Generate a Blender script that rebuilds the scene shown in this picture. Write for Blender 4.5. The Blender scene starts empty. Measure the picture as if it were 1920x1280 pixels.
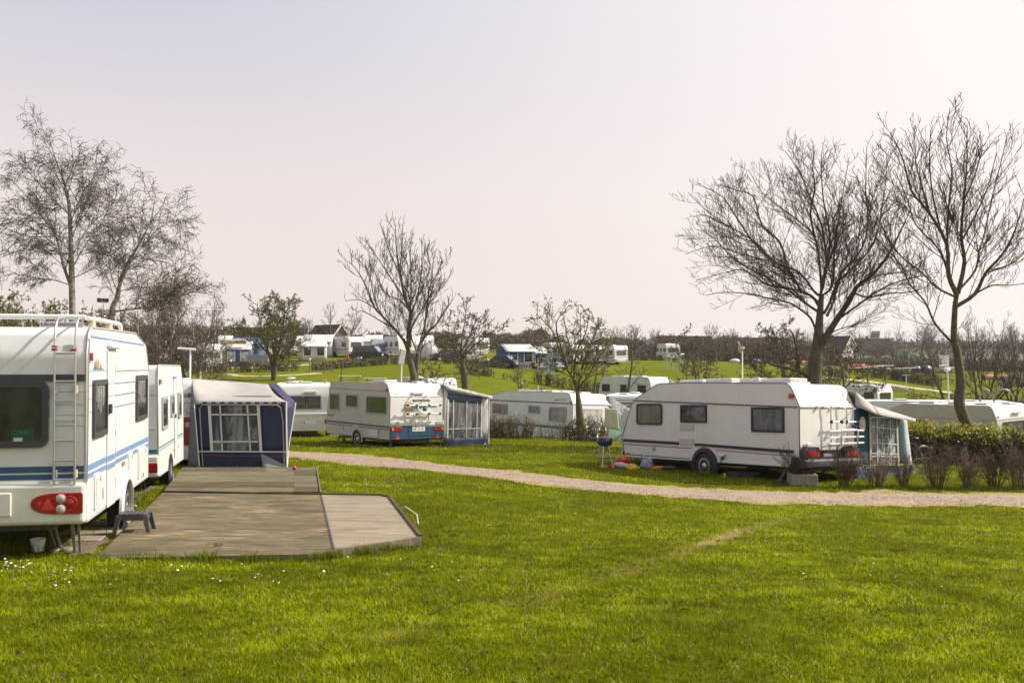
# Campsite with touring caravans on a sloping lawn - built in metres, camera at the origin height.
import bpy, bmesh, math, random
import numpy as np
from mathutils import Vector, Matrix, noise as mnoise

random.seed(7)
SC = bpy.context.scene
COL = SC.collection
F, CX, HZ = 1867.0, 960.0, 662.0
R = math.radians
PI = math.pi

# ------------------------------------------------------------------ helpers
def P(u, v, Y):
    return Vector(((u - CX) / F * Y, Y, (HZ - v) / F * Y))

def X(u, Y):
    return (u - CX) / F * Y

def tag(o, label=None, cat=None, group=None, kind=None):
    if label: o['label'] = label
    if cat: o['category'] = cat
    if group: o['group'] = group
    if kind: o['kind'] = kind
    return o

def empty(name, loc=(0, 0, 0), rot=(0, 0, 0), parent=None):
    o = bpy.data.objects.new(name, None)
    o.empty_display_size = .2
    COL.objects.link(o)
    o.location = loc
    o.rotation_euler = rot
    if parent: o.parent = parent
    return o

def copy_tree(o, parent=None):
    c = o.copy()
    COL.objects.link(c)
    if parent: c.parent = parent
    for ch in list(o.children):
        copy_tree(ch, c)
    return c

def rrect(w, h, r, n=3):
    r = max(1e-4, min(r, w / 2 - 1e-4, h / 2 - 1e-4))
    pts = []
    for cx, cy, a0 in ((w/2-r, h/2-r, 0), (-w/2+r, h/2-r, 90), (-w/2+r, -h/2+r, 180), (w/2-r, -h/2+r, 270)):
        for i in range(n + 1):
            a = R(a0 + 90 * i / n)
            pts.append((cx + r * math.cos(a), cy + r * math.sin(a)))
    return pts

def fillet(pts, n=6):
    """pts: (x, z, r) polygon -> polygon with rounded corners"""
    out = []
    N = len(pts)
    for i in range(N):
        p = Vector(pts[i][:2]); r = pts[i][2]
        a = Vector(pts[i - 1][:2]); b = Vector(pts[(i + 1) % N][:2])
        da, db = (a - p), (b - p)
        if r <= 0:
            out.append((p.x, p.y)); continue
        la, lb = da.length, db.length
        da.normalize(); db.normalize()
        ang = da.angle(db)
        t = min(r / math.tan(ang / 2), la * .49, lb * .49)
        rr = t * math.tan(ang / 2)
        c = p + (da + db).normalized() * (rr / math.sin(ang / 2))
        s = p + da * t - c; e = p + db * t - c
        for k in range(n + 1):
            q = s.lerp(e, k / n)
            # slerp-like: normalise to the radius
            q = q.normalized() * rr
            out.append((c.x + q.x, c.y + q.y))
    return out

class MB:
    def __init__(s):
        s.v = []; s.f = []; s.m = []; s.mi = 0
    def add(s, vs, fs):
        o = len(s.v)
        s.v += [tuple(p) for p in vs]
        for f in fs:
            s.f.append(tuple(i + o for i in f)); s.m.append(s.mi)
    def box(s, x0, x1, y0, y1, z0, z1):
        vs = [(x, y, z) for z in (z0, z1) for y in (y0, y1) for x in (x0, x1)]
        s.add(vs, [(0, 2, 3, 1), (4, 5, 7, 6), (0, 1, 5, 4), (2, 6, 7, 3), (0, 4, 6, 2), (1, 3, 7, 5)])
        return s
    def obox(s, c, ux, uy, uz, a, b, h):
        """box centred at c with half sizes a, b, h along unit vectors"""
        c, ux, uy, uz = map(Vector, (c, ux, uy, uz))
        vs = [c + ux * (a * i) + uy * (b * j) + uz * (h * k) for k in (-1, 1) for j in (-1, 1) for i in (-1, 1)]
        s.add(vs, [(0, 2, 3, 1), (4, 5, 7, 6), (0, 1, 5, 4), (2, 6, 7, 3), (0, 4, 6, 2), (1, 3, 7, 5)])
        return s
    def beam(s, a, b, w, h, up=(0, 0, 1)):
        a, b = Vector(a), Vector(b)
        d = b - a; L = d.length
        if L < 1e-6: return s
        d.normalize()
        u = Vector(up); sd = d.cross(u)
        if sd.length < 1e-3: sd = d.cross(Vector((1, 0, 0)))
        sd.normalize(); u = sd.cross(d)
        return s.obox((a + b) / 2, d, sd, u, L / 2, w / 2, h / 2)
    def prism(s, poly, o, ux, uy, d, off=0.0):
        o, ux, uy = Vector(o), Vector(ux), Vector(uy)
        n = ux.cross(uy).normalized()
        N = len(poly)
        A = [o + ux * p[0] + uy * p[1] + n * off for p in poly]
        B = [p + n * d for p in A]
        s.add(A + B, [tuple(range(N - 1, -1, -1)), tuple(range(N, 2 * N))] +
              [(i, (i + 1) % N, N + (i + 1) % N, N + i) for i in range(N)])
        return s
    def ring(s, outer, inner, o, ux, uy, d, off=0.0):
        o, ux, uy = Vector(o), Vector(ux), Vector(uy)
        n = ux.cross(uy).normalized()
        N = len(outer)
        L = []
        for poly, k in ((outer, 0), (outer, d), (inner, d), (inner, 0)):
            L += [o + ux * p[0] + uy * p[1] + n * (off + k) for p in poly]
        fs = []
        for a in range(4):
            b = (a + 1) % 4
            for i in range(N):
                j = (i + 1) % N
                fs.append((a * N + i, a * N + j, b * N + j, b * N + i))
        s.add(L, fs)
        return s
    def tube(s, path, r, n=6, cap=True, closed=False):
        path = [Vector(p) for p in path]
        M = len(path)
        rs = r if isinstance(r, (list, tuple)) else [r] * M
        vs = []
        prev = None
        for i, p in enumerate(path):
            if closed: d = path[(i + 1) % M] - path[i - 1]
            else: d = path[min(i + 1, M - 1)] - path[max(i - 1, 0)]
            if d.length < 1e-9: d = Vector((0, 0, 1))
            d.normalize()
            if prev is None:
                a = Vector((0, 0, 1)) if abs(d.z) < .9 else Vector((1, 0, 0))
                e = d.cross(a).normalized()
            else:
                e = (prev - d * prev.dot(d))
                if e.length < 1e-6: e = d.orthogonal()
                e.normalize()
            prev = e
            g = d.cross(e)
            for k in range(n):
                t = 2 * PI * k / n
                vs.append(p + (e * math.cos(t) + g * math.sin(t)) * rs[i])
        fs = []
        for i in range(M if closed else M - 1):
            j = (i + 1) % M
            for k in range(n):
                l = (k + 1) % n
                fs.append((i * n + k, i * n + l, j * n + l, j * n + k))
        if cap and not closed:
            fs.append(tuple(range(n - 1, -1, -1)))
            fs.append(tuple((M - 1) * n + k for k in range(n)))
        s.add(vs, fs)
        return s
    def lathe(s, prof, c, axis=(0, 0, 1), n=16):
        """prof: (radius, height) list along the axis"""
        c, ax = Vector(c), Vector(axis).normalized()
        e = ax.orthogonal().normalized(); g = ax.cross(e)
        vs = []
        for r, h in prof:
            for k in range(n):
                t = 2 * PI * k / n
                vs.append(c + ax * h + (e * math.cos(t) + g * math.sin(t)) * max(r, 1e-4))
        fs = []
        for i in range(len(prof) - 1):
            for k in range(n):
                l = (k + 1) % n
                fs.append((i * n + k, i * n + l, (i + 1) * n + l, (i + 1) * n + k))
        fs.append(tuple(range(n - 1, -1, -1)))
        fs.append(tuple((len(prof) - 1) * n + k for k in range(n)))
        s.add(vs, fs)
        return s
    def ball(s, c, rx, ry, rz, n=10, m=6, jit=0, seed=0):
        rg = random.Random(seed)
        vs = [(c[0], c[1], c[2] - rz)]
        for i in range(1, m):
            a = -PI / 2 + PI * i / m
            for k in range(n):
                t = 2 * PI * k / n
                q = 1 + rg.uniform(-jit, jit)
                vs.append((c[0] + rx * q * math.cos(a) * math.cos(t), c[1] + ry * q * math.cos(a) * math.sin(t), c[2] + rz * q * math.sin(a)))
        vs.append((c[0], c[1], c[2] + rz))
        fs = [(0, 1 + (k + 1) % n, 1 + k) for k in range(n)]
        for i in range(m - 2):
            for k in range(n):
                l = (k + 1) % n
                fs.append((1 + i * n + k, 1 + i * n + l, 1 + (i + 1) * n + l, 1 + (i + 1) * n + k))
        T = len(vs) - 1; b = 1 + (m - 2) * n
        fs += [(b + k, b + (k + 1) % n, T) for k in range(n)]
        s.add(vs, fs)
        return s
    def sheet(s, rows):
        """grid of points -> quads"""
        nr, nc = len(rows), len(rows[0])
        vs = [p for r in rows for p in r]
        s.add(vs, [(i * nc + j, i * nc + j + 1, (i + 1) * nc + j + 1, (i + 1) * nc + j) for i in range(nr - 1) for j in range(nc - 1)])
        return s
    def build(s, name, mats, parent=None, smooth=None, bevel=0, solid=0, loc=None, bseg=2, sub=0):
        me = bpy.data.meshes.new(name)
        me.from_pydata(s.v, [], s.f)
        if not isinstance(mats, (list, tuple)): mats = [mats]
        for m in mats: me.materials.append(m)
        if len(mats) > 1:
            me.polygons.foreach_set('material_index', s.m)
        me.update()
        if smooth is not None:
            me.polygons.foreach_set('use_smooth', [True] * len(me.polygons))
            if smooth < 180: me.set_sharp_from_angle(angle=R(smooth))
        o = bpy.data.objects.new(name, me)
        COL.objects.link(o)
        if parent: o.parent = parent
        if loc is not None: o.location = loc
        if sub:
            md = o.modifiers.new('smooth', 'SUBSURF'); md.levels = sub; md.render_levels = sub
        if solid:
            md = o.modifiers.new('thickness', 'SOLIDIFY'); md.thickness = solid; md.offset = 0
        if bevel:
            md = o.modifiers.new('bevel', 'BEVEL'); md.width = bevel; md.segments = bseg
            md.limit_method = 'ANGLE'; md.angle_limit = R(50)
            md.harden_normals = True
        return o

def np_mesh(name, verts, tris, mat, parent=None, smooth=True):
    me = bpy.data.meshes.new(name)
    nv, nf, k = len(verts), len(tris), tris.shape[1]
    me.vertices.add(nv); me.vertices.foreach_set('co', np.ascontiguousarray(verts, np.float32).ravel())
    me.loops.add(nf * k); me.loops.foreach_set('vertex_index', np.ascontiguousarray(tris, np.int32).ravel())
    me.polygons.add(nf)
    me.polygons.foreach_set('loop_start', np.arange(nf, dtype=np.int32) * k)
    me.polygons.foreach_set('use_smooth', np.full(nf, smooth))
    me.materials.append(mat)
    me.update(); me.validate()
    o = bpy.data.objects.new(name, me)
    COL.objects.link(o)
    if parent: o.parent = parent
    return o

def text(name, body, size, mat, parent, origin, ux, uy, off=.003, shear=0, ext=.001):
    cu = bpy.data.curves.new(name + '_curve', 'FONT')
    cu.body = body; cu.size = size; cu.align_x = 'CENTER'; cu.align_y = 'CENTER'; cu.shear = shear; cu.extrude = ext
    t = bpy.data.objects.new(name + '_tmp', cu)
    COL.objects.link(t)
    dg = bpy.context.evaluated_depsgraph_get()
    me = bpy.data.meshes.new_from_object(t.evaluated_get(dg))
    bpy.data.objects.remove(t)
    ux, uy = Vector(ux), Vector(uy); n = ux.cross(uy)
    M = Matrix((ux, uy, n)).transposed().to_4x4()
    M.translation = Vector(origin) + n * off
    me.transform(M)
    me.materials.clear(); me.materials.append(mat)
    o = bpy.data.objects.new(name, me)
    COL.objects.link(o); o.parent = parent
    return o

# ------------------------------------------------------------------ materials
def nd(nt, t, **kw):
    n = nt.nodes.new(t)
    for k, v in kw.items():
        if k.startswith('i_'):
            n.inputs[k[2:].replace('_', ' ')].default_value = v
        else: setattr(n, k, v)
    return n

def c4(c): return (c[0], c[1], c[2], 1)

def pm(name, col, col2=None, rough=.5, metal=0, scale=6, bump=0, bscale=None, detail=4, aniso=None, spec=.5, trans=0, var=.12, coat=0):
    """principled surface with procedural colour variation and bump"""
    m = bpy.data.materials.new(name); m.use_nodes = True
    nt = m.node_tree; b = nt.nodes['Principled BSDF']
    if col2 is None: col2 = tuple(c * (1 - var) for c in col)
    tc = nd(nt, 'ShaderNodeTexCoord')
    mp = nd(nt, 'ShaderNodeMapping')
    if aniso: mp.inputs['Scale'].default_value = aniso
    nt.links.new(tc.outputs['Object'], mp.inputs['Vector'])
    nz = nd(nt, 'ShaderNodeTexNoise', i_Scale=scale, i_Detail=detail, i_Roughness=.6)
    nt.links.new(mp.outputs[0], nz.inputs['Vector'])
    rp = nd(nt, 'ShaderNodeValToRGB')
    rp.color_ramp.elements[0].position = .3; rp.color_ramp.elements[1].position = .7
    rp.color_ramp.elements[0].color = c4(col2); rp.color_ramp.elements[1].color = c4(col)
    nt.links.new(nz.outputs['Fac'], rp.inputs['Fac'])
    nt.links.new(rp.outputs['Color'], b.inputs['Base Color'])
    b.inputs['Roughness'].default_value = rough; b.inputs['Metallic'].default_value = metal
    b.inputs['Specular IOR Level'].default_value = spec
    if coat: b.inputs['Coat Weight'].default_value = coat
    if bump:
        n2 = nd(nt, 'ShaderNodeTexNoise', i_Scale=bscale or scale * 4, i_Detail=3)
        nt.links.new(mp.outputs[0], n2.inputs['Vector'])
        bp = nd(nt, 'ShaderNodeBump', i_Strength=bump, i_Distance=.02)
        nt.links.new(n2.outputs['Fac'], bp.inputs['Height'])
        nt.links.new(bp.outputs[0], b.inputs['Normal'])
    if trans:
        tl = nd(nt, 'ShaderNodeBsdfTranslucent'); mx = nd(nt, 'ShaderNodeMixShader'); mx.inputs[0].default_value = trans
        nt.links.new(rp.outputs['Color'], tl.inputs['Color'])
        nt.links.new(b.outputs[0], mx.inputs[1]); nt.links.new(tl.outputs[0], mx.inputs[2])
        nt.links.new(mx.outputs[0], nt.nodes['Material Output'].inputs['Surface'])
    return m

def leafmat(name, c1, c2, trans=.35, rough=.5, straw=None, patchy=0):
    """leaf or blade: colour differs per mesh island, light passes through"""
    m = bpy.data.materials.new(name); m.use_nodes = True
    nt = m.node_tree; b = nt.nodes['Principled BSDF']
    g = nd(nt, 'ShaderNodeNewGeometry')
    rp = nd(nt, 'ShaderNodeValToRGB')
    rp.color_ramp.elements[0].color = c4(c1); rp.color_ramp.elements[1].color = c4(c2)
    if straw:
        rp.color_ramp.elements[1].position = .93; e3 = rp.color_ramp.elements.new(.945); e3.color = c4(straw)
    nt.links.new(g.outputs['Random Per Island'], rp.inputs['Fac'])
    colr = rp.outputs[0]
    if patchy:   # broad and finer random patches of lighter and darker colour
        tc = nd(nt, 'ShaderNodeTexCoord'); out = []
        for sc, det in ((.45, 5), (2.6, 4)):
            nz = nd(nt, 'ShaderNodeTexNoise', i_Scale=sc, i_Detail=det, i_Roughness=.6); nt.links.new(tc.outputs['Object'], nz.inputs['Vector'])
            mr = nd(nt, 'ShaderNodeMapRange'); mr.inputs[1].default_value = .36; mr.inputs[2].default_value = .64; mr.inputs[3].default_value = 1 - patchy; mr.inputs[4].default_value = 1 + patchy
            nt.links.new(nz.outputs['Fac'], mr.inputs[0]); out.append(mr.outputs[0])
        ml = nd(nt, 'ShaderNodeMath', operation='MULTIPLY'); nt.links.new(out[0], ml.inputs[0]); nt.links.new(out[1], ml.inputs[1])
        vm = nd(nt, 'ShaderNodeVectorMath', operation='SCALE'); nt.links.new(colr, vm.inputs[0]); nt.links.new(ml.outputs[0], vm.inputs['Scale']); colr = vm.outputs[0]
    nt.links.new(colr, b.inputs['Base Color'])
    b.inputs['Roughness'].default_value = rough
    tl = nd(nt, 'ShaderNodeBsdfTranslucent'); mx = nd(nt, 'ShaderNodeMixShader'); mx.inputs[0].default_value = trans
    nt.links.new(colr, tl.inputs['Color'])
    nt.links.new(b.outputs[0], mx.inputs[1]); nt.links.new(tl.outputs[0], mx.inputs[2])
    nt.links.new(mx.outputs[0], nt.nodes['Material Output'].inputs['Surface'])
    return m

def clearmat(name, tint=(.9, .92, .95), alpha=.3, scale=7, aniso=(1, 1, .25), rough=.12):
    """clear creased plastic sheet"""
    m = bpy.data.materials.new(name); m.use_nodes = True
    nt = m.node_tree; b = nt.nodes['Principled BSDF']
    tc = nd(nt, 'ShaderNodeTexCoord'); mp = nd(nt, 'ShaderNodeMapping'); mp.inputs['Scale'].default_value = aniso
    mp.inputs['Rotation'].default_value = (0, R(18), 0)
    nt.links.new(tc.outputs['Object'], mp.inputs[0])
    nz = nd(nt, 'ShaderNodeTexNoise', i_Scale=scale, i_Detail=5, i_Roughness=.65, i_Distortion=.8)
    nt.links.new(mp.outputs[0], nz.inputs['Vector'])
    rp = nd(nt, 'ShaderNodeValToRGB')
    e = rp.color_ramp.elements
    e[0].position = .42; e[0].color = c4((alpha * .45,) * 3); e[1].position = .68; e[1].color = c4((min(1, alpha * 2.3),) * 3)
    nt.links.new(nz.outputs['Fac'], rp.inputs[0])
    bp = nd(nt, 'ShaderNodeBump', i_Strength=.9, i_Distance=.05)
    nt.links.new(nz.outputs['Fac'], bp.inputs['Height'])
    nt.links.new(bp.outputs[0], b.inputs['Normal'])
    b.inputs['Base Color'].default_value = c4(tint); b.inputs['Roughness'].default_value = rough
    tr = nd(nt, 'ShaderNodeBsdfTransparent'); mx = nd(nt, 'ShaderNodeMixShader')
    nt.links.new(rp.outputs[0], mx.inputs[0])
    nt.links.new(tr.outputs[0], mx.inputs[1]); nt.links.new(b.outputs[0], mx.inputs[2])
    nt.links.new(mx.outputs[0], nt.nodes['Material Output'].inputs['Surface'])
    return m

def curtainmat(name, c1, c2, freq=40, rough=.15, axis='X', drape=.5):
    """flat window pane, light and dark of gathered curtain folds put into its colour"""
    m = bpy.data.materials.new(name); m.use_nodes = True
    nt = m.node_tree; b = nt.nodes['Principled BSDF']
    tc = nd(nt, 'ShaderNodeTexCoord')
    mpf = nd(nt, 'ShaderNodeMapping'); mpf.inputs['Scale'].default_value = (freq / 10, freq / 10, .55); nt.links.new(tc.outputs['Object'], mpf.inputs[0])
    wv = nd(nt, 'ShaderNodeTexNoise', i_Scale=2.2, i_Detail=3, i_Roughness=.5, i_Distortion=.35 * drape); nt.links.new(mpf.outputs[0], wv.inputs['Vector'])  # upright streaks: shading of curtain folds painted into the pane
    nz = nd(nt, 'ShaderNodeTexNoise', i_Scale=3.5, i_Detail=4)
    nt.links.new(tc.outputs['Object'], nz.inputs['Vector'])
    mul = nd(nt, 'ShaderNodeMath', operation='MULTIPLY')
    nt.links.new(wv.outputs['Fac'], mul.inputs[0]); nt.links.new(nz.outputs['Fac'], mul.inputs[1])
    rp = nd(nt, 'ShaderNodeValToRGB')
    rp.color_ramp.elements[0].position = .14; rp.color_ramp.elements[1].position = .36
    rp.color_ramp.elements[0].color = c4(c1); rp.color_ramp.elements[1].color = c4(c2)
    nt.links.new(mul.outputs[0], rp.inputs[0])
    nt.links.new(rp.outputs[0], b.inputs['Base Color'])
    b.inputs['Roughness'].default_value = rough
    b.inputs['Coat Weight'].default_value = .5; b.inputs['Coat Roughness'].default_value = .03
    n3 = nd(nt, 'ShaderNodeTexNoise', i_Scale=1.2); bp = nd(nt, 'ShaderNodeBump', i_Strength=.15, i_Distance=.1)
    nt.links.new(tc.outputs['Object'], n3.inputs['Vector'])
    nt.links.new(n3.outputs['Fac'], bp.inputs['Height']); nt.links.new(bp.outputs[0], b.inputs['Normal'])
    return m

M = {}
M['white'] = pm('caravan_white', (.72, .735, .725), (.65, .665, .65), rough=.38, scale=2.2, bump=.03, bscale=120, coat=.15)
M['cream'] = pm('caravan_cream', (.73, .715, .685), (.67, .655, .62), rough=.4, scale=2.2, bump=.03, bscale=120, coat=.1)
M['beige'] = pm('caravan_beige', (.56, .53, .46), (.50, .47, .41), rough=.42, scale=2, bump=.03, bscale=120)
M['lowgrey'] = pm('caravan_skirt_grey', (.62, .63, .63), rough=.42, scale=3)
M['mould'] = pm('bumper_moulding_white', (.72, .72, .66), (.60, .60, .52), rough=.4, scale=3)
M['roofdirt'] = pm('roof_grime', (.74, .73, .69), (.60, .58, .52), rough=.5, scale=4)
M['alu'] = pm('brushed_aluminium', (.66, .66, .66), rough=.32, metal=.85, scale=20)
M['alumat'] = pm('matt_aluminium_trim', (.5, .5, .5), rough=.45, metal=.6, scale=20)
M['whitemetal'] = pm('white_enamel', (.8, .8, .78), rough=.35, scale=10)
M['black'] = pm('black_plastic', (.02, .02, .022), (.03, .03, .03), rough=.42, scale=10)
M['rubber'] = pm('tyre_rubber', (.022, .021, .02), (.04, .038, .035), rough=.8, scale=14, bump=.2)
M['charcoal'] = pm('charcoal_plastic', (.065, .065, .07), rough=.45, scale=10, bump=.05)
M['winframe'] = pm('dark_window_frame', (.055, .055, .06), rough=.4, scale=10)
M['winframelight'] = pm('grey_window_frame', (.36, .37, .38), rough=.4, scale=10)
M['windark'] = curtainmat('dark_window', (.012, .013, .013), (.05, .05, .045), 14)
M['wingreen'] = curtainmat('green_curtain_window', (.004, .016, .010), (.03, .085, .035), 22)
M['winnet'] = curtainmat('net_curtain_window', (.10, .10, .097), (.185, .18, .17), 34, drape=2.2)
M['winnetdark'] = curtainmat('half_net_curtain_window', (.02, .018, .016), (.26, .24, .21), 9, drape=3)
M['wincurt'] = curtainmat('brown_curtain_window', (.05, .045, .05), (.17, .15, .15), 120)
M['winplum'] = curtainmat('plum_curtain_window', (.06, .04, .045), (.30, .22, .19), 60)
M['winpale'] = curtainmat('pale_blind_window', (.34, .30, .34), (.62, .58, .60), 30)
M['blue'] = pm('dark_blue_stripe', (.03, .085, .18), rough=.4)
M['blue2'] = pm('mid_blue_stripe', (.17, .28, .50), rough=.4)
M['lilac'] = pm('pale_blue_line', (.33, .42, .58), rough=.4)
M['teal'] = pm('teal_stripe', (.02, .20, .22), rough=.4)
M['navy'] = pm('navy_stripe', (.016, .02, .055), rough=.4)
M['navyp'] = pm('navy_bumper_plastic', (.014, .016, .03), (.03, .03, .045), rough=.6, scale=5)
M['bluebump'] = pm('blue_bumper', (.016, .055, .115), (.026, .066, .12), rough=.45, scale=3)
M['slate'] = pm('slate_blue_stripe', (.10, .11, .17), rough=.4)
M['redline'] = pm('red_line', (.35, .05, .04), rough=.4)
M['red'] = pm('red_lens', (.42, .012, .012), (.25, .004, .006), rough=.16, scale=26, coat=.6, bump=.15, bscale=90)
M['redbright'] = pm('red_reflector', (.72, .045, .03), rough=.2, scale=60, bump=.2, bscale=160)
M['redlight'] = pm('red_paint', (.5, .02, .02), rough=.35)
M['orange'] = pm('orange_lens', (.80, .20, .02), rough=.22, scale=40, bump=.2)
M['clearlens'] = pm('clear_lens', (.62, .58, .50), (.30, .28, .24), rough=.15, scale=60, bump=.3, coat=.5)
M['plate'] = pm('number_plate_white', (.78, .78, .74), rough=.4)
M['ink'] = pm('black_ink', (.015, .015, .02), rough=.5)
M['green'] = pm('sign_green', (.012, .075, .035), rough=.45)
M['greenink'] = pm('sign_ink', (.09, .2, .13), rough=.5)
M['galv'] = pm('galvanised_steel', (.33, .33, .32), (.20, .19, .17), rough=.5, metal=.7, scale=18)
M['darksteel'] = pm('dark_steel', (.05, .048, .045), (.09, .07, .05), rough=.6, metal=.4, scale=14)
M['hatch'] = pm('roof_hatch_white', (.70, .69, .66), rough=.45, scale=5)
M['canvas'] = pm('grey_canvas', (.42, .40, .375), (.36, .34, .32), rough=.8, scale=3, bump=.25, bscale=5, trans=.12)
M['canvasblue'] = pm('navy_canvas', (.036, .042, .11), (.024, .028, .075), rough=.62, scale=4, bump=.5, bscale=6, aniso=(1, 1, .5), trans=.10)
M['canvasgrey'] = pm('mid_grey_canvas', (.24, .245, .26), rough=.75, scale=4, bump=.3, bscale=5, trans=.1)
M['canvaswhite'] = pm('white_canvas', (.72, .72, .71), (.62, .62, .62), rough=.7, scale=4, bump=.4, bscale=6, trans=.2)
M['canvasteal'] = pm('teal_canvas', (.012, .10, .14), (.008, .06, .09), rough=.65, scale=5, bump=.4, bscale=5, aniso=(1, 1, .3), trans=.15)
M['canvassteel'] = pm('steel_blue_canvas', (.10, .14, .22), (.07, .10, .17), rough=.65, scale=5, bump=.4, bscale=5, trans=.1)
M['canvastan'] = pm('tan_webbing', (.52, .42, .28), rough=.75, scale=8, bump=.3)
M['trim'] = pm('white_tape', (.72, .72, .72), rough=.6, scale=20)
M['clear'] = clearmat('clear_window_plastic', alpha=.15, scale=5)
M['clear2'] = clearmat('creased_clear_plastic', alpha=.30, scale=7, aniso=(1.4, 1.4, .5), rough=.08)
M['lamp'] = pm('lamp_glass_white', (.8, .8, .78), rough=.2, scale=10)
M['pine'] = pm('weathered_timber', (.30, .25, .19), (.18, .15, .12), rough=.85, scale=5, aniso=(1, 6, 6), bump=.3)
M['concrete'] = pm('concrete', (.30, .27, .22), (.22, .20, .165), rough=.9, scale=9, bump=.4)
M['slab'] = pm('paving_slab', (.30, .25, .19), (.20, .16, .12), rough=.9, scale=6, bump=.4)
M['soil'] = pm('bare_soil', (.20, .145, .09), (.11, .08, .05), rough=.95, scale=24, bump=.9, bscale=60)
M['towel'] = pm('pale_yellow_towel', (.72, .70, .52), (.62, .60, .44), rough=.9, scale=14, bump=.3, trans=.25)
M['towelgreen'] = pm('mint_towel', (.42, .60, .50), (.36, .52, .44), rough=.9, scale=14, bump=.3, trans=.25)
M['towelblue'] = pm('blue_shirt', (.03, .08, .36), rough=.9, scale=14, trans=.2)
M['bbqblue'] = pm('barbecue_blue', (.02, .025, .14), rough=.25, coat=.6)
M['bbqblack'] = pm('barbecue_black', (.015, .015, .02), rough=.3, coat=.4)
M['yellow'] = pm('yellow_plastic', (.70, .45, .02), rough=.4)
M['redplastic'] = pm('red_plastic', (.60, .03, .02), rough=.4)
M['orangecloth'] = pm('orange_cloth', (.75, .22, .02), rough=.8, bump=.3)
M['bag'] = pm('plastic_carrier', (.50, .55, .62), (.03, .10, .20), rough=.35, scale=9, bump=.4)
M['skin'] = pm('skin', (.48, .27, .19), rough=.55, scale=8)
M['hair'] = pm('brown_hair', (.06, .035, .02), rough=.7)
M['darkcloth'] = pm('dark_cloth', (.03, .035, .05), rough=.9)
M['bluecloth'] = pm('blue_cloth', (.12, .2, .36), rough=.9)
M['carblack'] = pm('black_car_paint', (.012, .013, .017), rough=.2, coat=.8)
M['carblue'] = pm('dark_blue_car_paint', (.025, .03, .055), rough=.2, coat=.8)
M['carsilver'] = pm('silver_blue_car_paint', (.32, .38, .45), rough=.25, metal=.4, coat=.8)
M['carwhite'] = pm('white_car_paint', (.7, .71, .72), rough=.25, coat=.6)
M['glass'] = pm('car_glass', (.09, .12, .14), (.05, .07, .08), rough=.06, scale=1.5, coat=1)
M['brick'] = pm('red_brick', (.20, .105, .075), (.15, .075, .05), rough=.9, scale=3)
M['rooftile'] = pm('dark_roof_tile', (.06, .042, .034), (.04, .03, .026), rough=.95, spec=.1, scale=4, aniso=(1, 1, 3))
M['rooftilegrey'] = pm('grey_roof_tile', (.052, .045, .042), (.035, .031, .03), rough=.95, spec=.1, scale=4)
M['lime'] = pm('limewashed_wall', (.74, .74, .72), rough=.9, scale=1)
M['boatred'] = pm('red_tarpaulin', (.58, .10, .06), (.60, .22, .12), rough=.6, scale=1.2, bump=.3, bscale=3)
M['boatwhite'] = pm('white_hull', (.70, .70, .68), rough=.35, scale=2)
M['tarblue'] = pm('blue_black_tarpaulin', (.02, .03, .06), rough=.4, bump=.3, bscale=3)
M['tarpblue'] = pm('bright_blue_tarpaulin', (.10, .20, .38), rough=.5, bump=.3, bscale=3)
M['awngrey'] = pm('grey_awning_fabric', (.22, .23, .26), rough=.7, scale=3, bump=.2, bscale=4)
M['awnblue'] = pm('blue_awning_fabric', (.03, .06, .16), (.05, .09, .22), rough=.7, scale=3, bump=.2, bscale=4)
M['awnstripe'] = pm('pale_awning_fabric', (.55, .55, .55), (.40, .42, .46), rough=.7, scale=2, bump=.2, bscale=4)
M['bark'] = pm('grey_bark', (.15, .125, .09), (.06, .048, .032), rough=.9, scale=7, aniso=(1, 1, .35), bump=.7, bscale=22)
M['barkmoss'] = pm('mossy_bark', (.15, .125, .06), (.06, .05, .03), rough=.9, scale=6, bump=.7, bscale=22)
M['birch'] = pm('birch_bark', (.42, .37, .31), (.07, .055, .045), rough=.85, scale=5, aniso=(1, 1, 1.6), bump=.4)
M['twig'] = pm('bare_twigs', (.12, .088, .06), (.062, .046, .032), rough=.9, scale=2)
M['twigred'] = pm('birch_twigs', (.13, .09, .068), (.075, .052, .04), rough=.9, scale=2)
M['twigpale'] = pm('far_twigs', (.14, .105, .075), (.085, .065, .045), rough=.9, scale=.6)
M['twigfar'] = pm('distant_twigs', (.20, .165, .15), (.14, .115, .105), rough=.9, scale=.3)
M['shrubtwig'] = pm('brown_shrub_twigs', (.15, .098, .06), (.075, .05, .032), rough=.9, scale=9)
M['hedgetwig'] = pm('hedge_stems', (.105, .078, .048), (.055, .04, .026), rough=.9, scale=6)
M['leafbud'] = leafmat('opening_buds', (.10, .10, .02), (.26, .25, .05), .35)
M['leafbrown'] = leafmat('brown_buds', (.09, .055, .03), (.17, .12, .05), .3)
M['leafgreen'] = leafmat('fresh_leaves', (.09, .095, .018), (.22, .21, .05), .35)
M['leafyellow'] = leafmat('yellow_green_leaves', (.22, .23, .012), (.55, .52, .03), .45)
M['leafdull'] = leafmat('dull_hedge_leaves', (.045, .05, .015), (.12, .105, .035), .3)

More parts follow.
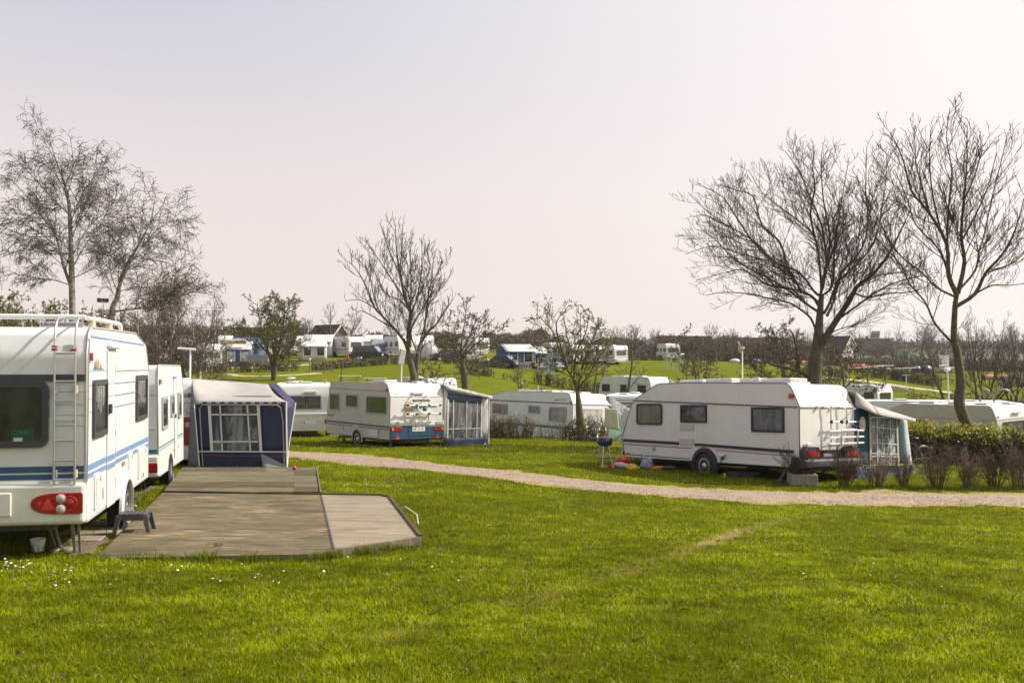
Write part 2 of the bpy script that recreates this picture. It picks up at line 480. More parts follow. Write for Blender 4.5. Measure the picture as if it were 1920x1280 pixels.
def weather(m, amount=.16):
    nt = m.node_tree; b = nt.nodes['Principled BSDF']; lk = nt.links.new
    src = b.inputs['Base Color'].links[0].from_socket
    tc = nd(nt, 'ShaderNodeTexCoord'); mp = nd(nt, 'ShaderNodeMapping'); mp.inputs['Scale'].default_value = (7, 7, .35); lk(tc.outputs['Object'], mp.inputs[0])
    nz = nd(nt, 'ShaderNodeTexNoise', i_Scale=2.0, i_Detail=6, i_Roughness=.7); lk(mp.outputs[0], nz.inputs['Vector'])
    n2 = nd(nt, 'ShaderNodeTexNoise', i_Scale=1.1, i_Detail=3); lk(tc.outputs['Object'], n2.inputs['Vector'])
    ml = nd(nt, 'ShaderNodeMath', operation='MULTIPLY'); lk(nz.outputs['Fac'], ml.inputs[0]); lk(n2.outputs['Fac'], ml.inputs[1])
    mr = nd(nt, 'ShaderNodeMapRange'); mr.inputs[1].default_value = .27; mr.inputs[2].default_value = .42; mr.inputs[4].default_value = amount * 2.2; lk(ml.outputs[0], mr.inputs[0])
    mx = nd(nt, 'ShaderNodeMix', data_type='RGBA'); lk(mr.outputs[0], mx.inputs[0]); lk(src, mx.inputs[6]); mx.inputs[7].default_value = (.40, .39, .32, 1); lk(mx.outputs[2], b.inputs['Base Color'])
for k_, q_ in (('white', .13), ('cream', .13), ('beige', .12), ('mould', .16), ('hatch', .2), ('canvaswhite', .15)): weather(M[k_], q_)
M['canvaspale'] = pm('pale_pinkish_canvas', (.50, .46, .435), (.41, .38, .36), rough=.8, scale=3, bump=.35, bscale=7, trans=.1)

# ------------------------------------------------------------------ terrain
CTRL = [(-8, 0, -1.6), (0, 0, -1.55), (8, 0, -1.72), (-8, 5, -1.82), (0, 5, -1.75), (8, 5, -1.95), (0, -12, -1.1), (-14, -10, -1.2), (14, -10, -1.4),
 (-10, 12, -2.33), (-5.3, 11.9, -2.34), (-2, 11, -2.34), (0, 12, -2.40), (5, 12, -2.48), (10, 12, -2.6),
 (-8, 18, -2.62), (-3, 18, -2.47), (-1.5, 17, -2.47), (-4.7, 22.5, -2.68), (-2.6, 22.5, -2.68), (0.5, 18, -2.76), (5, 18, -2.93), (9, 18, -3.05), (16, 18, -3.2),
 (-8, 26, -3.0), (-5.5, 26, -2.99), (-6.9, 30.8, -3.15), (-4.1, 29.3, -3.18), (-15, 30, -3.15), (-12, 22, -2.8),
 (.6, 26.9, -3.23), (3.2, 24.6, -3.25), (6.6, 22.8, -3.27), (11.3, 22.3, -3.28), (10.5, 24.5, -3.32), (5.4, 27.85, -3.34), (9.7, 26, -3.32),
 (14, 31, -3.5), (17, 35, -3.95), (-5.85, 37.7, -3.46), (-1.5, 38, -3.5), (0, 42, -3.68), (3, 44, -3.8), (5, 46, -4.1), (-9.5, 44.5, -3.72), (-16, 42, -3.6),
 (8, 40, -3.85), (10, 48, -4.5), (20, 45, -4.75), (27, 48, -4.9), (2, 55, -4.6), (-10, 55, -4.1), (-25, 55, -3.5), (20, 60, -5.1), (38, 60, -5.2),
 (-31, 104, -1.73), (-16, 115, -.92), (-18.7, 85, -2.19), (-12, 85, -2.73), (-20, 98, -1.75), (-3.2, 100, -1.55), (-40, 85, -2.3), (-50, 115, -1.2), (-60, 60, -3.2),
 (3.6, 113, -2.6), (6.7, 90, -3.5), (15, 150, -.8), (11.3, 78, -4.35), (23.6, 100, -2.84), (35, 150, -1.45), (40, 110, -2.53), (48.7, 140, -2.25),
 (31, 80, -5.0), (56.7, 115, -3.57), (75, 80, -5.3), (70, 150, -2.8), (0, 150, .2), (-30, 150, .3), (-70, 160, .6),
 (90, 220, -2.6), (40, 220, -1.6), (200, 500, 1.8), (0, 230, .4), (0, 500, 2.6), (-100, 250, 2), (-200, 500, 5), (200, 250, -3), (-200, 60, -2.5), (200, 60, -6),
 (-100, -60, 1), (100, -60, 0), (0, -80, 1.2), (0, 900, 3.2), (-600, 900, 6), (600, 900, 3.2), (-600, 100, 2), (600, 100, -4)]
_C = np.array(CTRL, float)
def _lf(x, y):
    """distances are squeezed far away so the spline stays calm"""
    r = np.hypot(x, y) + 1e-9
    k = np.where(r < 60, 1.0, (60 + 60 * np.log(np.maximum(r, 60) / 60)) / r)
    return x * k, y * k
def _phi(d2):
    return np.where(d2 > 1e-12, d2 * np.log(np.maximum(d2, 1e-12)), 0)
_qx, _qy = _lf(_C[:, 0], _C[:, 1])
def _tps():
    n = len(_C)
    d2 = (_qx[:, None] - _qx) ** 2 + (_qy[:, None] - _qy) ** 2
    A = np.zeros((n + 3, n + 3))
    A[:n, :n] = _phi(d2) + np.eye(n) * 6.0
    A[:n, n] = 1; A[:n, n + 1] = _qx; A[:n, n + 2] = _qy
    A[n:, :n] = A[:n, n:].T
    b = np.zeros(n + 3); b[:n] = _C[:, 2]
    return np.linalg.solve(A, b)
_W = _tps()
def gza(x, y):
    x = np.asarray(x, float); y = np.asarray(y, float)
    sh = x.shape
    qx, qy = _lf(x.ravel(), y.ravel())
    out = np.empty(len(qx))
    for i in range(0, len(qx), 20000):
        a, b = qx[i:i + 20000], qy[i:i + 20000]
        d2 = (a[:, None] - _qx) ** 2 + (b[:, None] - _qy) ** 2
        out[i:i + 20000] = _phi(d2) @ _W[:-3] + _W[-3] + a * _W[-2] + b * _W[-1]
    r = np.hypot(x.ravel(), y.ravel())
    far = np.clip((r - 700) / 800, 0, 1)
    out = out * (1 - far) + np.clip(out, -3, 6) * far
    return out.reshape(sh)
def gz(x, y):
    return float(gza(np.array([x]), np.array([y]))[0])
def G(u, Y):
    x = X(u, Y)
    return Vector((x, Y, gz(x, Y)))
def hits(u, v, Y0=4, Y1=400):
    """where the ray through a direction meets the ground"""
    ys = np.linspace(Y0, Y1, 4000)
    d = (HZ - v) / F * ys - gza((u - CX) / F * ys, ys)
    k = np.argmax(d < 0)
    return Vector((X(u, ys[k]), ys[k], gz(X(u, ys[k]), ys[k])))

def graded(a, fine, step, grow, limit):
    out = [0.0]; s = step
    while out[-1] < limit:
        if out[-1] > fine: s *= grow
        out.append(out[-1] + s)
    return np.array(out)
_gx = graded(0, 26, .5, 1.12, 3200); _gx = np.concatenate([-_gx[:0:-1], _gx])
_gy = graded(0, 62, .5, 1.07, 3600); _gn = graded(0, 8, 1.0, 1.3, 200)
_gy = np.concatenate([-_gn[:0:-1], _gy])
XX, YY = np.meshgrid(_gx, _gy)
ZZ = gza(XX, YY)
# small lumps in the lawn
ZZ = ZZ + .022 * np.sin(XX * 1.3 + 1.7 * np.sin(YY * .4)) * np.sin(YY * 1.1 + XX * .35) * (np.hypot(XX, YY) < 60)
_n, _m = XX.shape
_idx = np.arange(_n * _m).reshape(_n, _m)
_quads = np.stack([_idx[:-1, :-1], _idx[:-1, 1:], _idx[1:, 1:], _idx[1:, :-1]], -1).reshape(-1, 4)

def groundmat():
    m = bpy.data.materials.new('lawn_ground'); m.use_nodes = True
    nt = m.node_tree; b = nt.nodes['Principled BSDF']; lk = nt.links.new
    tc = nd(nt, 'ShaderNodeTexCoord')
    def noise(sc, det=4, aniso=None):
        n = nd(nt, 'ShaderNodeTexNoise', i_Scale=sc, i_Detail=det, i_Roughness=.65)
        if aniso:
            mp = nd(nt, 'ShaderNodeMapping'); mp.inputs['Scale'].default_value = aniso
            lk(tc.outputs['Object'], mp.inputs[0]); lk(mp.outputs[0], n.inputs['Vector'])
        else: lk(tc.outputs['Object'], n.inputs['Vector'])
        return n
    def mix(fac, a, bb):
        x = nd(nt, 'ShaderNodeMix', data_type='RGBA')
        lk(fac, x.inputs[0])
        for i, q in ((6, a), (7, bb)):
            if isinstance(q, tuple): x.inputs[i].default_value = c4(q)
            else: lk(q, x.inputs[i])
        return x.outputs[2]
    def ramp(src, lo, hi):
        r = nd(nt, 'ShaderNodeMapRange'); r.inputs[1].default_value = lo; r.inputs[2].default_value = hi
        lk(src, r.inputs[0]); return r.outputs[0]
    a = mix(ramp(noise(.55, 5).outputs[0], .38, .62), (.100, .122, .0045), (.150, .166, .006))
    a = mix(ramp(noise(22, 5).outputs[0], .35, .7), a, (.085, .108, .003))
    a = mix(ramp(noise(90, 3).outputs[0], .5, .8), a, (.20, .20, .012))
    a = mix(ramp(noise(.09, 4).outputs[0], .56, .78), a, (.17, .165, .012))
    d = ramp(noise(.35, 6, (1, .6, 1)).outputs[0], .66, .80)
    a = mix(d, a, (.19, .15, .06))
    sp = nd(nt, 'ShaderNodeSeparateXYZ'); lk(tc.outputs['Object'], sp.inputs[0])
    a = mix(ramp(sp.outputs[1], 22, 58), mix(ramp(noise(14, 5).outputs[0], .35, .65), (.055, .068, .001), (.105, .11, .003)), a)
    lk(a, b.inputs['Base Color'])
    b.inputs['Roughness'].default_value = .95; b.inputs['Specular IOR Level'].default_value = .03
    bp = nd(nt, 'ShaderNodeBump', i_Strength=.6, i_Distance=.04)
    lk(noise(40, 5).outputs[0], bp.inputs['Height']); lk(bp.outputs[0], b.inputs['Normal'])
    return m
M['lawn'] = groundmat()
ground = np_mesh('ground', np.stack([XX, YY, ZZ], -1).reshape(-1, 3), _quads, M['lawn'])
tag(ground, kind='structure')
def gsurf(x, y):
    """height of the modelled ground sheet (bilinear on the grid)"""
    x = np.asarray(x, float); y = np.asarray(y, float)
    i = np.clip(np.searchsorted(_gx, x) - 1, 0, _m - 2); j = np.clip(np.searchsorted(_gy, y) - 1, 0, _n - 2)
    tx = (x - _gx[i]) / (_gx[i + 1] - _gx[i]); ty = (y - _gy[j]) / (_gy[j + 1] - _gy[j])
    return (ZZ[j, i] * (1 - tx) * (1 - ty) + ZZ[j, i + 1] * tx * (1 - ty) + ZZ[j + 1, i] * (1 - tx) * ty + ZZ[j + 1, i + 1] * tx * ty)

def strip_sheet(name, pts, width, mat, lift=.012, n=140, wob=.12, kind='structure', sub=6, seed=1):
    """ribbon along pts (x, y) lying on the ground with ragged edges; returns (object, centre line array, half width)"""
    rg = random.Random(seed)
    pts = np.array(pts, float)
    t = np.concatenate([[0], np.cumsum(np.hypot(*np.diff(pts, axis=0).T))])
    tt = np.linspace(0, t[-1], n)
    # smooth curve through the points
    cx, cy = np.interp(tt, t, pts[:, 0]), np.interp(tt, t, pts[:, 1])
    k = max(3, n // 12); ker = np.ones(k) / k
    pad = lambda q: np.concatenate([2 * q[0] - q[k:0:-1], q, 2 * q[-1] - q[-2:-k - 2:-1]])
    cx = np.convolve(pad(cx), ker, 'same')[k:-k]; cy = np.convolve(pad(cy), ker, 'same')[k:-k]
    dx, dy = np.gradient(cx), np.gradient(cy); L = np.hypot(dx, dy)
    nx, ny = -dy / L, dx / L
    w = np.interp(tt, t, width) if hasattr(width, '__len__') else np.full(n, width)
    rows = []
    for s in np.linspace(-1, 1, sub + 1):
        ww = w / 2 * s
        if abs(s) == 1:
            ww = ww + s * np.array([wob * (mnoise.noise((a * .9, s * 7 + seed, 0)) + .7 * mnoise.noise((a * 3.1, s * 7 + seed, 4))) for a in tt])
        xx, yy = cx + nx * ww, cy + ny * ww
        zz = gsurf(xx, yy) + (lift if abs(s) < 1 else lift * .2)
        rows.append(np.stack([xx, yy, zz], -1))
    V = np.stack(rows, 1).reshape(-1, 3)
    q = np.arange(n * (sub + 1)).reshape(n, sub + 1)
    Q = np.stack([q[:-1, :-1], q[1:, :-1], q[1:, 1:], q[:-1, 1:]], -1).reshape(-1, 4)[:, ::-1]
    o = np_mesh(name, V, Q, mat)
    tag(o, kind=kind)
    return o, np.stack([cx, cy], -1), w / 2

def gravelmat(name, c1, c2, c3, sc=30):
    m = bpy.data.materials.new(name); m.use_nodes = True
    nt = m.node_tree; b = nt.nodes['Principled BSDF']; lk = nt.links.new
    tc = nd(nt, 'ShaderNodeTexCoord')
    vo = nd(nt, 'ShaderNodeTexVoronoi', i_Scale=sc); lk(tc.outputs['Object'], vo.inputs['Vector'])
    nz = nd(nt, 'ShaderNodeTexNoise', i_Scale=.8, i_Detail=6); lk(tc.outputs['Object'], nz.inputs['Vector'])
    rp = nd(nt, 'ShaderNodeValToRGB'); e = rp.color_ramp.elements
    e[0].color = c4(c2); e[1].color = c4(c1); e[1].position = .9
    e2 = e.new(.5); e2.color = c4(tuple((p + q) / 2 for p, q in zip(c1, c2)))
    sp = nd(nt, 'ShaderNodeSeparateColor'); lk(vo.outputs['Color'], sp.inputs[0]); lk(sp.outputs[0], rp.inputs[0])
    mx = nd(nt, 'ShaderNodeMix', data_type='RGBA'); mr = nd(nt, 'ShaderNodeMapRange'); mr.inputs[1].default_value = .45; mr.inputs[2].default_value = .7
    lk(nz.outputs[0], mr.inputs[0]); lk(mr.outputs[0], mx.inputs[0]); lk(rp.outputs[0], mx.inputs[6]); mx.inputs[7].default_value = c4(c3)
    lk(mx.outputs[2], b.inputs['Base Color']); b.inputs['Roughness'].default_value = .9
    bp = nd(nt, 'ShaderNodeBump', i_Strength=.9, i_Distance=.03); lk(vo.outputs['Distance'], bp.inputs['Height']); lk(bp.outputs[0], b.inputs['Normal'])
    return m
M['gravel'] = gravelmat('gravel', (.47, .355, .26), (.075, .055, .042), (.37, .27, .175), 24)
M['farpath'] = gravelmat('far_path_gravel', (.50, .42, .33), (.34, .28, .21), (.46, .38, .27), 8)

road_px = [(250, 838), (545, 849), (700, 864.5), (860, 882), (1000, 896.5), (1080, 907), (1300, 925), (1500, 934), (1900, 936), (2300, 938), (2800, 936)]
road_xy = []
for u, v in road_px:
    p = hits(u, v, 15, 60) if 300 < u < 2000 else None
    if p is None:
        Yg = {250: 32.5, 2300: 22.2, 2800: 22.6}[u]; p = Vector((X(u, Yg), Yg, 0))
    road_xy.append((p.x, p.y))
verge_mat = pm('dry_road_verge', (.40, .29, .165), (.17, .165, .02), rough=.95, scale=2.6, detail=8, bump=.5, bscale=40)
strip_sheet('road_verge', road_xy, [2.5, 2.6, 2.8, 3.1, 3.4, 3.4, 3.1, 3.0, 3.0, 3.0, 3.0], verge_mat, lift=.008, n=320, wob=.6, seed=5)
road, ROADC, ROADW = strip_sheet('gravel_road', road_xy, [2.0, 2.1, 2.2, 2.4, 2.6, 2.7, 2.5, 2.3, 2.2, 2.2, 2.2], M['gravel'], lift=.02, n=320, wob=.34)
def path_px(name, px, Ys, width, mat, **k):
    return strip_sheet(name, [(X(u, y), y) for u, y in zip(px, Ys)], width, mat, **k)
# ------------------------------------------------------------------ touring caravans
UX_REAR, UX_LEFT, UX_RIGHT, UZ = Vector((0, -1, 0)), Vector((-1, 0, 0)), Vector((1, 0, 0)), Vector((0, 0, 1))

class Caravan:
    def __init__(s, name, label, cat, group, loc, yaw, pitch, roll, W, prof, body_mat, trim_mat, name_body='body', bevel=.03):
        s.W = W; s.prof = prof
        s.root = empty(name, loc, (R(roll), R(pitch), R(yaw)))
        tag(s.root, label, cat, group)
        m = MB()
        m.prism(prof, (0, W / 2, 0), (1, 0, 0), (0, 0, 1), W)
        s.body = m.build(name_body, body_mat, s.root, smooth=38, bevel=bevel, bseg=3)
        # awning rails: trim tubes along both side outlines
        if trim_mat:
            t = MB()
            zmin = min(p[1] for p in prof)
            path = [p for p in prof]
            k = max(range(len(path)), key=lambda i: (path[i][1] <= zmin + .12, -path[i][0]))
            path = path[k:] + path[:k]
            for sg in (1, -1):
                t.tube([(x, sg * (W / 2 - .008), z) for x, z in path], .016, 5, closed=True)
            t.build('awning_rail', trim_mat, s.root, smooth=60)
    def xr(s, z):
        """rear face x at height z"""
        best = 1e9
        N = len(s.prof)
        for i in range(N):
            (x0, z0), (x1, z1) = s.prof[i], s.prof[(i + 1) % N]
            if (z0 - z) * (z1 - z) <= 0 and abs(z1 - z0) > 1e-6:
                best = min(best, x0 + (x1 - x0) * (z - z0) / (z1 - z0))
        return best if best < 1e8 else 0
    def frame(s, face, a, z):
        """origin and axes on a face: 'L','R' sides (a = x) or 'B' rear (a = y)"""
        if face == 'L': return Vector((a, s.W / 2, z)), UX_LEFT, UZ
        if face == 'R': return Vector((a, -s.W / 2, z)), UX_RIGHT, UZ
        dz = .04
        x0, x1 = s.xr(z - dz), s.xr(z + dz)
        uy = Vector((x1 - x0, 0, 2 * dz)).normalized()
        return Vector((s.xr(z), a, z)), UX_REAR, uy
    def panel(s, name, mat, face, a0, z0, a1, z1, r=.02, d=.012, off=0, parent=None, n=3, shape=None):
        o, ux, uy = s.frame(face, (a0 + a1) / 2, (z0 + z1) / 2)
        m = MB()
        m.prism(shape or rrect(abs(a1 - a0), abs(z1 - z0), r, n), o, ux, uy, d, off)
        return m.build(name, mat, parent or s.root, smooth=35)
    def window(s, face, a0, z0, a1, z1, frame_mat, pane_mat, r=.06, fw=.045, d=.03, bulge=True, name='window'):
        o, ux, uy = s.frame(face, (a0 + a1) / 2, (z0 + z1) / 2)
        w, h = abs(a1 - a0), abs(z1 - z0)
        m = MB(); m.ring(rrect(w, h, r, 4), rrect(w - 2 * fw, h - 2 * fw, max(.01, r - fw * .6), 4), o, ux, uy, d, .001)
        f = m.build(name, frame_mat, s.root, smooth=35)
        m = MB(); m.prism(rrect(w - 2 * fw + .012, h - 2 * fw + .012, max(.01, r - fw * .6), 4), o, ux, uy, d * .6, .002)
        m.build('pane', pane_mat, f, smooth=35)
        return f
    def stripe(s, mat, face, a0, z0, a1, z1, h, d=.004, off=.0006, name='stripe'):
        """band whose lower edge runs from (a0, z0) to (a1, z1), height h (h may be a pair)"""
        h0, h1 = h if isinstance(h, tuple) else (h, h)
        n = {'L': Vector((0, 1, 0)), 'R': Vector((0, -1, 0)), 'B': Vector((-1, 0, 0))}[face]
        def p(a, z):
            if face == 'B': return Vector((s.xr(z), a, z))
            return Vector((a, s.W / 2 * (1 if face == 'L' else -1), z))
        q = [p(a0, z0), p(a1, z1), p(a1, z1 + h1), p(a0, z0 + h0)]
        vs = [x + n * off for x in q] + [x + n * (off + d) for x in q]
        m = MB(); m.add(vs, [(3, 2, 1, 0), (4, 5, 6, 7), (0, 1, 5, 4), (1, 2, 6, 5), (2, 3, 7, 6), (3, 0, 4, 7)])
        return m.build(name, mat, s.root)
    def wheel(s, x, z, r=.31, side=1, w=.19, spokes=16, rim_mat=None, out=.02, arch=None, arch_mat=None, arch_r=.42, arch_z=None, dark=True):
        y = side * (s.W / 2)
        nrm = Vector((0, side, 0))
        if dark:
            m = MB()
            pts = [(arch_r * math.cos(R(t)), arch_r * math.sin(R(t))) for t in range(-20, 201, 10)]
            m.prism(pts, (x, y, z), (UX_LEFT if side > 0 else UX_RIGHT), UZ, .006, .001)
            m.build('arch_shade_disc', M['ink'], s.root)  # flat black disc, shade of the arch recess put into the colour
        if arch_mat:
            a = MB(); ux = UX_LEFT if side > 0 else UX_RIGHT
            o2 = [(arch * math.cos(R(t)), arch * math.sin(R(t))) for t in range(-14, 195, 8)]
            i2 = [(arch_r * math.cos(R(t)), arch_r * math.sin(R(t))) for t in range(-14, 195, 8)]
            o = Vector((x, y, z))
            vs = []
            for L, k in ((o2, .0), (o2, .035), (i2, .05), (i2, .0)):
                vs += [o + ux * p[0] + UZ * p[1] + nrm * k for p in L]
            N = len(o2); fs = []
            for q in range(4):
                b = (q + 1) % 4
                fs += [(q * N + i, q * N + i + 1, b * N + i + 1, b * N + i) for i in range(N - 1)]
            fs += [(0, N, 2 * N, 3 * N), (N - 1, 2 * N - 1, 3 * N - 1, 4 * N - 1)]
            a.add(vs, fs); a.build('wheel_arch', arch_mat, s.root, smooth=40)
        hub = empty('wheel', (x, y, z), parent=s.root)
        t = MB()
        t.lathe([(r * .62, -w), (r * .93, -w), (r, -w * .8), (r, -w * .2), (r * .96, -.01), (r * .8, out), (r * .64, out)], (0, 0, 0), nrm, 28)
        t.build('tyre', M['rubber'], hub, smooth=40)
        t = MB()
        t.lathe([(r * .66, out - .02), (r * .66, out + .012), (r * .60, out + .014), (r * .56, out - .03), (r * .34, out - .012), (r * .20, out + .012), (r * .06, out + .02)], (0, 0, 0), nrm, 28)
        t.build('rim', rim_mat or M['alu'], hub, smooth=40)
        t = MB()
        e, g = Vector((1, 0, 0)), Vector((0, 0, 1))
        for k in range(spokes):
            a = 2 * PI * k / spokes
            c = (e * math.cos(a) + g * math.sin(a))
            t.obox(c * r * .46 + nrm * (out - .012), c, nrm.cross(c), nrm, r * .055, r * .03, .012)
        for k in range(5):
            a = 2 * PI * k / 5
            t.lathe([(.012, out), (.010, out + .02)], (e * math.cos(a) + g * math.sin(a)) * r * .2, nrm, 6)
        t.build('rim_slots', M['ink'], hub)
        return hub
    def hatch(s, x, y, z, lx, ly, h=.09, mat=None, name='roof_hatch'):
        m = MB()
        m.box(x - lx / 2 - .05, x + lx / 2 + .05, y - ly / 2 - .05, y + ly / 2 + .05, z - .03, z + h * .35)
        b = m.build(name, M['alumat'] if mat is None else mat, s.root, bevel=.01)
        m = MB(); m.box(x - lx / 2, x + lx / 2, y - ly / 2, y + ly / 2, z + h * .35, z + h)
        m.build('lid', M['hatch'], b, bevel=.035)
        return b
    def steady(s, x, y, z, gl, dx=.35, name='corner_steady'):
        """folding corner leg: arm, brace and foot reaching ground height gl (local z)"""
        m = MB()
        m.beam((x, y - .03, z), (x + dx, y - .03, gl + .02), .026, .03)
        m.beam((x, y + .03, z), (x + dx, y + .03, gl + .02), .026, .03)
        m.beam((x + dx * .1, y + .04, z), (x + dx * .62, y + .04, gl + .02 + (z - gl) * .4), .025, .025)
        m.box(x + dx - .09, x + dx + .09, y - .08, y + .08, gl - .01, gl + .025)
        return m.build(name, M['galv'], s.root)
    def drawbar(s, L, zf=.42, gl=.05, length=1.15, cover=None):
        m = MB()
        for sy in (-1, 1):
            m.beam((L - .5, sy * .5, zf - .03), (L + length - .15, sy * .03, zf - .02), .06, .1)
        m.beam((L + length - .3, 0, zf + .0), (L + length + .12, 0, zf + .05), .07, .09)
        m.lathe([(.05, 0), (.055, .05), (.03, .1)], (L + length + .14, 0, zf - .02), (0, 0, 1), 10)
        m.beam((L + length - .12, 0, zf + .05), (L + length - .3, 0, zf + .28), .03, .03)
        d = m.build('drawbar', M['darksteel'], s.root)
        j = MB()
        j.tube([(L + .55, .1, zf + .38), (L + .55, .1, gl + .18)], .026, 8)
        j.tube([(L + .55, .1, zf + .38), (L + .62, .1, zf + .44)], .012, 6)
        j.lathe([(.1, -.035), (.11, -.02), (.11, .02), (.1, .035)], (L + .55, .1, gl + .1), (0, 1, 0), 14)
        j.build('jockey_wheel', M['darksteel'], s.root, smooth=40)
        return d

def lens(c, name, mat, face, y0, z0, y1, z1, r=.02, d=.03, parent=None):
    return c.panel(name, mat, face, y0, z0, y1, z1, r, d, .001, parent)

def vent(c, face, a0, z0, a1, z1, mat=None):
    f = c.panel('air_vent', mat or M['alumat'], face, a0, z0, a1, z1, .015, .012)
    o, ux, uy = c.frame(face, (a0 + a1) / 2, (z0 + z1) / 2)
    m = MB(); n = ux.cross(uy); w, h = abs(a1 - a0), abs(z1 - z0)
    k = 6
    for i in range(k):
        m.obox(o + uy * (h * ((i + .5) / k - .5) * .82) + n * .0155, ux, uy, n, w * .42, h * .035, .003)
    m.build('slats', M['lowgrey'], f)
    return f

CG = 'touring caravans parked on the camping pitches'

# ---------- near caravan at the left edge: white with blue bands and a rear ladder
prof = fillet([(0, .34, .04), (4.66, .34, .03), (4.72, 2.0, .12), (4.40, 2.42, .10), (3.45, 2.565, .25), (.24, 2.535, .0), (.10, 2.47, .14), (0, 2.22, .3)], 5)
c1 = Caravan('caravan', 'big white caravan with blue bands and a rear ladder at the left edge', 'caravan', CG, (-5.913, 10.949, -2.234), 102.06, .65, .17, 2.3, prof, M['white'], M['alumat'])
c = c1
# rear wall
c.window('B', -.761, 1.19, .761, 1.93, M['winframe'], M['windark'], r=.1, fw=.07, d=.045)
c.stripe(M['winframe'], 'B', -1.13, 1.925, 1.13, 1.925, .075, d=.03, name='rear_rail')
for z, h in ((.905, .07), (.825, .062)):
    c.stripe(M['blue'], 'B', -1.13, z, 1.13, z, h)
for z in (1.80, 1.66, 1.54, 1.42):
    for sg in (-1, 1):
        c.stripe(M['lilac'], 'B', sg * 1.12, z, sg * .80, z, .008, name='pinstripe')
for sg in (-1, 1):
    c.stripe(M['alumat'], 'B', sg * 1.147 - .02, .80, sg * 1.147 + .02, .80, 1.6, d=.015, name='corner_trim')
sg_ = c.panel('window_sign', M['green'], 'B', -.375, 1.245, -.61, 1.40, .004, .003, .03)
text('sign_number', '10570', .055, M['greenink'], sg_, Vector((-.034, -.49, 1.352)), UX_REAR, UZ, .001)
c.panel('barcode_slip', M['lowgrey'], 'B', -.40, 1.249, -.49, 1.30, .003, .002, .034, sg_)
# rear bumper moulding
m = MB(); m.box(-.10, .02, -1.16, 1.16, .33, .795)
m.build('rear_bumper', M['mould'], c.root, smooth=40, bevel=.055, bseg=4)
m = MB(); m.box(-.118, -.09, -.40, .40, .44, .70); m.build('plate_recess', M['mould'], c.root, bevel=.03, bseg=3)
for sg in (-1, 1):
    sh = []
    for i in range(17):   # almond outline, blunt towards the corner
        t = -PI * .5 + PI * i / 16
        sh.append((.0 + -.275 - .285 * math.cos(t) * (1 if 1 else 0) + .285 - .0, .118 * math.sin(t)))
    sh = [(-.27 + .28 * (1 - math.cos(R(a))), .118 * math.sin(R(a)) ** .8) for a in range(0, 91, 10)] + \
         [(.24, .118), (.262, .112), (.27, .095), (.27, -.095), (.262, -.112), (.24, -.118)] + \
         [(-.27 + .28 * (1 - math.cos(R(a))), -.118 * math.sin(R(a)) ** .8) for a in range(90, 0, -10)]
    if sg > 0: sh = [(-p[0], p[1]) for p in sh][::-1]
    y = -.868 * (1 if sg < 0 else -1)
    o = Vector((-.10, y, .572))
    m = MB(); m.prism(sh, o, UX_REAR, UZ, .022, .001)
    tl = m.build('tail_light', M['red'], c.root, smooth=40, bevel=.008)
    m = MB(); q = sg * -1
    m.prism([(-.165 * q - .0, .0 - .03 - .035), (-.02 * q, -.065), (-.09 * q, .07)][::(1 if q > 0 else -1)], o, UX_REAR, UZ, .006, .0215)
    m.build('reflector_triangle', M['redbright'], tl)
    for dz in (.057, -.06):
        m = MB(); m.lathe([(.052, 0), (.052, .01), (.046, .012)], o + Vector((-.022, -.045 * q, dz)), (-1, 0, 0), 20)
        rl = m.build('light_ring', M['alu'], tl, smooth=40)
        m = MB(); m.lathe([(.044, 0), (.038, .008), (.02, .014), (.004, .016)], o + Vector((-.032, -.045 * q, dz)), (-1, 0, 0), 20)
        m.build('round_lamp', M['clearlens'], tl, smooth=50)
    for dy, rr in ((.135, .085), (-.185, .038)):
        m = MB(); m.lathe([(rr, 0), (rr * .9, .007), (rr * .6, .004), (rr * .5, .008), (rr * .1, .011)], o + Vector((-.0215, -dy * q, .0)), (-1, 0, 0), 22)
        m.build('lamp_dome', M['red'], tl, smooth=40)
# ladder
m = MB(); zb, zt = .80, 2.33
for y in (-.83, -1.045):
    m.tube([(-.085, y, zb - .02), (-.085, y, 2.2), (-.08, y, 2.40), (-.03, y, 2.56), (.06, y, 2.63), (.2, y, 2.65), (.36, y, 2.655)], .0135, 8)
lad = m.build('ladder', M['alu'], c.root, smooth=60)
for z in (.835, 1.045, 1.265, 1.485, 1.705, 1.925, 2.235):
    m = MB(); m.tube([(-.085, -.83, z), (-.085, -1.045, z)], .0115, 8); m.build('rung', M['alu'], lad, smooth=60)
for y in (-.83, -1.045):
    for z in (.89, 1.83):
        m = MB(); m.box(-.085, 0, y - .018, y + .018, z - .045, z + .045); m.build('bracket', M['canvastan'] if y < -1 else M['alumat'], lad, bevel=.006)
rib = []
for i in range(9):
    t = i / 8
    rib.append([Vector((-.10 - .012 * math.sin(t * 9), -.80 - .26 * t, 2.258 + k * .022 + .008 * math.sin(t * 7 + k))) for k in range(4)])
m = MB(); m.sheet(rib); m.m = [0 if (i % 3 != 1 and i // 3 < 2) or (i % 3 == 0 and i // 3 > 5) else 1 for i in range(len(m.f))]
rb = m.build('ribbon_flag', [M['redlight'], M['trim']], c.root, smooth=60)
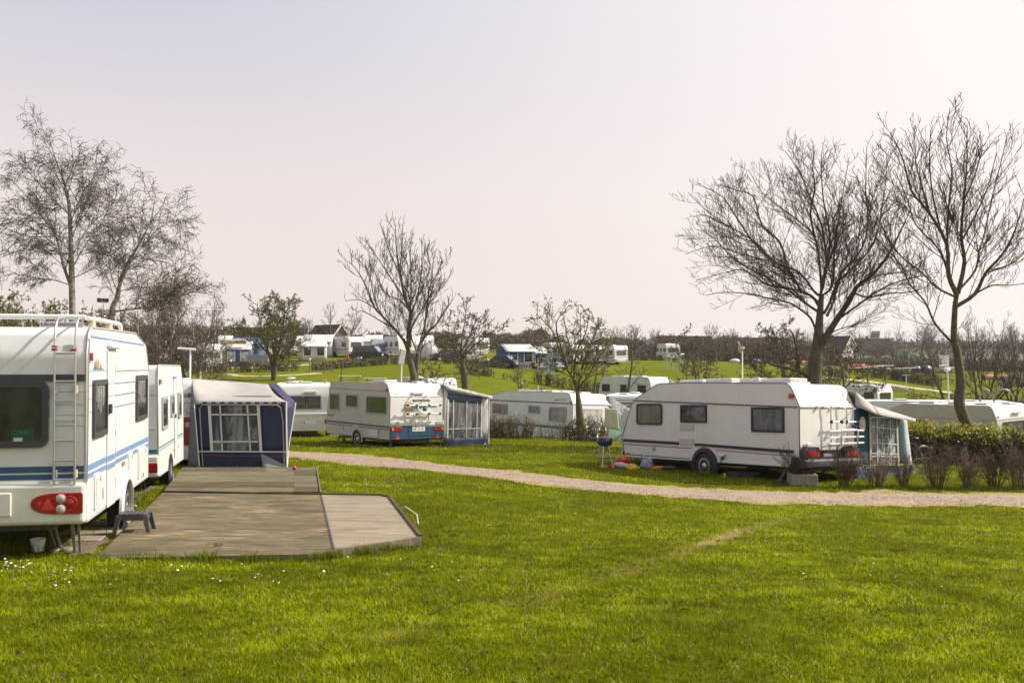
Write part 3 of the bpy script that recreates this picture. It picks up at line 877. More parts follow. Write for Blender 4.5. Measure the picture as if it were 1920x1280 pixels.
# roof rails
m = MB()
m.tube([(.40, 1.02, 2.66), (.40, -1.06, 2.66)], .032, 10)
rr_ = m.build('roof_rail', M['whitemetal'], c.root, smooth=60)
m = MB(); m.tube([(.42, -1.06, 2.65), (1.1, -1.07, 2.66), (2.5, -1.07, 2.665), (2.62, -1.07, 2.63), (2.64, -1.07, 2.57)], .028, 10)
m.build('side_rail', M['whitemetal'], rr_, smooth=60)
for x in (.75, 1.85):
    m = MB(); m.prism([(-.10, 0), (.10, 0), (.07, .10), (.035, .135), (-.035, .135), (-.07, .10)], (x, -1.02, 2.545), (1, 0, 0), (0, 0, 1), .07)
    m.build('rail_foot', M['canvastan'], rr_, bevel=.012)
m = MB(); m.prism([(-.9, 0), (.12, 0), (-.12, .085), (-.9, .085)], (.9, .62, 2.545), (0, -1, 0), (0, 0, 1), .5)
m.build('skylight', M['slate'], c.root, bevel=.01)
c.hatch(.62, -.80, 2.54, .4, .38, .07)
# right-hand side with the door
c.window('R', .285, 1.256, 1.10, 1.93, M['winframe'], M['windark'], r=.05, fw=.06, d=.035)
c.window('R', 3.39, 1.284, 4.40, 1.951, M['winframe'], M['windark'], r=.05, fw=.06, d=.035)
for (x0, x1) in ((.35, 1.03), (3.46, 4.33)):
    o, ux, uy = c.frame('R', (x0 + x1) / 2, 1.6)
    w = x1 - x0
    m = MB()
    rows = []
    for j in range(9):
        t = j / 8
        rows.append([o + ux * (w * (s_ - .5) * (.93 - .06 * math.sin(t * PI))) + uy * (.27 - .16 * t - .22 * t * (1 - abs(2 * s_ - 1)) ** .8) + Vector((0, -.0235 - .003 * math.sin(s_ * 25), 0)) for s_ in [k / 16 for k in range(17)]])
    m.sheet(rows); cu = m.build('curtain', M['winnet'], c.root, smooth=60, solid=.002)
d0, d1, dz0, dz1 = 1.168, 1.70, .345, 2.30
dr = c.panel('door', M['white'], 'R', d0, dz0, d1, dz1, .03, .014)
m = MB(); o, ux, uy = c.frame('R', (d0 + d1) / 2, (dz0 + dz1) / 2)
m.ring(rrect(d1 - d0 + .02, dz1 - dz0 + .02, .035), rrect(d1 - d0 - .006, dz1 - dz0 - .006, .025), o, ux, uy, .017, .001)
m.build('door_seal', M['lowgrey'], dr)
m = MB(); m.box(d0, d1, -1.15 - .018, -1.15 - .0135, .80, .812); m.build('door_split', M['alumat'], dr)
c.panel('handle', M['black'], 'R', 1.23, 1.50, 1.35, 1.617, .02, .03, .012, dr)
for z in (.55, .95, 1.2, 2.0):
    m = MB(); m.box(d1 - .012, d1 + .03, -1.15 - .026, -1.15 - .001, z, z + .09); m.build('hinge', M['lowgrey'], dr)
m = MB(); m.prism([(-.30, 0), (.28, 0), (.28, .05), (.22, .09), (-.24, .09), (-.30, .05)], (1.47, -1.15, 2.31), (1, 0, 0), (0, 0, 1), .07)
m.build('door_light', M['hatch'], c.root, bevel=.02)
L = 4.66
for a0, a1 in ((.02, d0), (d1 + .0, L)):
    for z, h in ((.902, .072), (.815, .055)):
        c.stripe(M['blue2'], 'R', a0, z, a1, z, h)
for z, h in ((.902, .072), (.815, .055)):
    c.stripe(M['blue2'], 'R', d0 + .01, z, d1 - .01, z, h, off=.0146)
    c.stripe(M['lowgrey'], 'R', .02, z - .025, 4.6, z - .025, .004, name='pinstripe')
for z in (2.03, 1.87, 1.715, 1.565):
    for a0, a1 in ((.02, .27), (d0 + .02, 3.36)) if z < 1.93 else ((.02, d0), (d1, L - .02)):
        c.stripe(M['lilac'], 'R', a0, z, a1, z, .009, off=.0146 if a0 > 1 else .0006, name='pinstripe')
c.stripe(M['blue2'], 'R', .2, 2.42, 4.2, 2.40, .022, name='pinstripe')
c.stripe(M['roofdirt'], 'R', .28, 2.455, 3.45, 2.475, .06, name='roof_edge')
m = MB(); m.prism([(0, 0), (d0 - .02, 0), (d0 - .02, .40), (0, .40)], (.02, -1.15, .37), (1, 0, 0), (0, 0, 1), .003, .0006)
m.build('skirt_panel', M['lowgrey'], c.root)
m = MB(); m.prism([(0, 0), (.25, 0), (.25, .4), (0, .4)], (d1 + .02, -1.15, .37), (1, 0, 0), (0, 0, 1), .003, .0006); m.prism([(0, 0), (1.85, 0), (1.85, .4), (0, .4)], (2.78, -1.15, .37), (1, 0, 0), (0, 0, 1), .003, .0006)
m.build('skirt_panel', M['lowgrey'], c.root)
c.panel('marker_light', M['red'], 'R', .054, 2.153, .20, 2.243, .01, .03)
for (a0, z0, a1, z1) in ((.391, .418, .74, .835), (2.74, .48, 3.05, .885), (3.61, .42, 4.30, .865)):
    h = c.panel('service_hatch', M['white'], 'R', a0, z0, a1, z1, .03, .022)
    c.panel('hatch_door', M['mould'], 'R', a0 + .05, z0 + .05, a1 - .05, z1 - .05, .02, .006, .0225, h)
    c.panel('latch', M['winframelight'], 'R', a1 - .12, z1 - .10, a1 - .07, z1 - .05, .01, .008, .029, h)
c.panel('socket_cover', M['lowgrey'], 'R', .917, .49, 1.0, .625, .01, .02)
for (a0, z0, a1, z1) in ((2.28, .745, 2.40, .80), (3.97, .41, 4.11, .465)):
    c.panel('side_marker', M['orange'], 'R', a0, z0, a1, z1, .025, .025)
c.panel('sticker', M['ink'], 'R', 4.42, .47, 4.5, .53, .004, .002)
# sun-and-waves emblem
em = empty('emblem', (.62, -1.15, 2.10), parent=c.root)
for k, (h, mt) in enumerate(((.05, 'teal'), (.075, 'blue'), (.10, 'orange'), (.085, 'orange'), (.06, 'canvastan'), (.04, 'redline'))):
    m = MB(); m.prism([(-.028, -.035), (.028, -.035), (.02, h - .02), (-.01, h)], (-.2 + k * .075, 0, -.01), (1, 0, 0), (0, 0, 1), .002, .001); m.build('emblem_bar', M[mt], em)
m = MB()
for k in range(9):
    m.beam((-.32 + k * .08, -.002, -.05 + (.018 if k % 2 else -.012)), (-.24 + k * .08, -.002, -.05 + (-.012 if k % 2 else .018)), .003, .014)
m.build('emblem_wave', M['teal'], em)
m = MB(); m.prism(rrect(.16, .014, .004), (-.33, 0, .06), (1, 0, 0), (0, 0, 1), .002, .001); m.prism(rrect(.12, .014, .004), (-.35, 0, .035), (1, 0, 0), (0, 0, 1), .002, .001); m.build('emblem_line', M['lilac'], em)
c.wheel(2.60, .13, r=.315, side=-1, arch_mat=M['white'], arch=.50, arch_r=.40)
c.wheel(2.60, .13, r=.315, side=1)
for y in (-.72, .72): c.steady(.22, y, .34, -.08, .42)
c.steady(.10, -1.02, .34, -.06, .10); c.steady(4.0, -.8, .34, -.12, -.3)
m = MB(); m.box(.15, 4.4, -.5, -.44, .24, .345); m.box(.15, 4.4, .44, .5, .24, .345); m.box(2.5, 2.66, -1.0, 1.0, .1, .2)
m.box(.05, .3, -.8, .8, .26, .335)
m.build('chassis', M['darksteel'], c.root)
c.drawbar(4.66, .4, -.1)

# ---------- second caravan: white with teal lines
prof = fillet([(0, .29, .04), (3.95, .29, .05), (4.08, 1.9, .2), (3.7, 2.38, .2), (.10, 2.36, .13), (0, 2.0, .25)], 5)
c2 = Caravan('caravan', 'white caravan with thin teal lines, second from the left behind the ladder caravan', 'caravan', CG, (-7.671, 18.242, -2.594), 102.08, 1.23, -.86, 2.3, prof, M['white'], M['alumat'])
c = c2
for a0, z0, a1, z1 in ((.42, 1.13, 1.20, 1.76), (1.76, 1.32, 2.30, 1.79), (3.0, 1.24, 3.55, 1.81)):
    c.window('R', a0, z0, a1, z1, M['winframelight'], M['windark'], r=.05, fw=.06, d=.03)
dr = c.panel('door', M['white'], 'R', 2.30, .44, 2.80, 2.12, .03, .013)
c.panel('handle', M['black'], 'R', 2.36, 1.28, 2.46, 1.36, .02, .03, .0125, dr)
m = MB(); m.box(2.30, 2.315, -1.172, -1.151, .44, 2.12); m.box(2.785, 2.80, -1.172, -1.151, .44, 2.12); m.build('door_seal', M['lowgrey'], dr)
m = MB(); m.prism([(-.28, 0), (.25, 0), (.2, .08), (-.22, .08)], (2.5, -1.15, 2.13), (1, 0, 0), (0, 0, 1), .06); m.build('door_light', M['hatch'], c.root, bevel=.015)
for z, h in ((.80, .028), (.755, .014)):
    c.stripe(M['teal'], 'R', .03, z, 2.29, z + .03, h); c.stripe(M['teal'], 'R', 2.82, z + .04, 3.95, z + .055, h)
for z, h in ((.76, .03), (.71, .05)): c.stripe(M['teal'], 'B', -1.12, z, 1.12, z, h)
c.stripe(M['alumat'], 'B', -1.12, 1.79, 1.12, 1.79, .022, name='rear_rail')
c.panel('marker_light', M['red'], 'R', .108, 2.0, .30, 2.088, .01, .03)
m = MB(); m.box(-.10, .01, -1.165, 1.165, .285, .69); m.build('rear_bumper', M['mould'], c.root, bevel=.05, bseg=3)
for sg in (-1, 1):
    tl = c.panel('tail_light', M['red'], 'B', sg * .70, .375, sg * 1.14, .545, .015, .02, .10)
    c.panel('reversing_lamp', M['clearlens'], 'B', sg * .70, .38, sg * .80, .54, .01, .005, .121, tl)
m = MB(); m.tube([(-.0, -1.0, 1.18), (-.05, -1.0, 1.18), (-.05, -1.06, 1.18), (0, -1.06, 1.18)], .012, 6); m.build('grab_handle', M['alu'], c.root)
c.window('B', -.75, 1.1, .75, 1.72, M['winframelight'], M['windark'], r=.06)
c.panel('side_marker', M['orange'], 'R', 2.86, .62, 2.95, .66, .01, .02); c.panel('side_marker', M['orange'], 'R', 2.2, .60, 2.28, .64, .01, .02)
c.panel('emblem', M['canvastan'], 'R', 1.30, 1.48, 1.42, 1.68, .03, .003)
c.wheel(1.72, .17, r=.31, side=-1); c.wheel(1.72, .17, r=.31, side=1)
c.steady(.3, -.8, .29, -.1, .25); c.steady(.3, .8, .29, -.1, .25); c.steady(3.4, -.85, .3, -.1, .3)
c.drawbar(3.95, .36, 0)
c.hatch(1.4, -.2, 2.36, .5, .5)

# ---------- third caravan, rounded rear, mostly behind the big awning
c3loc = (-9.72, 26.75, -3.24)
prof = fillet([(0, .42, .06), (4.6, .42, .06), (4.7, 1.9, .25), (4.2, 2.55, .25), (.25, 2.55, .3), (0, 1.9, .3)], 5)
c3 = Caravan('caravan', 'white caravan with big red tail light beside the blue and grey awning', 'caravan', CG, c3loc, 98, 3.2, 0, 2.3, prof, M['white'], M['alumat'])
c = c3
c.stripe(M['lilac'], 'B', -1.1, 1.88, 1.1, 1.88, .03)
for k in range(3): c.stripe(M['teal'], 'B', -1.0 + .0, 2.05 + k * .035, -.35, 2.05 + k * .035, .02, name='lettering_line')
for sg in (-1, 1):
    tl = c.panel('tail_light', M['red'], 'B', sg * .80, .75, sg * 1.12, 1.52, .14, .03, .002)
    m = MB(); m.lathe([(.085, 0), (.07, .02), (.03, .028)], (-.033, sg * .97, 1.30), (-1, 0, 0), 16); m.build('round_lamp', M['clearlens'], tl, smooth=40)
    m = MB(); m.lathe([(.055, 0), (.04, .02)], (.0, sg * 1.0, 2.12), (-1, 0, .2), 12); m.build('marker_light', M['red'], c.root)
    m = MB(); m.ball((-.01, sg * .98, 1.72), .025, .09, .13); m.build('grab_recess', M['lowgrey'], c.root, smooth=60)
c.window('B', -.7, 1.15, .7, 1.75, M['winframelight'], M['windark'], r=.06)
m = MB(); m.box(-.09, .02, -1.16, 1.16, .36, .66); m.build('rear_bumper', M['mould'], c.root, bevel=.05)
c.wheel(2.3, .3, side=-1); c.wheel(2.3, .3, side=1); c.drawbar(4.6)
c.hatch(.9, .2, 2.55, .6, .5, .12); c.hatch(2.5, -.3, 2.55, .5, .5, .1)
m = MB(); m.box(.35, .75, -.55, -.25, 2.55, 2.70); m.tube([(.5, .25, 2.55), (.5, .25, 2.98)], .03, 8); m.build('aerial_box', M['hatch'], c.root, bevel=.02)
m = MB(); m.tube([(1.2, -.8, 2.5), (1.2, -.8, 3.42)], .025, 8); m.tube([(1.18, -.95, 3.42), (1.22, -.45, 3.46)], .035, 6); m.build('aerial_mast', M['whitemetal'], c.root)

# ---------- fourth: white rear wall with a wide curtained window, between the awning and the beige one
prof = fillet([(0, .42, .08), (4.8, .42, .06), (4.9, 1.9, .25), (4.4, 2.5, .3), (.15, 2.52, .25), (-.0, 1.95, .3)], 5)
c4_ = Caravan('caravan', 'white caravan showing its rear with wide curtained window, just left of the beige caravan', 'caravan', CG, (-9.25, 44.2, -3.87), 101, .4, 0, 2.35, prof, M['white'], M['alumat'])
c = c4_
c.window('B', -.78, 1.36, .80, 2.0, M['winframelight'], M['wincurt'], r=.05, fw=.05)
m = MB(); m.box(-.05, .04, -.29 - .28, -.29 + .28, 2.09, 2.18); m.build('brake_light_pod', M['hatch'], c.root, bevel=.015)
c.panel('brake_light', M['red'], 'B', -.10, 2.115, -.48, 2.155, .01, .012, .055)
c.stripe(M['alumat'], 'B', -1.15, 2.03, 1.15, 2.03, .025, name='rear_rail')
m = MB(); m.box(-.07, .02, -1.17, 1.17, .42, 1.14); m.build('rear_panel', M['mould'], c.root, bevel=.04, bseg=3)
m = MB(); m.box(-.10, .0, -1.175, 1.175, 1.10, 1.22); m.build('rear_shelf', M['white'], c.root, bevel=.03)
m = MB(); m.box(-.085, 0, -.85, .35, .55, .92); m.build('plate_recess', M['lowgrey'], c.root, bevel=.02)
p_ = c.panel('number_plate', M['plate'], 'B', -.02, .73, -.55, .87, .01, .008, .086); c.panel('plate_band', M['blue2'], 'B', -.02, .735, -.06, .865, .003, .002, .095, p_)
for sg in (-1, 1):
    c.panel('tail_light', M['red'], 'B', sg * .92, .74, sg * 1.12, .93, .015, .02, .07); c.panel('reflector', M['redbright'], 'B', sg * 1.02, .50, sg * 1.14, .60, .02, .015, .071)
c.wheel(2.4, .33, side=-1); c.wheel(2.4, .33, side=1); c.drawbar(4.85)
for x, y in ((.9, .5), (.9, -.1), (2.2, .3)): c.hatch(x, y, 2.5, .55, .5, .1)
m = MB(); m.tube([(.5, .62, 2.5), (.5, .62, 2.74)], .03, 8); m.ball((.5, .55, 2.76), .1, .22, .05); m.build('satellite_dish', M['hatch'], c.root, smooth=50)
m = MB(); m.tube([(.4, -.95, 2.5), (.4, -.95, 2.68)], .05, 8); m.build('flue', M['winframelight'], c.root)
m = MB(); m.box(.1, 4.4, -.6, .6, .3, .43); m.build('chassis', M['darksteel'], c.root)

# ---------- fifth: beige with blue rear and bicycle rack
prof = fillet([(0, .46, .04), (4.88, .48, .06), (4.95, .95, .1), (4.72, 2.2, .2), (4.45, 2.52, .2), (.22, 2.50, .28), (0, 2.02, .3)], 6)
c5 = Caravan('caravan', 'beige caravan with dark blue rear panel and a folded white bicycle rack', 'caravan', CG, (-3.499, 36.511, -3.606), 127.55, .89, 1.49, 2.3, prof, M['cream'], M['winframelight'])
c = c5
m = MB(); m.prism([(max(.006, min(x, 4.9)), z) for x, z in prof], (0, 1.15, 0), (-1, 0, 0), (0, 0, 1), .0, .0)
m = MB(); m.prism([(-x, z) for x, z in prof][::-1], (0, 1.15, 0), UX_LEFT, UZ, .004, .0006)
m.build('side_wall', M['beige'], c.root)
for a0, z0, a1, z1 in ((4.66, 1.389, 3.80, 2.08), (3.32, 1.535, 2.35, 2.06), (1.735, 1.345, .185, 2.04)):
    c.window('L', a0, z0, a1, z1, M['winframelight'], M['wingreen'], r=.05, fw=.06, d=.03)
vent(c, 'L', 2.748, 1.292, 2.33, 1.42); vent(c, 'L', 2.76, .778, 2.31, .915)
c.stripe(M['slate'], 'L', 4.95, .93, .03, .88, .07, off=.0055); c.stripe(M['slate'], 'L', 4.92, .845, .03, .80, .03, off=.0055); c.stripe(M['canvastan'], 'L', 4.93, .905, .03, .86, .016, off=.0055)
c.stripe(M['slate'], 'L', 4.72, 2.255, .1, 2.19, .02, off=.0055, name='pinstripe')
h = c.panel('service_hatch', M['beige'], 'L', 1.56, .503, .81, .787, .03, .014, .005); c.panel('hatch_door', M['cream'], 'L', 1.50, .54, .87, .75, .02, .004, .0195, h)
for x in (.72, 3.42): c.panel('side_marker', M['redline'], 'L', x, .70, x + .09, .76, .02, .02, .005)
c.panel('marker_light', M['red'], 'L', .16, 2.20, .27, 2.30, .01, .03)
lg = c.panel('emblem', M['teal'], 'L', 4.80, 1.17, 4.45, 1.22, .02, .003, .005); c.panel('emblem_dot', M['redline'], 'L', 4.42, 1.15, 4.34, 1.26, .02, .003, .005)
c.stripe(M['alumat'], 'B', -1.14, 2.02, 1.14, 2.02, .03, d=.02, name='rear_rail')
c.stripe(M['alumat'], 'B', -1.14, 1.135, 1.14, 1.135, .02, d=.012, name='rear_rail')
m = MB(); m.box(-.045, .01, -1.155, 1.155, .955, 1.13); m.build('light_board', M['cream'], c.root, bevel=.02)
for sg in (-1, 1): c.panel('fog_lamp', M['clearlens'], 'B', sg * .80, 1.0, sg * 1.1, 1.11, .02, .02, .046)
m = MB(); m.box(-.06, .02, -1.158, 1.158, .455, .95); m.build('rear_bumper', M['bluebump'], c.root, bevel=.03)
m = MB(); m.box(-.072, 0, -.50, .42, .57, .93); m.build('plate_recess', M['bluebump'], c.root, bevel=.02)
for sg in (-1, 1):
    tl = c.panel('tail_light', M['red'], 'B', sg * .70, .78, sg * 1.12, .905, .015, .02, .061); c.panel('reversing_lamp', M['orange'], 'B', sg * 1.02, .79, sg * 1.11, .895, .01, .005, .082, tl)
    m = MB(); m.prism([(-.1, -.09), (.1, -.09), (0, .09)], (-.062, sg * .86, .56), UX_REAR, UZ, .012); m.build('reflector_triangle', M['redbright'], c.root)
pl = c.panel('number_plate', M['plate'], 'B', .24, .752, -.30, .90, .01, .008, .075)
text('plate_number', 'SB 23·91', .135, M['ink'], pl, Vector((-.0835, -.03, .823)), UX_REAR, UZ, .001)
m = MB(); m.box(-.05, .06, -.27, .24, 2.10, 2.19); m.build('brake_light_pod', M['hatch'], c.root, bevel=.015)
c.panel('brake_light', M['red'], 'B', .19, 2.125, -.22, 2.165, .01, .012, .046)
em = c.panel('emblem_script', M['redline'], 'B', .98, 2.09, .82, 2.13, .01, .003)
for k, (mt, z) in enumerate((('teal', 1.62), ('lilac', 1.58))): c.stripe(M[mt], 'B', .55, z, -.85, z, .04 if k == 0 else .015, name='graphic_band')
c.stripe(M['teal'], 'B', .25, 1.60, -.35, 1.60, .09, off=.005, name='graphic_band')
m = MB(); m.lathe([(.22, 0), (.22, .004)], (-.001, .34, 1.60), (-1, 0, 0), 24); m.build('graphic_disc', M['redline'].copy() if False else M['canvastan'], c.root)
# bicycle rack
rk = MB()
for y in (.24, -.40):
    rk.tube([(-.02, y + .04, 2.04), (-.14, y + .02, 2.02), (-.16, y, 1.9), (-.16, y, 1.15), (-.02, y, 1.06)], .022, 8)
rack = rk.build('bicycle_rack', M['whitemetal'], c.root, smooth=60)
for z in (1.70, 1.39):
    m = MB(); m.tube([(-.24, .55, z), (-.24, -.84, z)], .026, 8); m.build('rail', M['whitemetal'], rack, smooth=60)
    for y in (.55, .18, -.36, -.84):
        m = MB(); m.box(-.29, -.2, y - .035, y + .035, z - .035, z + .035); m.build('clamp', M['black'], rack)
m = MB(); m.tube([(-.18, .30, 1.88), (-.18, -.42, 1.88)], .036, 8); m.build('padded_bar', M['black'], rack, smooth=60)
m = MB(); m.tube([(-.2, .12, 1.72), (-.3, .10, 1.5), (-.32, -.05, 1.40), (-.32, -.18, 1.40), (-.3, -.32, 1.5), (-.2, -.34, 1.72)], .026, 8); m.build('hoop', M['whitemetal'], rack, smooth=60)
m = MB(); m.box(-.33, -.22, -.20, -.10, 1.5, 1.6); m.build('lock', M['black'], rack)
c.wheel(2.36, .37, r=.30, side=1, arch_mat=M['winframelight'], arch=.42, arch_r=.355, spokes=8); c.wheel(2.36, .37, r=.30, side=-1)
c.steady(.45, .8, .46, .08, .1); c.steady(4.3, .8, .46, .08, .35); c.steady(.45, -.8, .46, .08, .1)
m = MB(); m.box(.1, 4.6, -.6, .6, .33, .47); m.build('chassis', M['darksteel'], c.root)
c.drawbar(4.88)
c.hatch(1.6, .35, 2.50, .62, .55, .12); c.hatch(.85, -.55, 2.50, .4, .35, .08); c.hatch(2.9, -.2, 2.51, .6, .5, .1); c.hatch(.5, -.8, 2.48, .25, .2, .06)
m = MB(); m.tube([(1.3, -.1, 2.5), (1.3, -.1, 3.25)], .022, 8); m.build('aerial_mast', M['whitemetal'], c.root)
m = MB(); m.obox((1.3, -.1, 3.5), (1, 0, 0), (0, 1, .2), (0, -.2, 1), .05, .12, .28); m.build('aerial', M['winframelight'], c.root, bevel=.02)

# ---------- sixth: long white caravan behind the hedge
prof = fillet([(0, .42, .05), (6.1, .42, .05), (6.2, 1.65, .2), (5.95, 2.32, .35), (4.9, 2.50, .5), (.25, 2.50, .28), (0, 2.0, .3)], 6)
c6 = Caravan('caravan', 'long white caravan with a grey side partly behind the brown hedge near the leaning tree', 'caravan', CG, (3.579, 45.779, -4.361), 129, .6, 3.04, 2.3, prof, M['white'], M['winframelight'])
c = c6
c.window('L', 5.90, 1.33, 4.67, 1.88, M['winframelight'], M['winplum'], r=.04, fw=.06); c.window('L', 3.11, 1.467, 2.25, 1.86, M['winframelight'], M['wincurt'], r=.04, fw=.06); c.window('L', 1.61, 1.15, .40, 1.84, M['winframelight'], M['wincurt'], r=.04, fw=.06)
c.stripe(M['slate'], 'L', 6.17, 2.0, .03, 1.99, .05, d=.015, name='side_rail'); c.stripe(M['slate'], 'L', 6.1, .85, .03, .85, .12)
c.stripe(M['slate'], 'B', 1.12, 1.98, -1.12, 1.98, .03, d=.015, name='rear_rail')
c.window('B', .62, 1.10, -.74, 1.83, M['hatch'], M['winpale'], r=.05, fw=.05)
c.panel('marker_light', M['red'], 'L', .06, 2.0, .16, 2.12, .01, .03, .016)
lg = c.panel('lettering', M['slate'], 'L', 1.22, 2.14, .98, 2.19, .005, .002); c.panel('lettering', M['slate'], 'L', .92, 2.15, .52, 2.17, .005, .002)
m = MB()
for i in range(6): m.beam((1.05 - i * .1, 1.153, 2.20 + .05 * math.sin(i * .63)), (.95 - i * .1, 1.153, 2.20 + .05 * math.sin((i + 1) * .63)), .003, .012)
m.build('emblem', M['teal'], c.root)
c.panel('lettering', M['slate'], 'B', 1.05, 2.10, .55, 2.16, .01, .003); c.panel('emblem_script', M['redline'], 'B', -.95, 2.12, -1.05, 2.2, .01, .003)
for sg in (-1, 1): c.panel('tail_light', M['red'], 'B', sg * .8, .62, sg * 1.1, .8, .02, .03)
c.wheel(3.1, .34, side=1, arch_mat=M['winframelight'], arch=.45, arch_r=.37); c.wheel(3.1, .34, side=-1); c.drawbar(6.1)
c.hatch(3.3, .1, 2.50, .3, .25, .12); c.hatch(2.3, .4, 2.50, .6, .5, .1); c.hatch(1.4, -.6, 2.49, .8, .6, .08)
m = MB(); m.tube([(3.0, .7, 2.48), (3.0, .7, 2.82)], .04, 8); m.build('flue', M['winframelight'], c.root)
m = MB(); m.box(2.2, 5.6, -.9, -.2, 2.49, 2.62); m.build('roof_rail', M['whitemetal'], c.root, bevel=.03)

# ---------- seventh: the large one on the right
prof = fillet([(0, .44, .04), (6.63, .445, .04), (6.80, 1.0, .12), (6.30, 2.16, .6), (5.2, 2.66, .9), (3.9, 2.66, .4), (.30, 2.585, .36), (0, 2.0, .35)], 7)
c7 = Caravan('caravan', 'large white caravan with navy bands, navy rear bumper and alloy wheel right of centre', 'caravan', CG, (8.194, 25.806, -3.38), 124.91, 2.48, 2.35, 2.25, prof, M['cream'], M['slate'])
c = c7
c.window('L', 6.10, 1.435, 4.985, 2.07, M['black'], M['winnet'], r=.10, fw=.06, d=.035); c.window('L', 4.22, 1.525, 3.19, 2.03, M['navyp'], M['winnetdark'], r=.03, fw=.06, d=.035); c.window('L', 1.565, 1.31, .465, 1.965, M['navyp'], M['winnet'], r=.03, fw=.06, d=.035)
for a0, z0, a1, z1 in ((4.25, 1.29, 3.69, 1.48), (4.27, .87, 3.69, 1.06)): vent(c, 'L', a0, z0, a1, z1)
for a0, z0, a1, z1, h, mt in ((6.73, .90, 4.29, .876, .09, 'navy'), (3.67, .868, .17, .79, .085, 'navy'), (6.73, .855, 4.29, .832, .022, 'alumat'), (3.67, .826, .17, .757, .022, 'alumat'), (6.73, .812, 3.78, .785, .024, 'redline'), (2.88, .765, .17, .715, .022, 'redline'),
    (6.62, .505, 3.85, .48, .028, 'navy'), (2.8, .455, .32, .43, .028, 'navy')): c.stripe(M[mt], 'L', a0, z0, a1, z1, h)
for a0, z0, a1, z1 in ((6.60, .452, 3.85, .45), (2.8, .452, .3, .449)): c.stripe(M['cream'], 'L', a0, z0, a1, z1, .035, d=.02, off=.001, name='skirt')
c.stripe(M['slate'], 'L', 6.26, 2.155, .06, 1.955, .03, d=.015, name='side_rail'); c.stripe(M['redline'], 'L', 6.26, 2.145, .06, 1.945, .01, d=.016, name='side_rail_edge')
c.panel('marker_light', M['red'], 'L', .16, 2.19, .31, 2.31, .01, .035)
for x, z in ((6.42, .53), (.44, .47), (3.3, .83)): c.panel('side_marker', M['orange'], 'L', x, z, x + .13, z + .05, .015, .02, .005)
m = MB(); m.lathe([(.07, 0), (.07, .012), (.05, .02)], (5.35, 1.126, .74), (0, 1, 0), 14); m.build('water_filler', M['winframelight'], c.root)
sk = MB(); sk.obox((2.58, 1.19, .66), (1, 0, 0), (0, 1, -.5), (0, .5, 1), .09, .06, .012); s_ = sk.build('socket_flap', M['hatch'], c.root)
m = MB(); m.tube([(2.58, 1.18, .63), (2.6, 1.2, .5), (2.7, 1.22, .3), (2.8, 1.25, .15), (2.86, 1.3, .03)], .012, 6); m.tube([(2.58, 1.15, .62), (2.59, 1.19, .52)], .035, 8); m.build('mains_lead', M['navy'], c.root)
# rear
c.stripe(M['alumat'], 'B', 1.1, 1.965, -1.1, 1.975, .025, d=.03, name='rear_rail'); c.stripe(M['redline'], 'B', 1.1, 1.953, -1.1, 1.963, .01, d=.012, name='rear_rail_edge')
bm_ = MB(); bm_.prism(fillet([(-.24, .42, .06), (.25, .42, .02), (.25, .70, .02), (-.06, .72, .05), (-.22, .62, .06)], 4), (0, 1.16, 0), (1, 0, 0), (0, 0, 1), 2.32)
bump = bm_.build('rear_bumper', M['navyp'], c.root, smooth=40, bevel=.03, bseg=3)
m = MB(); m.box(-.05, .015, -1.10, 1.10, .70, .87); m.build('light_board', M['navyp'], c.root, bevel=.015)
for sg in (-1, 1):
    m = MB(); m.prism(fillet([(-.34, -.16, .05), (.34, -.16, .05), (.34, .02, .16), (.16, .19, .12), (-.26, .17, .08), (-.34, .05, .05)], 4) if sg < 0 else [(-p[0], p[1]) for p in fillet([(-.34, -.16, .05), (.34, -.16, .05), (.34, .02, .16), (.16, .19, .12), (-.26, .17, .08), (-.34, .05, .05)], 4)][::-1], (-.0, sg * -.0 + (.82 if sg > 0 else -.82), .80), UX_REAR, UZ, .17)
    pod = m.build('light_pod', M['navyp'], c.root, smooth=40, bevel=.03)
    yy = sg * .80
    m = MB(); m.prism(rrect(.36, .15, .02), (-.17, yy + sg * .06, .79), UX_REAR, UZ, .015, .001); m.build('tail_light', M['red'], pod)
    m = MB(); m.prism([(-.075, -.07), (.075, -.07), (0, .07)], (-.17, yy - sg * .20, .79), UX_REAR, UZ, .012, .001); m.build('reflector_triangle', M['redbright'], pod)
c.panel('number_plate', M['plate'], 'B', .26, .66, -.25, .79, .01, .012, .062)
ang = MB()
for y in (.90, ):
    ang.tube([(0, .95, 1.02), (-.10, .93, 1.03), (-.10, .80, 1.05), (0, .78, 1.05)], .018, 8)
ang.build('grab_handle', M['cream'], c.root)
text('rear_script', 'TIP', .20, M['redline'], c.root, Vector((c.xr(2.16), -.67, 2.16)), UX_REAR, Vector((c.xr(2.2) - c.xr(2.12), 0, .08)).normalized(), .002, shear=.15)
text('rear_script', 'OK', .085, M['ink'], c.root, Vector((c.xr(2.11), -.98, 2.11)), UX_REAR, Vector((c.xr(2.15) - c.xr(2.07), 0, .08)).normalized(), .002)
em = MB(); o = Vector((c.xr(2.30) - .004, -.86, 2.30)); em.tube([o + Vector((0, .02, 0)), o + Vector((0, -.02, .10)), o + Vector((0, -.05, .14))], .006, 5); em.prism([(-.07, -.02), (.07, -.03), (.05, .03), (0, .045), (-.05, .03)], o, UX_REAR, Vector((.35, 0, .93)), .004); em.build('emblem', M['winframelight'], c.root)
rk = MB()
for y in (.02, -.63):
    rk.tube([(-.03, y + .22, 1.99), (-.10, y + .08, 1.98), (-.12, y, 1.9), (-.12, y, .98), (-.05, y, .92)], .02, 8)
rack = rk.build('bicycle_rack', M['alu'], c.root, smooth=60)
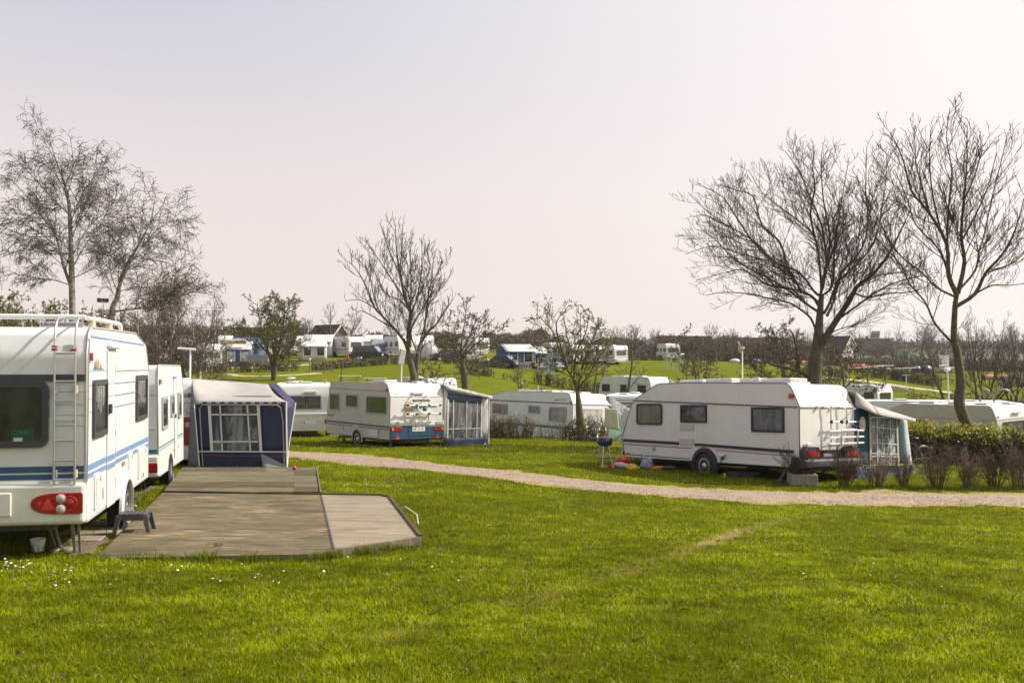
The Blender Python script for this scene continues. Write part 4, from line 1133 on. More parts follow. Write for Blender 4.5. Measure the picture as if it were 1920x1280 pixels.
for z in (1.60,):
    m = MB(); m.tube([(-.14, .05, z), (-.14, -1.02, z)], .018, 8); m.build('top_bar', M['alu'], rack, smooth=60)
for z, w in ((1.385, .03), (1.22, .03), (1.06, .03)):
    m = MB(); m.beam((-.30, .36, z - .02), (-.30, -1.06, z), .09, .045); m.build('bike_channel', M['whitemetal'], rack, bevel=.008)
m = MB(); m.tube([(-.2, -.08, .94), (-.34, -.10, 1.0), (-.36, -.10, 1.36), (-.34, -.14, 1.40), (-.34, -.74, 1.40), (-.36, -.78, 1.36), (-.34, -.78, 1.02), (-.2, -.76, .94)], .02, 8); m.build('support_hoop', M['alu'], rack, smooth=60)
m = MB(); m.tube([(-.1, .35, .96), (-.28, .28, 1.0), (-.3, -.05, .98)], .018, 8); m.tube([(-.1, -.45, .96), (-.28, -.55, 1.0), (-.3, -.8, .98)], .018, 8); m.build('lower_arm', M['alu'], rack, smooth=60)
m = MB(); m.tube([(-.14, -.30, 1.60), (-.22, -.42, 1.70), (-.3, -.62, 1.92), (-.32, -.78, 1.96)], .016, 8); m.build('bike_arm', M['alu'], rack, smooth=60)
for p in ((-.14, .02, 1.60), (-.2, -.32, 1.60), (-.14, -.60, 1.6), (-.32, -.80, 1.96), (-.2, -.78, 1.5), (-.2, -.98, 1.58), (-.2, -.90, 1.46)):
    m = MB(); m.ball(p, .045, .05, .05, 8, 6, .25, 3); m.build('clamp', M['black'], rack)
for y in (.46, -.12):
    m = MB(); m.box(-.06, 0, y - .03, y + .03, 1.94, 2.0); m.build('clamp', M['canvastan'], rack)
c.wheel(3.28, .335, r=.305, side=1, arch_mat=M['navyp'], arch=.50, arch_r=.385, spokes=14, out=.03); c.wheel(3.28, .335, r=.305, side=-1)
c.steady(5.9, .85, .44, .1, -.35); c.steady(.6, .8, .44, .05, .3); c.steady(.6, -.8, .44, .05, .3)
m = MB(); m.box(.1, 6.3, -.6, .6, .33, .45); m.build('chassis', M['darksteel'], c.root)
c.drawbar(6.68, .46, .1)

for x, y, z, lx, ly in ((4.2, .4, 2.62, .95, .7), (3.12, .4, 2.63, 1.0, .7), (2.0, .45, 2.61, .7, .6), (1.08, .4, 2.59, 1.0, .7)): c.hatch(x, y, z, lx, ly, .15, M['hatch'])
m = MB(); m.tube([(3.35, -.5, 2.6), (3.35, -.5, 3.62)], .018, 8); m.build('aerial_mast', M['whitemetal'], c.root)
m = MB(); m.tube([(3.35, -.5, 2.6), (3.35, -.5, 2.72)], .032, 8); m.build('mast_foot', M['black'], c.root)
m = MB(); m.ball((3.33, -.47, 3.70), .10, .06, .045); m.tube([(3.42, -.5, 3.72), (3.44, -.42, 3.90)], .028, 6); m.tube([(3.35, -.5, 3.55), (3.42, -.44, 3.62), (3.44, -.42, 3.74)], .012, 6); m.build('aerial', M['canvastan'], c.root, smooth=60)

# ---------- eighth: behind the right hedge
prof = fillet([(0, .42, .05), (6.1, .42, .05), (6.35, 1.7, .2), (6.2, 2.32, .15), (5.2, 2.66, .4), (.22, 2.59, .26), (0, 2.0, .3)], 6)
c8 = Caravan('caravan', 'long cream caravan behind the yellow-green hedge at the right edge', 'caravan', CG, (23.033, 45.551, -4.935), 117.27, 2.06, -2.26, 2.3, prof, M['cream'], M['alumat'])
c = c8
m = MB(); m.prism([(-x, z) for x, z in prof][::-1], (0, 1.15, 0), UX_LEFT, UZ, .004, .0006); m.build('side_wall', M['beige'], c.root)
c.window('L', 4.88, 1.10, 3.95, 1.84, M['winframe'], M['windark'], r=.03, fw=.07); c.panel('window_hood', M['winframe'], 'L', 5.0, 1.84, 3.86, 1.89, .005, .07, .005)
c.window('B', .74, 1.0, -.74, 1.83, M['winframe'], M['wincurt'], r=.05, fw=.06)
c.stripe(M['redline'], 'L', 6.2, 2.02, .03, 1.945, .014, off=.0055, name='pinstripe'); c.stripe(M['alumat'], 'B', 1.13, 1.92, -1.13, 1.92, .03, name='rear_rail')
c.panel('lettering', M['slate'], 'B', 1.08, 2.03, .9, 2.12, .005, .003); m = MB(); m.box(-.05, .05, -.55, .0, 2.17, 2.25); m.build('brake_light_pod', M['hatch'], c.root, bevel=.02)
for sg in (-1, 1): c.panel('tail_light', M['red'], 'B', sg * .8, .62, sg * 1.1, .8, .02, .03)
c.wheel(3.1, .34, side=1); c.wheel(3.1, .34, side=-1); c.drawbar(6.1)
c.hatch(4.2, .3, 2.62, .9, .7, .14); c.hatch(2.6, .4, 2.61, .6, .5, .12); c.hatch(1.2, .35, 2.59, .6, .5, .1); c.hatch(.5, -.4, 2.58, .4, .35, .08)
m = MB(); m.tube([(3.0, .5, 2.6), (3.0, .5, 4.2)], .035, 8); m.ball((3.0, .5, 4.28), .12, .2, .12); m.build('aerial_mast', M['whitemetal'], c.root)
# ------------------------------------------------------------------ awnings, decks and camping gear
def L3(a, b, t): return Vector(a).lerp(Vector(b), t)

def patch(a, b, c, d, n=8, m=8, wr=.0, seed=0, push=None, sag=0, freq=2.0):
    """grid between corners a-b (bottom), d-c (top) with soft creases along the normal"""
    a, b, c, d = map(Vector, (a, b, c, d))
    nrm = (b - a).cross(d - a)
    if nrm.length < 1e-9: nrm = (c - a).cross(d - b)
    nrm.normalize()
    rows = []
    for j in range(m + 1):
        t = j / m
        r = []
        for i in range(n + 1):
            s = i / n
            p = a.lerp(b, s).lerp(d.lerp(c, s), t)
            edge = min(1, 4 * min(s, 1 - s, t, 1 - t) + .0)
            k = mnoise.noise((p.x * freq + seed, p.y * freq, p.z * freq * .7 + seed * 2.1)) * wr
            p = p + nrm * (k * edge) - Vector((0, 0, sag)) * (4 * s * (1 - s)) * min(1, 4 * t * (1 - t))
            r.append(p)
        rows.append(r)
    return rows

def sheet_obj(name, mat, parent, *patches, solid=.004):
    if name in ('wall', 'skirt', 'bay_panel') and len(patches) > 1:
        for p in patches: o = sheet_obj(name, mat, parent, p, solid=solid)
        return o
    m = MB()
    for p in patches: m.sheet(p)
    return m.build(name, mat, parent, smooth=50, solid=solid)

# ---- big blue and grey awning in front of the deck
aw = empty('awning', P(450, 873, 27)); tag(aw, 'big navy and pale grey awning with large clear window at the deck end', 'awning', 'awnings put up against the caravans')
inv = aw.location.copy()
def Q(u, v, Y): return P(u, v, Y) - inv
Yn = 25.9
A0, A1 = Q(360, 710, 26.6), Q(437, 714.5, 31.0)
R1, R2 = Q(503, 720, 31.0), Q(520.5, 720, 31.2)
B0, B1, B2 = Q(365, 752, Yn), Q(536.5, 752.5, Yn), Q(554.5, 754.5, 26.5)
rf = []
n = 14
for j in range(n + 1):
    t = j / n
    row = []
    for i in range(n + 1):
        s = i / n
        lo = B0.lerp(B1, s); hi = A0.lerp(A1, min(1, s * 1.9)) if s < .53 else A1.lerp(R1, (s - .53) / .47)
        p = lo.lerp(hi, t)
        p.z -= .10 * math.sin(PI * t) * (1 - .5 * s)
        fold = math.exp(-((s - .04 - .16 * (1 - t)) / .05) ** 2) * .05 * math.sin(t * PI) + math.exp(-((s - .02 - .07 * (1 - t)) / .02) ** 2) * .05 * math.sin(t * PI)
        p.z += fold; p.y -= fold
        row.append(p)
    rf.append(row)
sheet_obj('roof', M['canvas'], aw, rf)
sheet_obj('roof_panel', M['canvasblue'], aw, patch(B1, B2, R2, R1, 6, 8, .03, 3))
# near wall
def W(s, t):   # s, t in photo pixels on the near wall plane
    return Q(s, t, Yn)
sl, srr = lambda v: 365 + (v - 752) * .075, lambda v: 537 + (v - 752) * .012
zones = []
def wallpiece(u0, v0, u1, v1, wr=.025, seed=1, n=6, m=6, uu0=None, uu1=None):
    return patch(W(uu0 or u0, v1), W(uu1 or u1, v1), W(u1, v0), W(u0, v0), n, m, wr, seed)
sheet_obj('wall', M['canvasblue'], aw,
          wallpiece(365, 757, 391, 845, .03, 2, 4, 8, 374.5, 396), wallpiece(489, 757, 537, 845, .03, 5, 8, 10, 492, 538),
          wallpiece(374.5, 845, 538, 880, .05, 6, 16, 5, 377, 539), wallpiece(391, 757, 489, 760, 0, 1, 4, 1))
wn = sheet_obj('window', M['clear'], aw, patch(W(396, 845), W(492, 845), W(489, 760), W(391, 760), 18, 14, .05, 8, freq=3), solid=0)
m = MB()
def bar(u0, v0, u1, v1, w=.035):
    m.beam(W(u0, v0) + Vector((0, -.03, 0)), W(u1, v1) + Vector((0, -.03, 0)), w, .012, (0, 1, 0))
for (a, b) in ((413, 417.5), (464, 470)): bar(a, 760, b, 845)
for v in (776.7, 827.5): bar(396 if v < 800 else 400, v, 484, v)
m.build('glazing_bars', M['trim'], wn)
m = MB()
m.beam(W(393, 760) + Vector((0, -.035, 0)), W(398, 845) + Vector((0, -.035, 0)), .075, .012, (0, 1, 0)); m.beam(W(484.5, 760) + Vector((0, -.035, 0)), W(490, 845) + Vector((0, -.035, 0)), .07, .012, (0, 1, 0))
m.build('window_tape', M['trim'], wn)
m = MB(); m.beam(W(373, 845.5) + Vector((0, -.035, 0)), W(538, 846.5) + Vector((0, -.035, 0)), .03, .012, (0, 1, 0)); m.build('base_tape', M['trim'], aw)
m = MB(); m.beam(W(381, 853) + Vector((0, -.045, 0)), W(532, 855.5) + Vector((0, -.045, 0)), .012, .01, (0, 1, 0)); m.build('base_line', M['redline'], aw)
m = MB(); m.tube([W(u, v) + Vector((0, -.035, 0)) for u, v in ((381, 872), (377, 800), (375, 765), (380, 758.5), (450, 758.5), (520, 759), (527, 764), (531, 790), (533, 860), (534, 876))], .018, 5); m.build('piping', M['canvas'], aw)
m = MB(); m.tube([W(u, v) + Vector((0, -.03, 0)) for u, v in ((537, 752), (537.5, 800), (538.5, 876))], .022, 6); m.tube([W(365, 757) + Vector((0, -.03, 0)), W(374.5, 873) + Vector((0, -.03, 0))], .018, 5); m.build('corner_piping', M['trim'], aw)
vl = sheet_obj('valance', M['canvas'], aw, patch(W(365, 757.5) + Vector((0, -.05, 0)), W(537, 757.5) + Vector((0, -.05, 0)), W(537, 752) + Vector((0, -.04, 0)), W(365, 752) + Vector((0, -.04, 0)), 20, 1, .01))
m = MB()
for i in range(10):
    u = 381 + i * 16.3
    m.beam(W(u, 754.8) + Vector((0, -.055, 0)), W(u + 8.5, 754.9) + Vector((0, -.055, 0)), .05, .006, (0, 1, 0))
m.build('valance_pattern', M['canvasblue'], vl)
# side gusset to the caravan, bay panel to the right, and the far walls
sheet_obj('gusset', M['canvasgrey'], aw, patch(Q(351, 880, 26.9), W(375.5, 880), W(365, 752), A0, 3, 8, .02, 4))
sheet_obj('bay_panel', M['canvasblue'], aw, patch(Q(538.5, 880, Yn + .02), Q(540.5, 842, 26.3), B2, B1, 3, 8, .02, 9), patch(Q(540.5, 842, 26.3), Q(522, 832, 31), R2, B2, 5, 6, .03, 2))
m = MB(); m.tube([B2, Q(540.5, 842, 26.2), Q(538.5, 878, 25.9)], .018, 5); m.build('bay_piping', M['trim'], aw)
sheet_obj('back_wall', M['canvasblue'], aw, patch(Q(405, 868, 31), Q(522, 868, 31.1), R2, A1, 6, 6, .03, 2))
sheet_obj('dark_backing', M['charcoal'], aw, patch(Q(368, 885, 27.4), Q(520, 885, 27.4), Q(510, 742, 27.4), Q(372, 742, 27.4), 8, 6, .06, 11))  # added dark sheet that keeps the inside behind the window dark
# mud flap along the right foot
sheet_obj('mud_flap', M['canvasgrey'], aw, patch(Q(493, 880, Yn - .25), Q(538, 878, Yn - .06), Q(538, 873, Yn - .03), Q(489, 849, Yn - .05), 6, 4, .02, 7))
# things seen through the window
tb = empty('camping_table', G(440, 28.6)); tag(tb, 'low grey camping table inside the big navy awning', 'table')
m = MB(); m.box(-.55, .55, -.35, .35, .66, .70); m.build('top', M['canvasgrey'], tb, bevel=.01)
for x in (-.45, .45):
    for y in (-.28, .28):
        m = MB(); m.tube([(x, y, 0), (x * .9, y, .66)], .014, 6); m.build('leg', M['alumat'], tb)

# ---- porch awning on the beige caravan
def at_caravan(c, name, label, cat, group):
    o = empty(name, c.root.location, c.root.rotation_euler); tag(o, label, cat, group); return o
AG = 'awnings put up against the caravans'
a5 = at_caravan(c5, 'awning', 'small white porch awning with clear window and navy skirt beside the beige caravan', 'awning', AG)
y0, y1, d = -1.17, -3.27, 2.6
zr0, zr1, zb = 2.44, 2.05, .02
sheet_obj('roof', M['canvaswhite'], a5, patch((-.12, y0, zr0), (-.15, y1 - .05, zr1), (d, y1 - .05, zr1 + .02), (d, y0, zr0), 8, 8, .03, 2, sag=.04))
sheet_obj('valance', M['canvaswhite'], a5, patch((-.13, y0, zr0 - .16), (-.16, y1 - .05, zr1 - .12), (-.14, y1 - .05, zr1), (-.12, y0, zr0), 8, 2, .02, 3))
sheet_obj('wall', M['canvaswhite'], a5, patch((0, y0, .42), (0, y0 - .18, .42), (0, y0 - .18, 2.3), (0, y0, 2.34), 2, 6, .02, 1), patch((0, y1 + .36, .42), (0, y1, .42), (0, y1, 2.0), (0, y1 + .36, 2.05), 3, 6, .03, 4),
          patch((0, y1, .42), (d, y1, .42), (d, y1, 2.0), (0, y1, 2.0), 8, 6, .03, 6), patch((d, y0, .42), (d, y1, .42), (d, y1, 2.0), (d, y0, 2.3), 6, 6, .02, 7))
sheet_obj('skirt', M['canvasblue'], a5, patch((-.01, y0, zb), (-.01, y1, zb - .02), (-.01, y1, .45), (-.01, y0, .45), 10, 4, .04, 8), patch((-.01, y1, zb - .02), (d, y1, zb), (d, y1, .42), (-.01, y1, .42), 10, 3, .03, 8))
wn = sheet_obj('window', M['clear'], a5, patch((0, y0 - .18, .45), (0, y1 + .36, .45), (0, y1 + .36, 1.8), (0, y0 - .18, 1.95), 10, 12, .05, 3, freq=3), solid=0)
sheet_obj('window_band', M['canvassteel'], wn, patch((-.01, y0 - .16, 1.84), (-.01, y1 + .34, 1.72), (-.01, y1 + .34, 2.02), (-.01, y0 - .16, 2.16), 6, 2, .02, 3))
m = MB()
for f in (.0, .16, .55, .86, 1.0):
    yy = y0 - .18 + (y1 + .36 - y0 + .18) * f
    m.beam((-.02, yy, .45), (-.02, yy, 1.9 - .12 * f), .03 if 0 < f < 1 else .06, .01, (1, 0, 0))
m.beam((-.02, y0 - .18, .80), (-.02, y1 + .36, .80), .03, .01, (1, 0, 0)); m.build('glazing_bars', M['trim'], wn)
m = MB(); m.tube([(0, y1, 0), (0, y1, zr1), (0, y0, zr0)], .025, 6); m.build('frame_pole', M['whitemetal'], a5)
m = MB(); m.lathe([(.10, 0), (.10, .004)], (-.03, y1 + .2, .18), (-1, 0, 0), 3); m.build('emblem', M['trim'], a5)

def recliner(loc, rz, label):
    o = empty('camping_chair', loc, (0, 0, rz)); tag(o, label, 'chair', 'recliner chairs in the porch awning')
    m = MB()
    for i in range(7): m.obox((-.22 + i * .075, 0, .42 + .01 * i), (1, 0, 0), (0, 1, 0), (0, 0, 1), .034, .25, .02)
    m.build('seat', M['darkcloth'], o, bevel=.01)
    m = MB()
    ax = Vector((-.34, 0, .94)).normalized()
    for i in range(11): m.obox(Vector((-.26, 0, .46)) + ax * (i * .072 + .03), ax, (0, 1, 0), ax.cross(Vector((0, 1, 0))), .033, .25, .02)
    m.build('backrest', M['darkcloth'], o, bevel=.01)
    for s in (-1, 1):
        m = MB(); m.tube([(.30, s * .27, .02), (-.05, s * .27, .45), (-.2, s * .27, .66), (.2, s * .27, .66)], .014, 6); m.build('side_frame', M['alumat'], o)
        m = MB(); m.tube([(-.34, s * .27, .02), (.05, s * .27, .45)], .014, 6); m.build('leg', M['alumat'], o)
    return o
p5 = c5.root.matrix_basis @ Vector((.9, -2.75, .08)); p5.z = gz(p5.x, p5.y)
recliner(p5, R(200), 'dark padded recliner chair on the right inside the porch awning')
p5 = c5.root.matrix_basis @ Vector((1.0, -1.65, .08)); p5.z = gz(p5.x, p5.y)
recliner(p5, R(240), 'dark padded recliner chair on the left inside the porch awning, against the beige caravan')
m = MB(); m.lathe([(.02, .5), (.4, .52), (.4, .55), (.05, .55)], (0, 0, 0), n=18); m.tube([(0, 0, 0), (0, 0, .5)], .03, 6); m.lathe([(.25, 0), (.25, .02)], (0, 0, 0), n=14)
p5 = c5.root.matrix_basis @ Vector((.45, -2.2, 0)); p5.z = gz(p5.x, p5.y)
tag(m.build('side_table', M['charcoal'], None, loc=p5, smooth=40), 'small dark round table between the two recliner chairs', 'table')

# ---- teal porch awning on the large right caravan
a7 = at_caravan(c7, 'awning', 'teal porch awning with pale roof and crinkled clear window behind the large caravan', 'awning', AG)
y0, y1, d = -1.13, -3.46, 2.2
zb0, zb1 = -.02, .02
ztop0, ztop1 = 1.97, 1.72
m = MB()
rows = []
n = 12
for j in range(n + 1):
    t = j / n
    row = []
    for i in range(n + 1):
        s = i / n
        z = 2.42 + (1.74 - 2.42) * s - .16 * math.sin(PI * s) * (.9)
        x = -.03 + (d + .03) * t - (.62 * s * (1 - s * .35)) * (1 - t)
        z -= max(0, .10 * (1 - t * 3)) * (s > .02) * (1 - .4 * s)
        z += .012 * math.sin(s * 40) * (1 - t) ** 3
        row.append(Vector((x, y0 + (y1 + .22 - y0) * s, z)))
    rows.append(row)
sheet_obj('roof', M['canvaspale'], a7, rows)
sheet_obj('canopy_lip', M['canvaspale'], a7, patch((-.02, y0, 2.02), (-.45, y0 - .35, 1.80), rows[0][3], rows[0][0], 4, 3, .01, 2), patch((-.45, y0 - .35, 1.80), (-.43, y1 + .24, 1.60), rows[0][-1], rows[0][3], 8, 2, .01, 2))
def wy(f): return y0 + (y1 - y0) * f
def wz(f, t): return (zb0 + (zb1 - zb0) * f) * (1 - t) + (1.98 - .26 * f) * t
def wpt(f, t, out=0):   # right edge slants outwards towards the foot
    yy = wy(f) - .30 * max(0, f - .7) / .3 * (1 - t)
    return Vector((-out, yy, wz(f, t)))
def wp(f0, f1, t0, t1, n, m_, wr, sd, out=0): return patch(wpt(f0, t0, out), wpt(f1, t0, out), wpt(f1, t1, out), wpt(f0, t1, out), n, m_, wr, sd, freq=3)
sheet_obj('wall', M['canvasteal'], a7, wp(0, .26, .22, 1, 4, 8, .03, 1), wp(.80, .92, .22, 1, 3, 8, .04, 5), patch(wpt(1, .0), Vector((d, y1 - .25, .05)), Vector((d, y1, 1.7)), wpt(1, 1), 6, 6, .03, 3), patch(Vector((d, y0, .05)), Vector((d, y1, .05)), Vector((d, y1, 1.7)), Vector((d, y0, 1.98)), 6, 6, .03, 3))
sheet_obj('side_strip', M['canvaswhite'], a7, wp(.92, 1, .22, 1, 3, 8, .03, 7))
sheet_obj('skirt', M['canvassteel'], a7, wp(-.04, 1.02, 0, .24, 12, 4, .06, 9, .02))
wn = sheet_obj('window', M['clear2'], a7, wp(.29, .77, .22, .97, 14, 16, .07, 4, .005), solid=0)
m = MB()
for f in (.40, .66): m.beam(wpt(f, .22, .03), wpt(f, .95, .03), .03, .01, (1, 0, 0))
for t in (.36, .40, .78, .55): m.beam(wpt(.30, t, .03), wpt(.77, t, .03), .02, .01, (1, 0, 0))
m.build('glazing_bars', M['trim'], wn)
m = MB()
for f in (.275, .785): m.beam(wpt(f, .2, .025), wpt(f, .98, .025), .085, .012, (1, 0, 0))
m.beam(wpt(0, .235, .03), wpt(1.0, .235, .03), .03, .012, (1, 0, 0))
m.build('webbing', M['canvastan'], a7)
m = MB(); m.prism([(.13 * math.cos(R(a)), .21 * math.sin(R(a))) for a in range(0, 360, 20)], wpt(.13, .79, .02), (0, -1, 0), (0, 0, 1), .006); m.build('oval_window', M['trim'], a7)
m = MB(); m.prism([(.10 * math.cos(R(a)), .17 * math.sin(R(a))) for a in range(0, 360, 20)], wpt(.13, .79, .03), (0, -1, 0), (0, 0, 1), .004); m.build('oval_pane', M['winpale'], a7)

# ---- timber decks
def deckmat(name, c1, c2, c3, board=.6):
    m = bpy.data.materials.new(name); m.use_nodes = True
    nt = m.node_tree; b = nt.nodes['Principled BSDF']; lk = nt.links.new
    tc = nd(nt, 'ShaderNodeTexCoord')
    def nz(aniso, sc, det=6, dist=0):
        mp = nd(nt, 'ShaderNodeMapping'); mp.inputs['Scale'].default_value = aniso
        n = nd(nt, 'ShaderNodeTexNoise', i_Scale=sc, i_Detail=det, i_Roughness=.65, i_Distortion=dist)
        lk(tc.outputs['Object'], mp.inputs[0]); lk(mp.outputs[0], n.inputs['Vector']); return n.outputs['Fac']
    def mr(s, a, bb):
        r = nd(nt, 'ShaderNodeMapRange'); r.inputs[1].default_value = a; r.inputs[2].default_value = bb; lk(s, r.inputs[0]); return r.outputs[0]
    def mix(f, a, bb):
        x = nd(nt, 'ShaderNodeMix', data_type='RGBA'); lk(f, x.inputs[0])
        for i, q in ((6, a), (7, bb)):
            if isinstance(q, tuple): x.inputs[i].default_value = c4(q)
            else: lk(q, x.inputs[i])
        return x.outputs[2]
    grain = nz((.7, 12, 1), 3.4, 10, .25)
    a = mix(mr(grain, .32, .68), c1, c2)
    a = mix(mr(nz((.5, 2.2, 1), 1.6, 5), .45, .72), a, tuple(x * .62 for x in c1))
    f = nd(nt, 'ShaderNodeMath', operation='MULTIPLY')
    lk(mr(nz((.7, 11, 1), 2.4, 8, .6), .53, .62), f.inputs[0]); lk(mr(nz((.5, .8, 1), 1.1, 4), .42, .58), f.inputs[1])
    a = mix(f.outputs[0], a, c3)
    lk(a, b.inputs['Base Color']); b.inputs['Roughness'].default_value = .85; b.inputs['Specular IOR Level'].default_value = .12
    bp = nd(nt, 'ShaderNodeBump', i_Strength=.5, i_Distance=.01); lk(grain, bp.inputs['Height']); lk(bp.outputs[0], b.inputs['Normal'])
    return m
M['deck'] = deckmat('weathered_ply_deck', (.075, .067, .04), (.195, .158, .096), (.47, .335, .20))
M['deckgrey'] = deckmat('grey_ply_deck', (.245, .205, .15), (.30, .255, .195), (.42, .33, .22))
M['deckgreen'] = deckmat('algae_ply_deck', (.105, .092, .06), (.185, .16, .11), (.29, .24, .14))
M['deckgrain'] = deckmat('algae_ply_dark', (.055, .05, .027), (.12, .105, .06), (.21, .175, .095))
M['fascia'] = deckmat('deck_fascia', (.15, .13, .085), (.22, .19, .125), (.30, .25, .16))

def DK(u, v, up=0):
    Y = -2.0863 / ((HZ - v) / F + .0167)
    return Vector((X(u, Y), Y, (HZ - v) / F * Y + up))
def deckslab(name, px, mat, parent, base, th=.03, up=0):
    pts = [DK(u, v, up) - base for u, v in px]
    N = len(pts)
    m = MB(); m.add(pts + [p - Vector((0, 0, th)) for p in pts], [tuple(range(N)), tuple(range(2 * N - 1, N - 1, -1))] + [(i, N + i, N + (i + 1) % N, (i + 1) % N) for i in range(N)])
    return m.build(name, mat, parent)
DG = 'timber decks in front of the caravans'
base = DK(400, 990)
dk = empty('timber_deck', base); tag(dk, 'wide weathered timber deck with a grey angled wing beside the big blue-banded caravan', 'deck', DG)
main = [(178, 1046), (575, 1038), (624.4, 1028.5), (600.6, 924.5), (305, 922.5)]
wing = [(625.4, 1028.3), (788, 1005.5), (729, 931.6), (714, 928.6), (601.6, 924.5)]
deckslab('deck_board', main, M['deck'], dk, base)
deckslab('wing_board', wing, M['deckgrey'], dk, base)
m = MB()
for (a, b) in (((603, 950), (746, 955)), ((609, 974), (760, 978))):
    pa, pb = DK(*a, .0) - base, DK(*b, .0) - base; m.beam(pa, pb, .006, .003)
m.build('board_joint', M['ink'], dk)
def fascia(pts, h, name, mat, base, parent, th=.03):
    m = MB()
    for a, b in zip(pts[:-1], pts[1:]):
        pa, pb = DK(*a) - base, DK(*b) - base
        d = (pb - pa); n = Vector((d.y, -d.x, 0)).normalized() * (th / 2 + .002)
        m.beam(pa + n + Vector((0, 0, -h / 2 + .004)), pb + n + Vector((0, 0, -h / 2 + .004)), th, h)
    return m.build(name, mat, parent)
fascia([(575, 1038), (788, 1005.5)], .15, 'fascia_board', M['fascia'], base, dk)
fascia([(178, 1046), (575, 1038)], .10, 'fascia_board', M['fascia'], base, dk, .02)
fascia([(788, 1005.5), (729, 931.6)], .15, 'fascia_board', M['fascia'], base, dk)
m = MB()
for a, b in (((788, 1005.5), (730, 931.8)), ((305, 922.4), (714, 928.4)), ((714, 928.4), (730, 931.4))):
    pa, pb = DK(*a) - base, DK(*b) - base; m.beam(pa + Vector((0, 0, .012)), pb + Vector((0, 0, .012)), .045, .03)
m.build('edge_batten', M['deckgrain'], dk)
pa, pb = DK(575, 1038) - base, DK(788, 1005.5) - base
dd = (pb - pa).normalized(); nn = Vector((dd.y, -dd.x, 0)).normalized()
for f in (.02, .22, .28, .52, .78, .90, .96):
    m = MB(); m.lathe([(.022, 0), (.022, .03), (.012, .034)], pa.lerp(pb, f) + nn * .03 - Vector((0, 0, .115)), nn, 8); m.build('bolt', M['black'], dk)
m = MB()
ra, rb_ = DK(748, 952) - base, DK(768, 977) - base
side = Vector((1, -.3, 0)).normalized()
m.tube([ra + side * .02, ra + side * .10 + Vector((0, 0, .03)), ra.lerp(rb_, .5) + side * .2 + Vector((0, 0, .01)), rb_ + side * .13 - Vector((0, 0, .03)), rb_ + side * .03 - Vector((0, 0, .04))], .007, 6)
m.build('rope_handle', M['trim'], dk, smooth=60)
m = MB()
for i in range(26):
    p = DK(624.7 + (601 - 624.7) * i / 26, 1028.5 + (924.5 - 1028.5) * i / 26, .004) - base
    m.obox(p, (1, 0, 0), (0, 1, 0), (0, 0, 1), .012, .06, .004)
m.build('piano_hinge', M['ink'], dk)

base2 = DK(450, 897)
dk2 = empty('timber_deck', base2); tag(dk2, 'smaller greenish timber deck behind the wide one, leading to the navy awning', 'deck', DG)
def row(v0, v1, us, mats):
    for a, b, mt in zip(us[:-1], us[1:], mats):
        def ed(u, v): return 305 + (345 - 305) * (922 - v) / 49 if u == 0 else (598 + (591 - 598) * (922 - v) / 45 if u == 999 else u)
        deckslab('deck_board', [(ed(a, v1), v1), (ed(b, v1) - .35, v1), (ed(b, v0) - .35, v0), (ed(a, v0), v0)], M[mt], dk2, base2)
row(913.2, 921.3, (0, 551.5, 999), ('deckgreen', 'deckgrain')); row(902.6, 912.8, (0, 504, 551.5, 999), ('deckgrain', 'deckgrain', 'deckgreen')); row(891.2, 902.3, (0, 551.3, 999), ('deckgreen', 'deckgreen')); row(883, 890.9, (0, 551.2, 999), ('deckgreen', 'deckgrain')); row(875.5, 882.7, (0, 500, 551, 999), ('deckgrain', 'deckgreen', 'deckgreen'))
def fas2(a, b): 
    m = MB(); pa, pb = DK(*a) - base2, DK(*b) - base2; m.beam(pa + Vector((.03, 0, -.08)), pb + Vector((.03, 0, -.08)), .025, .16); m.build('fascia_board', M['fascia'], dk2)
fas2((598, 921.5), (591, 875.5))
m = MB(); m.ball(tuple(DK(552, 880.5) + Vector((0, 0, .045))), .045, .045, .045, 12, 8); tag(m.build('toy_ball', M['redplastic'], smooth=180), 'small red ball lying on the greenish deck', 'ball')
DECKS = [main, wing, [(305, 922), (598, 921.5), (591, 875), (345, 873)]]

# ---- step stool on the deck
sp = DK(252, 995)
st = empty('step_stool', sp, (0, 0, R(8))); tag(st, 'dark grey plastic step stool with slatted top on the deck by the caravan door', 'stool')
wx, wy_, hh = .20, .155, .245
m = MB(); m.ring(rrect(2 * wx * .86, 2 * wy_ * .9, .03), rrect(2 * wx * .72, 2 * wy_ * .74, .02), (0, 0, hh - .03), (1, 0, 0), (0, 1, 0), .03)
top = m.build('top', M['charcoal'], st, bevel=.004)
for i in range(6):
    m = MB(); x = -wx * .66 + i * wx * .264; m.obox((x, 0, hh - .012), Vector((1, 0, 0)), Vector((0, 1, 0)), (0, 0, 1), .014, wy_ * .76, .010); m.build('slat', M['charcoal'], top, bevel=.004)
m = MB()
for sy in (-1, 1): m.box(-wx * .84, wx * .84, sy * wy_ * .88 - .008, sy * wy_ * .88 + .008, hh - .085, hh - .01)
for sx in (-1, 1): m.box(sx * wx * .84 - .008, sx * wx * .84 + .008, -wy_ * .86, wy_ * .86, hh - .085, hh - .01)
m.build('apron', M['charcoal'], st)
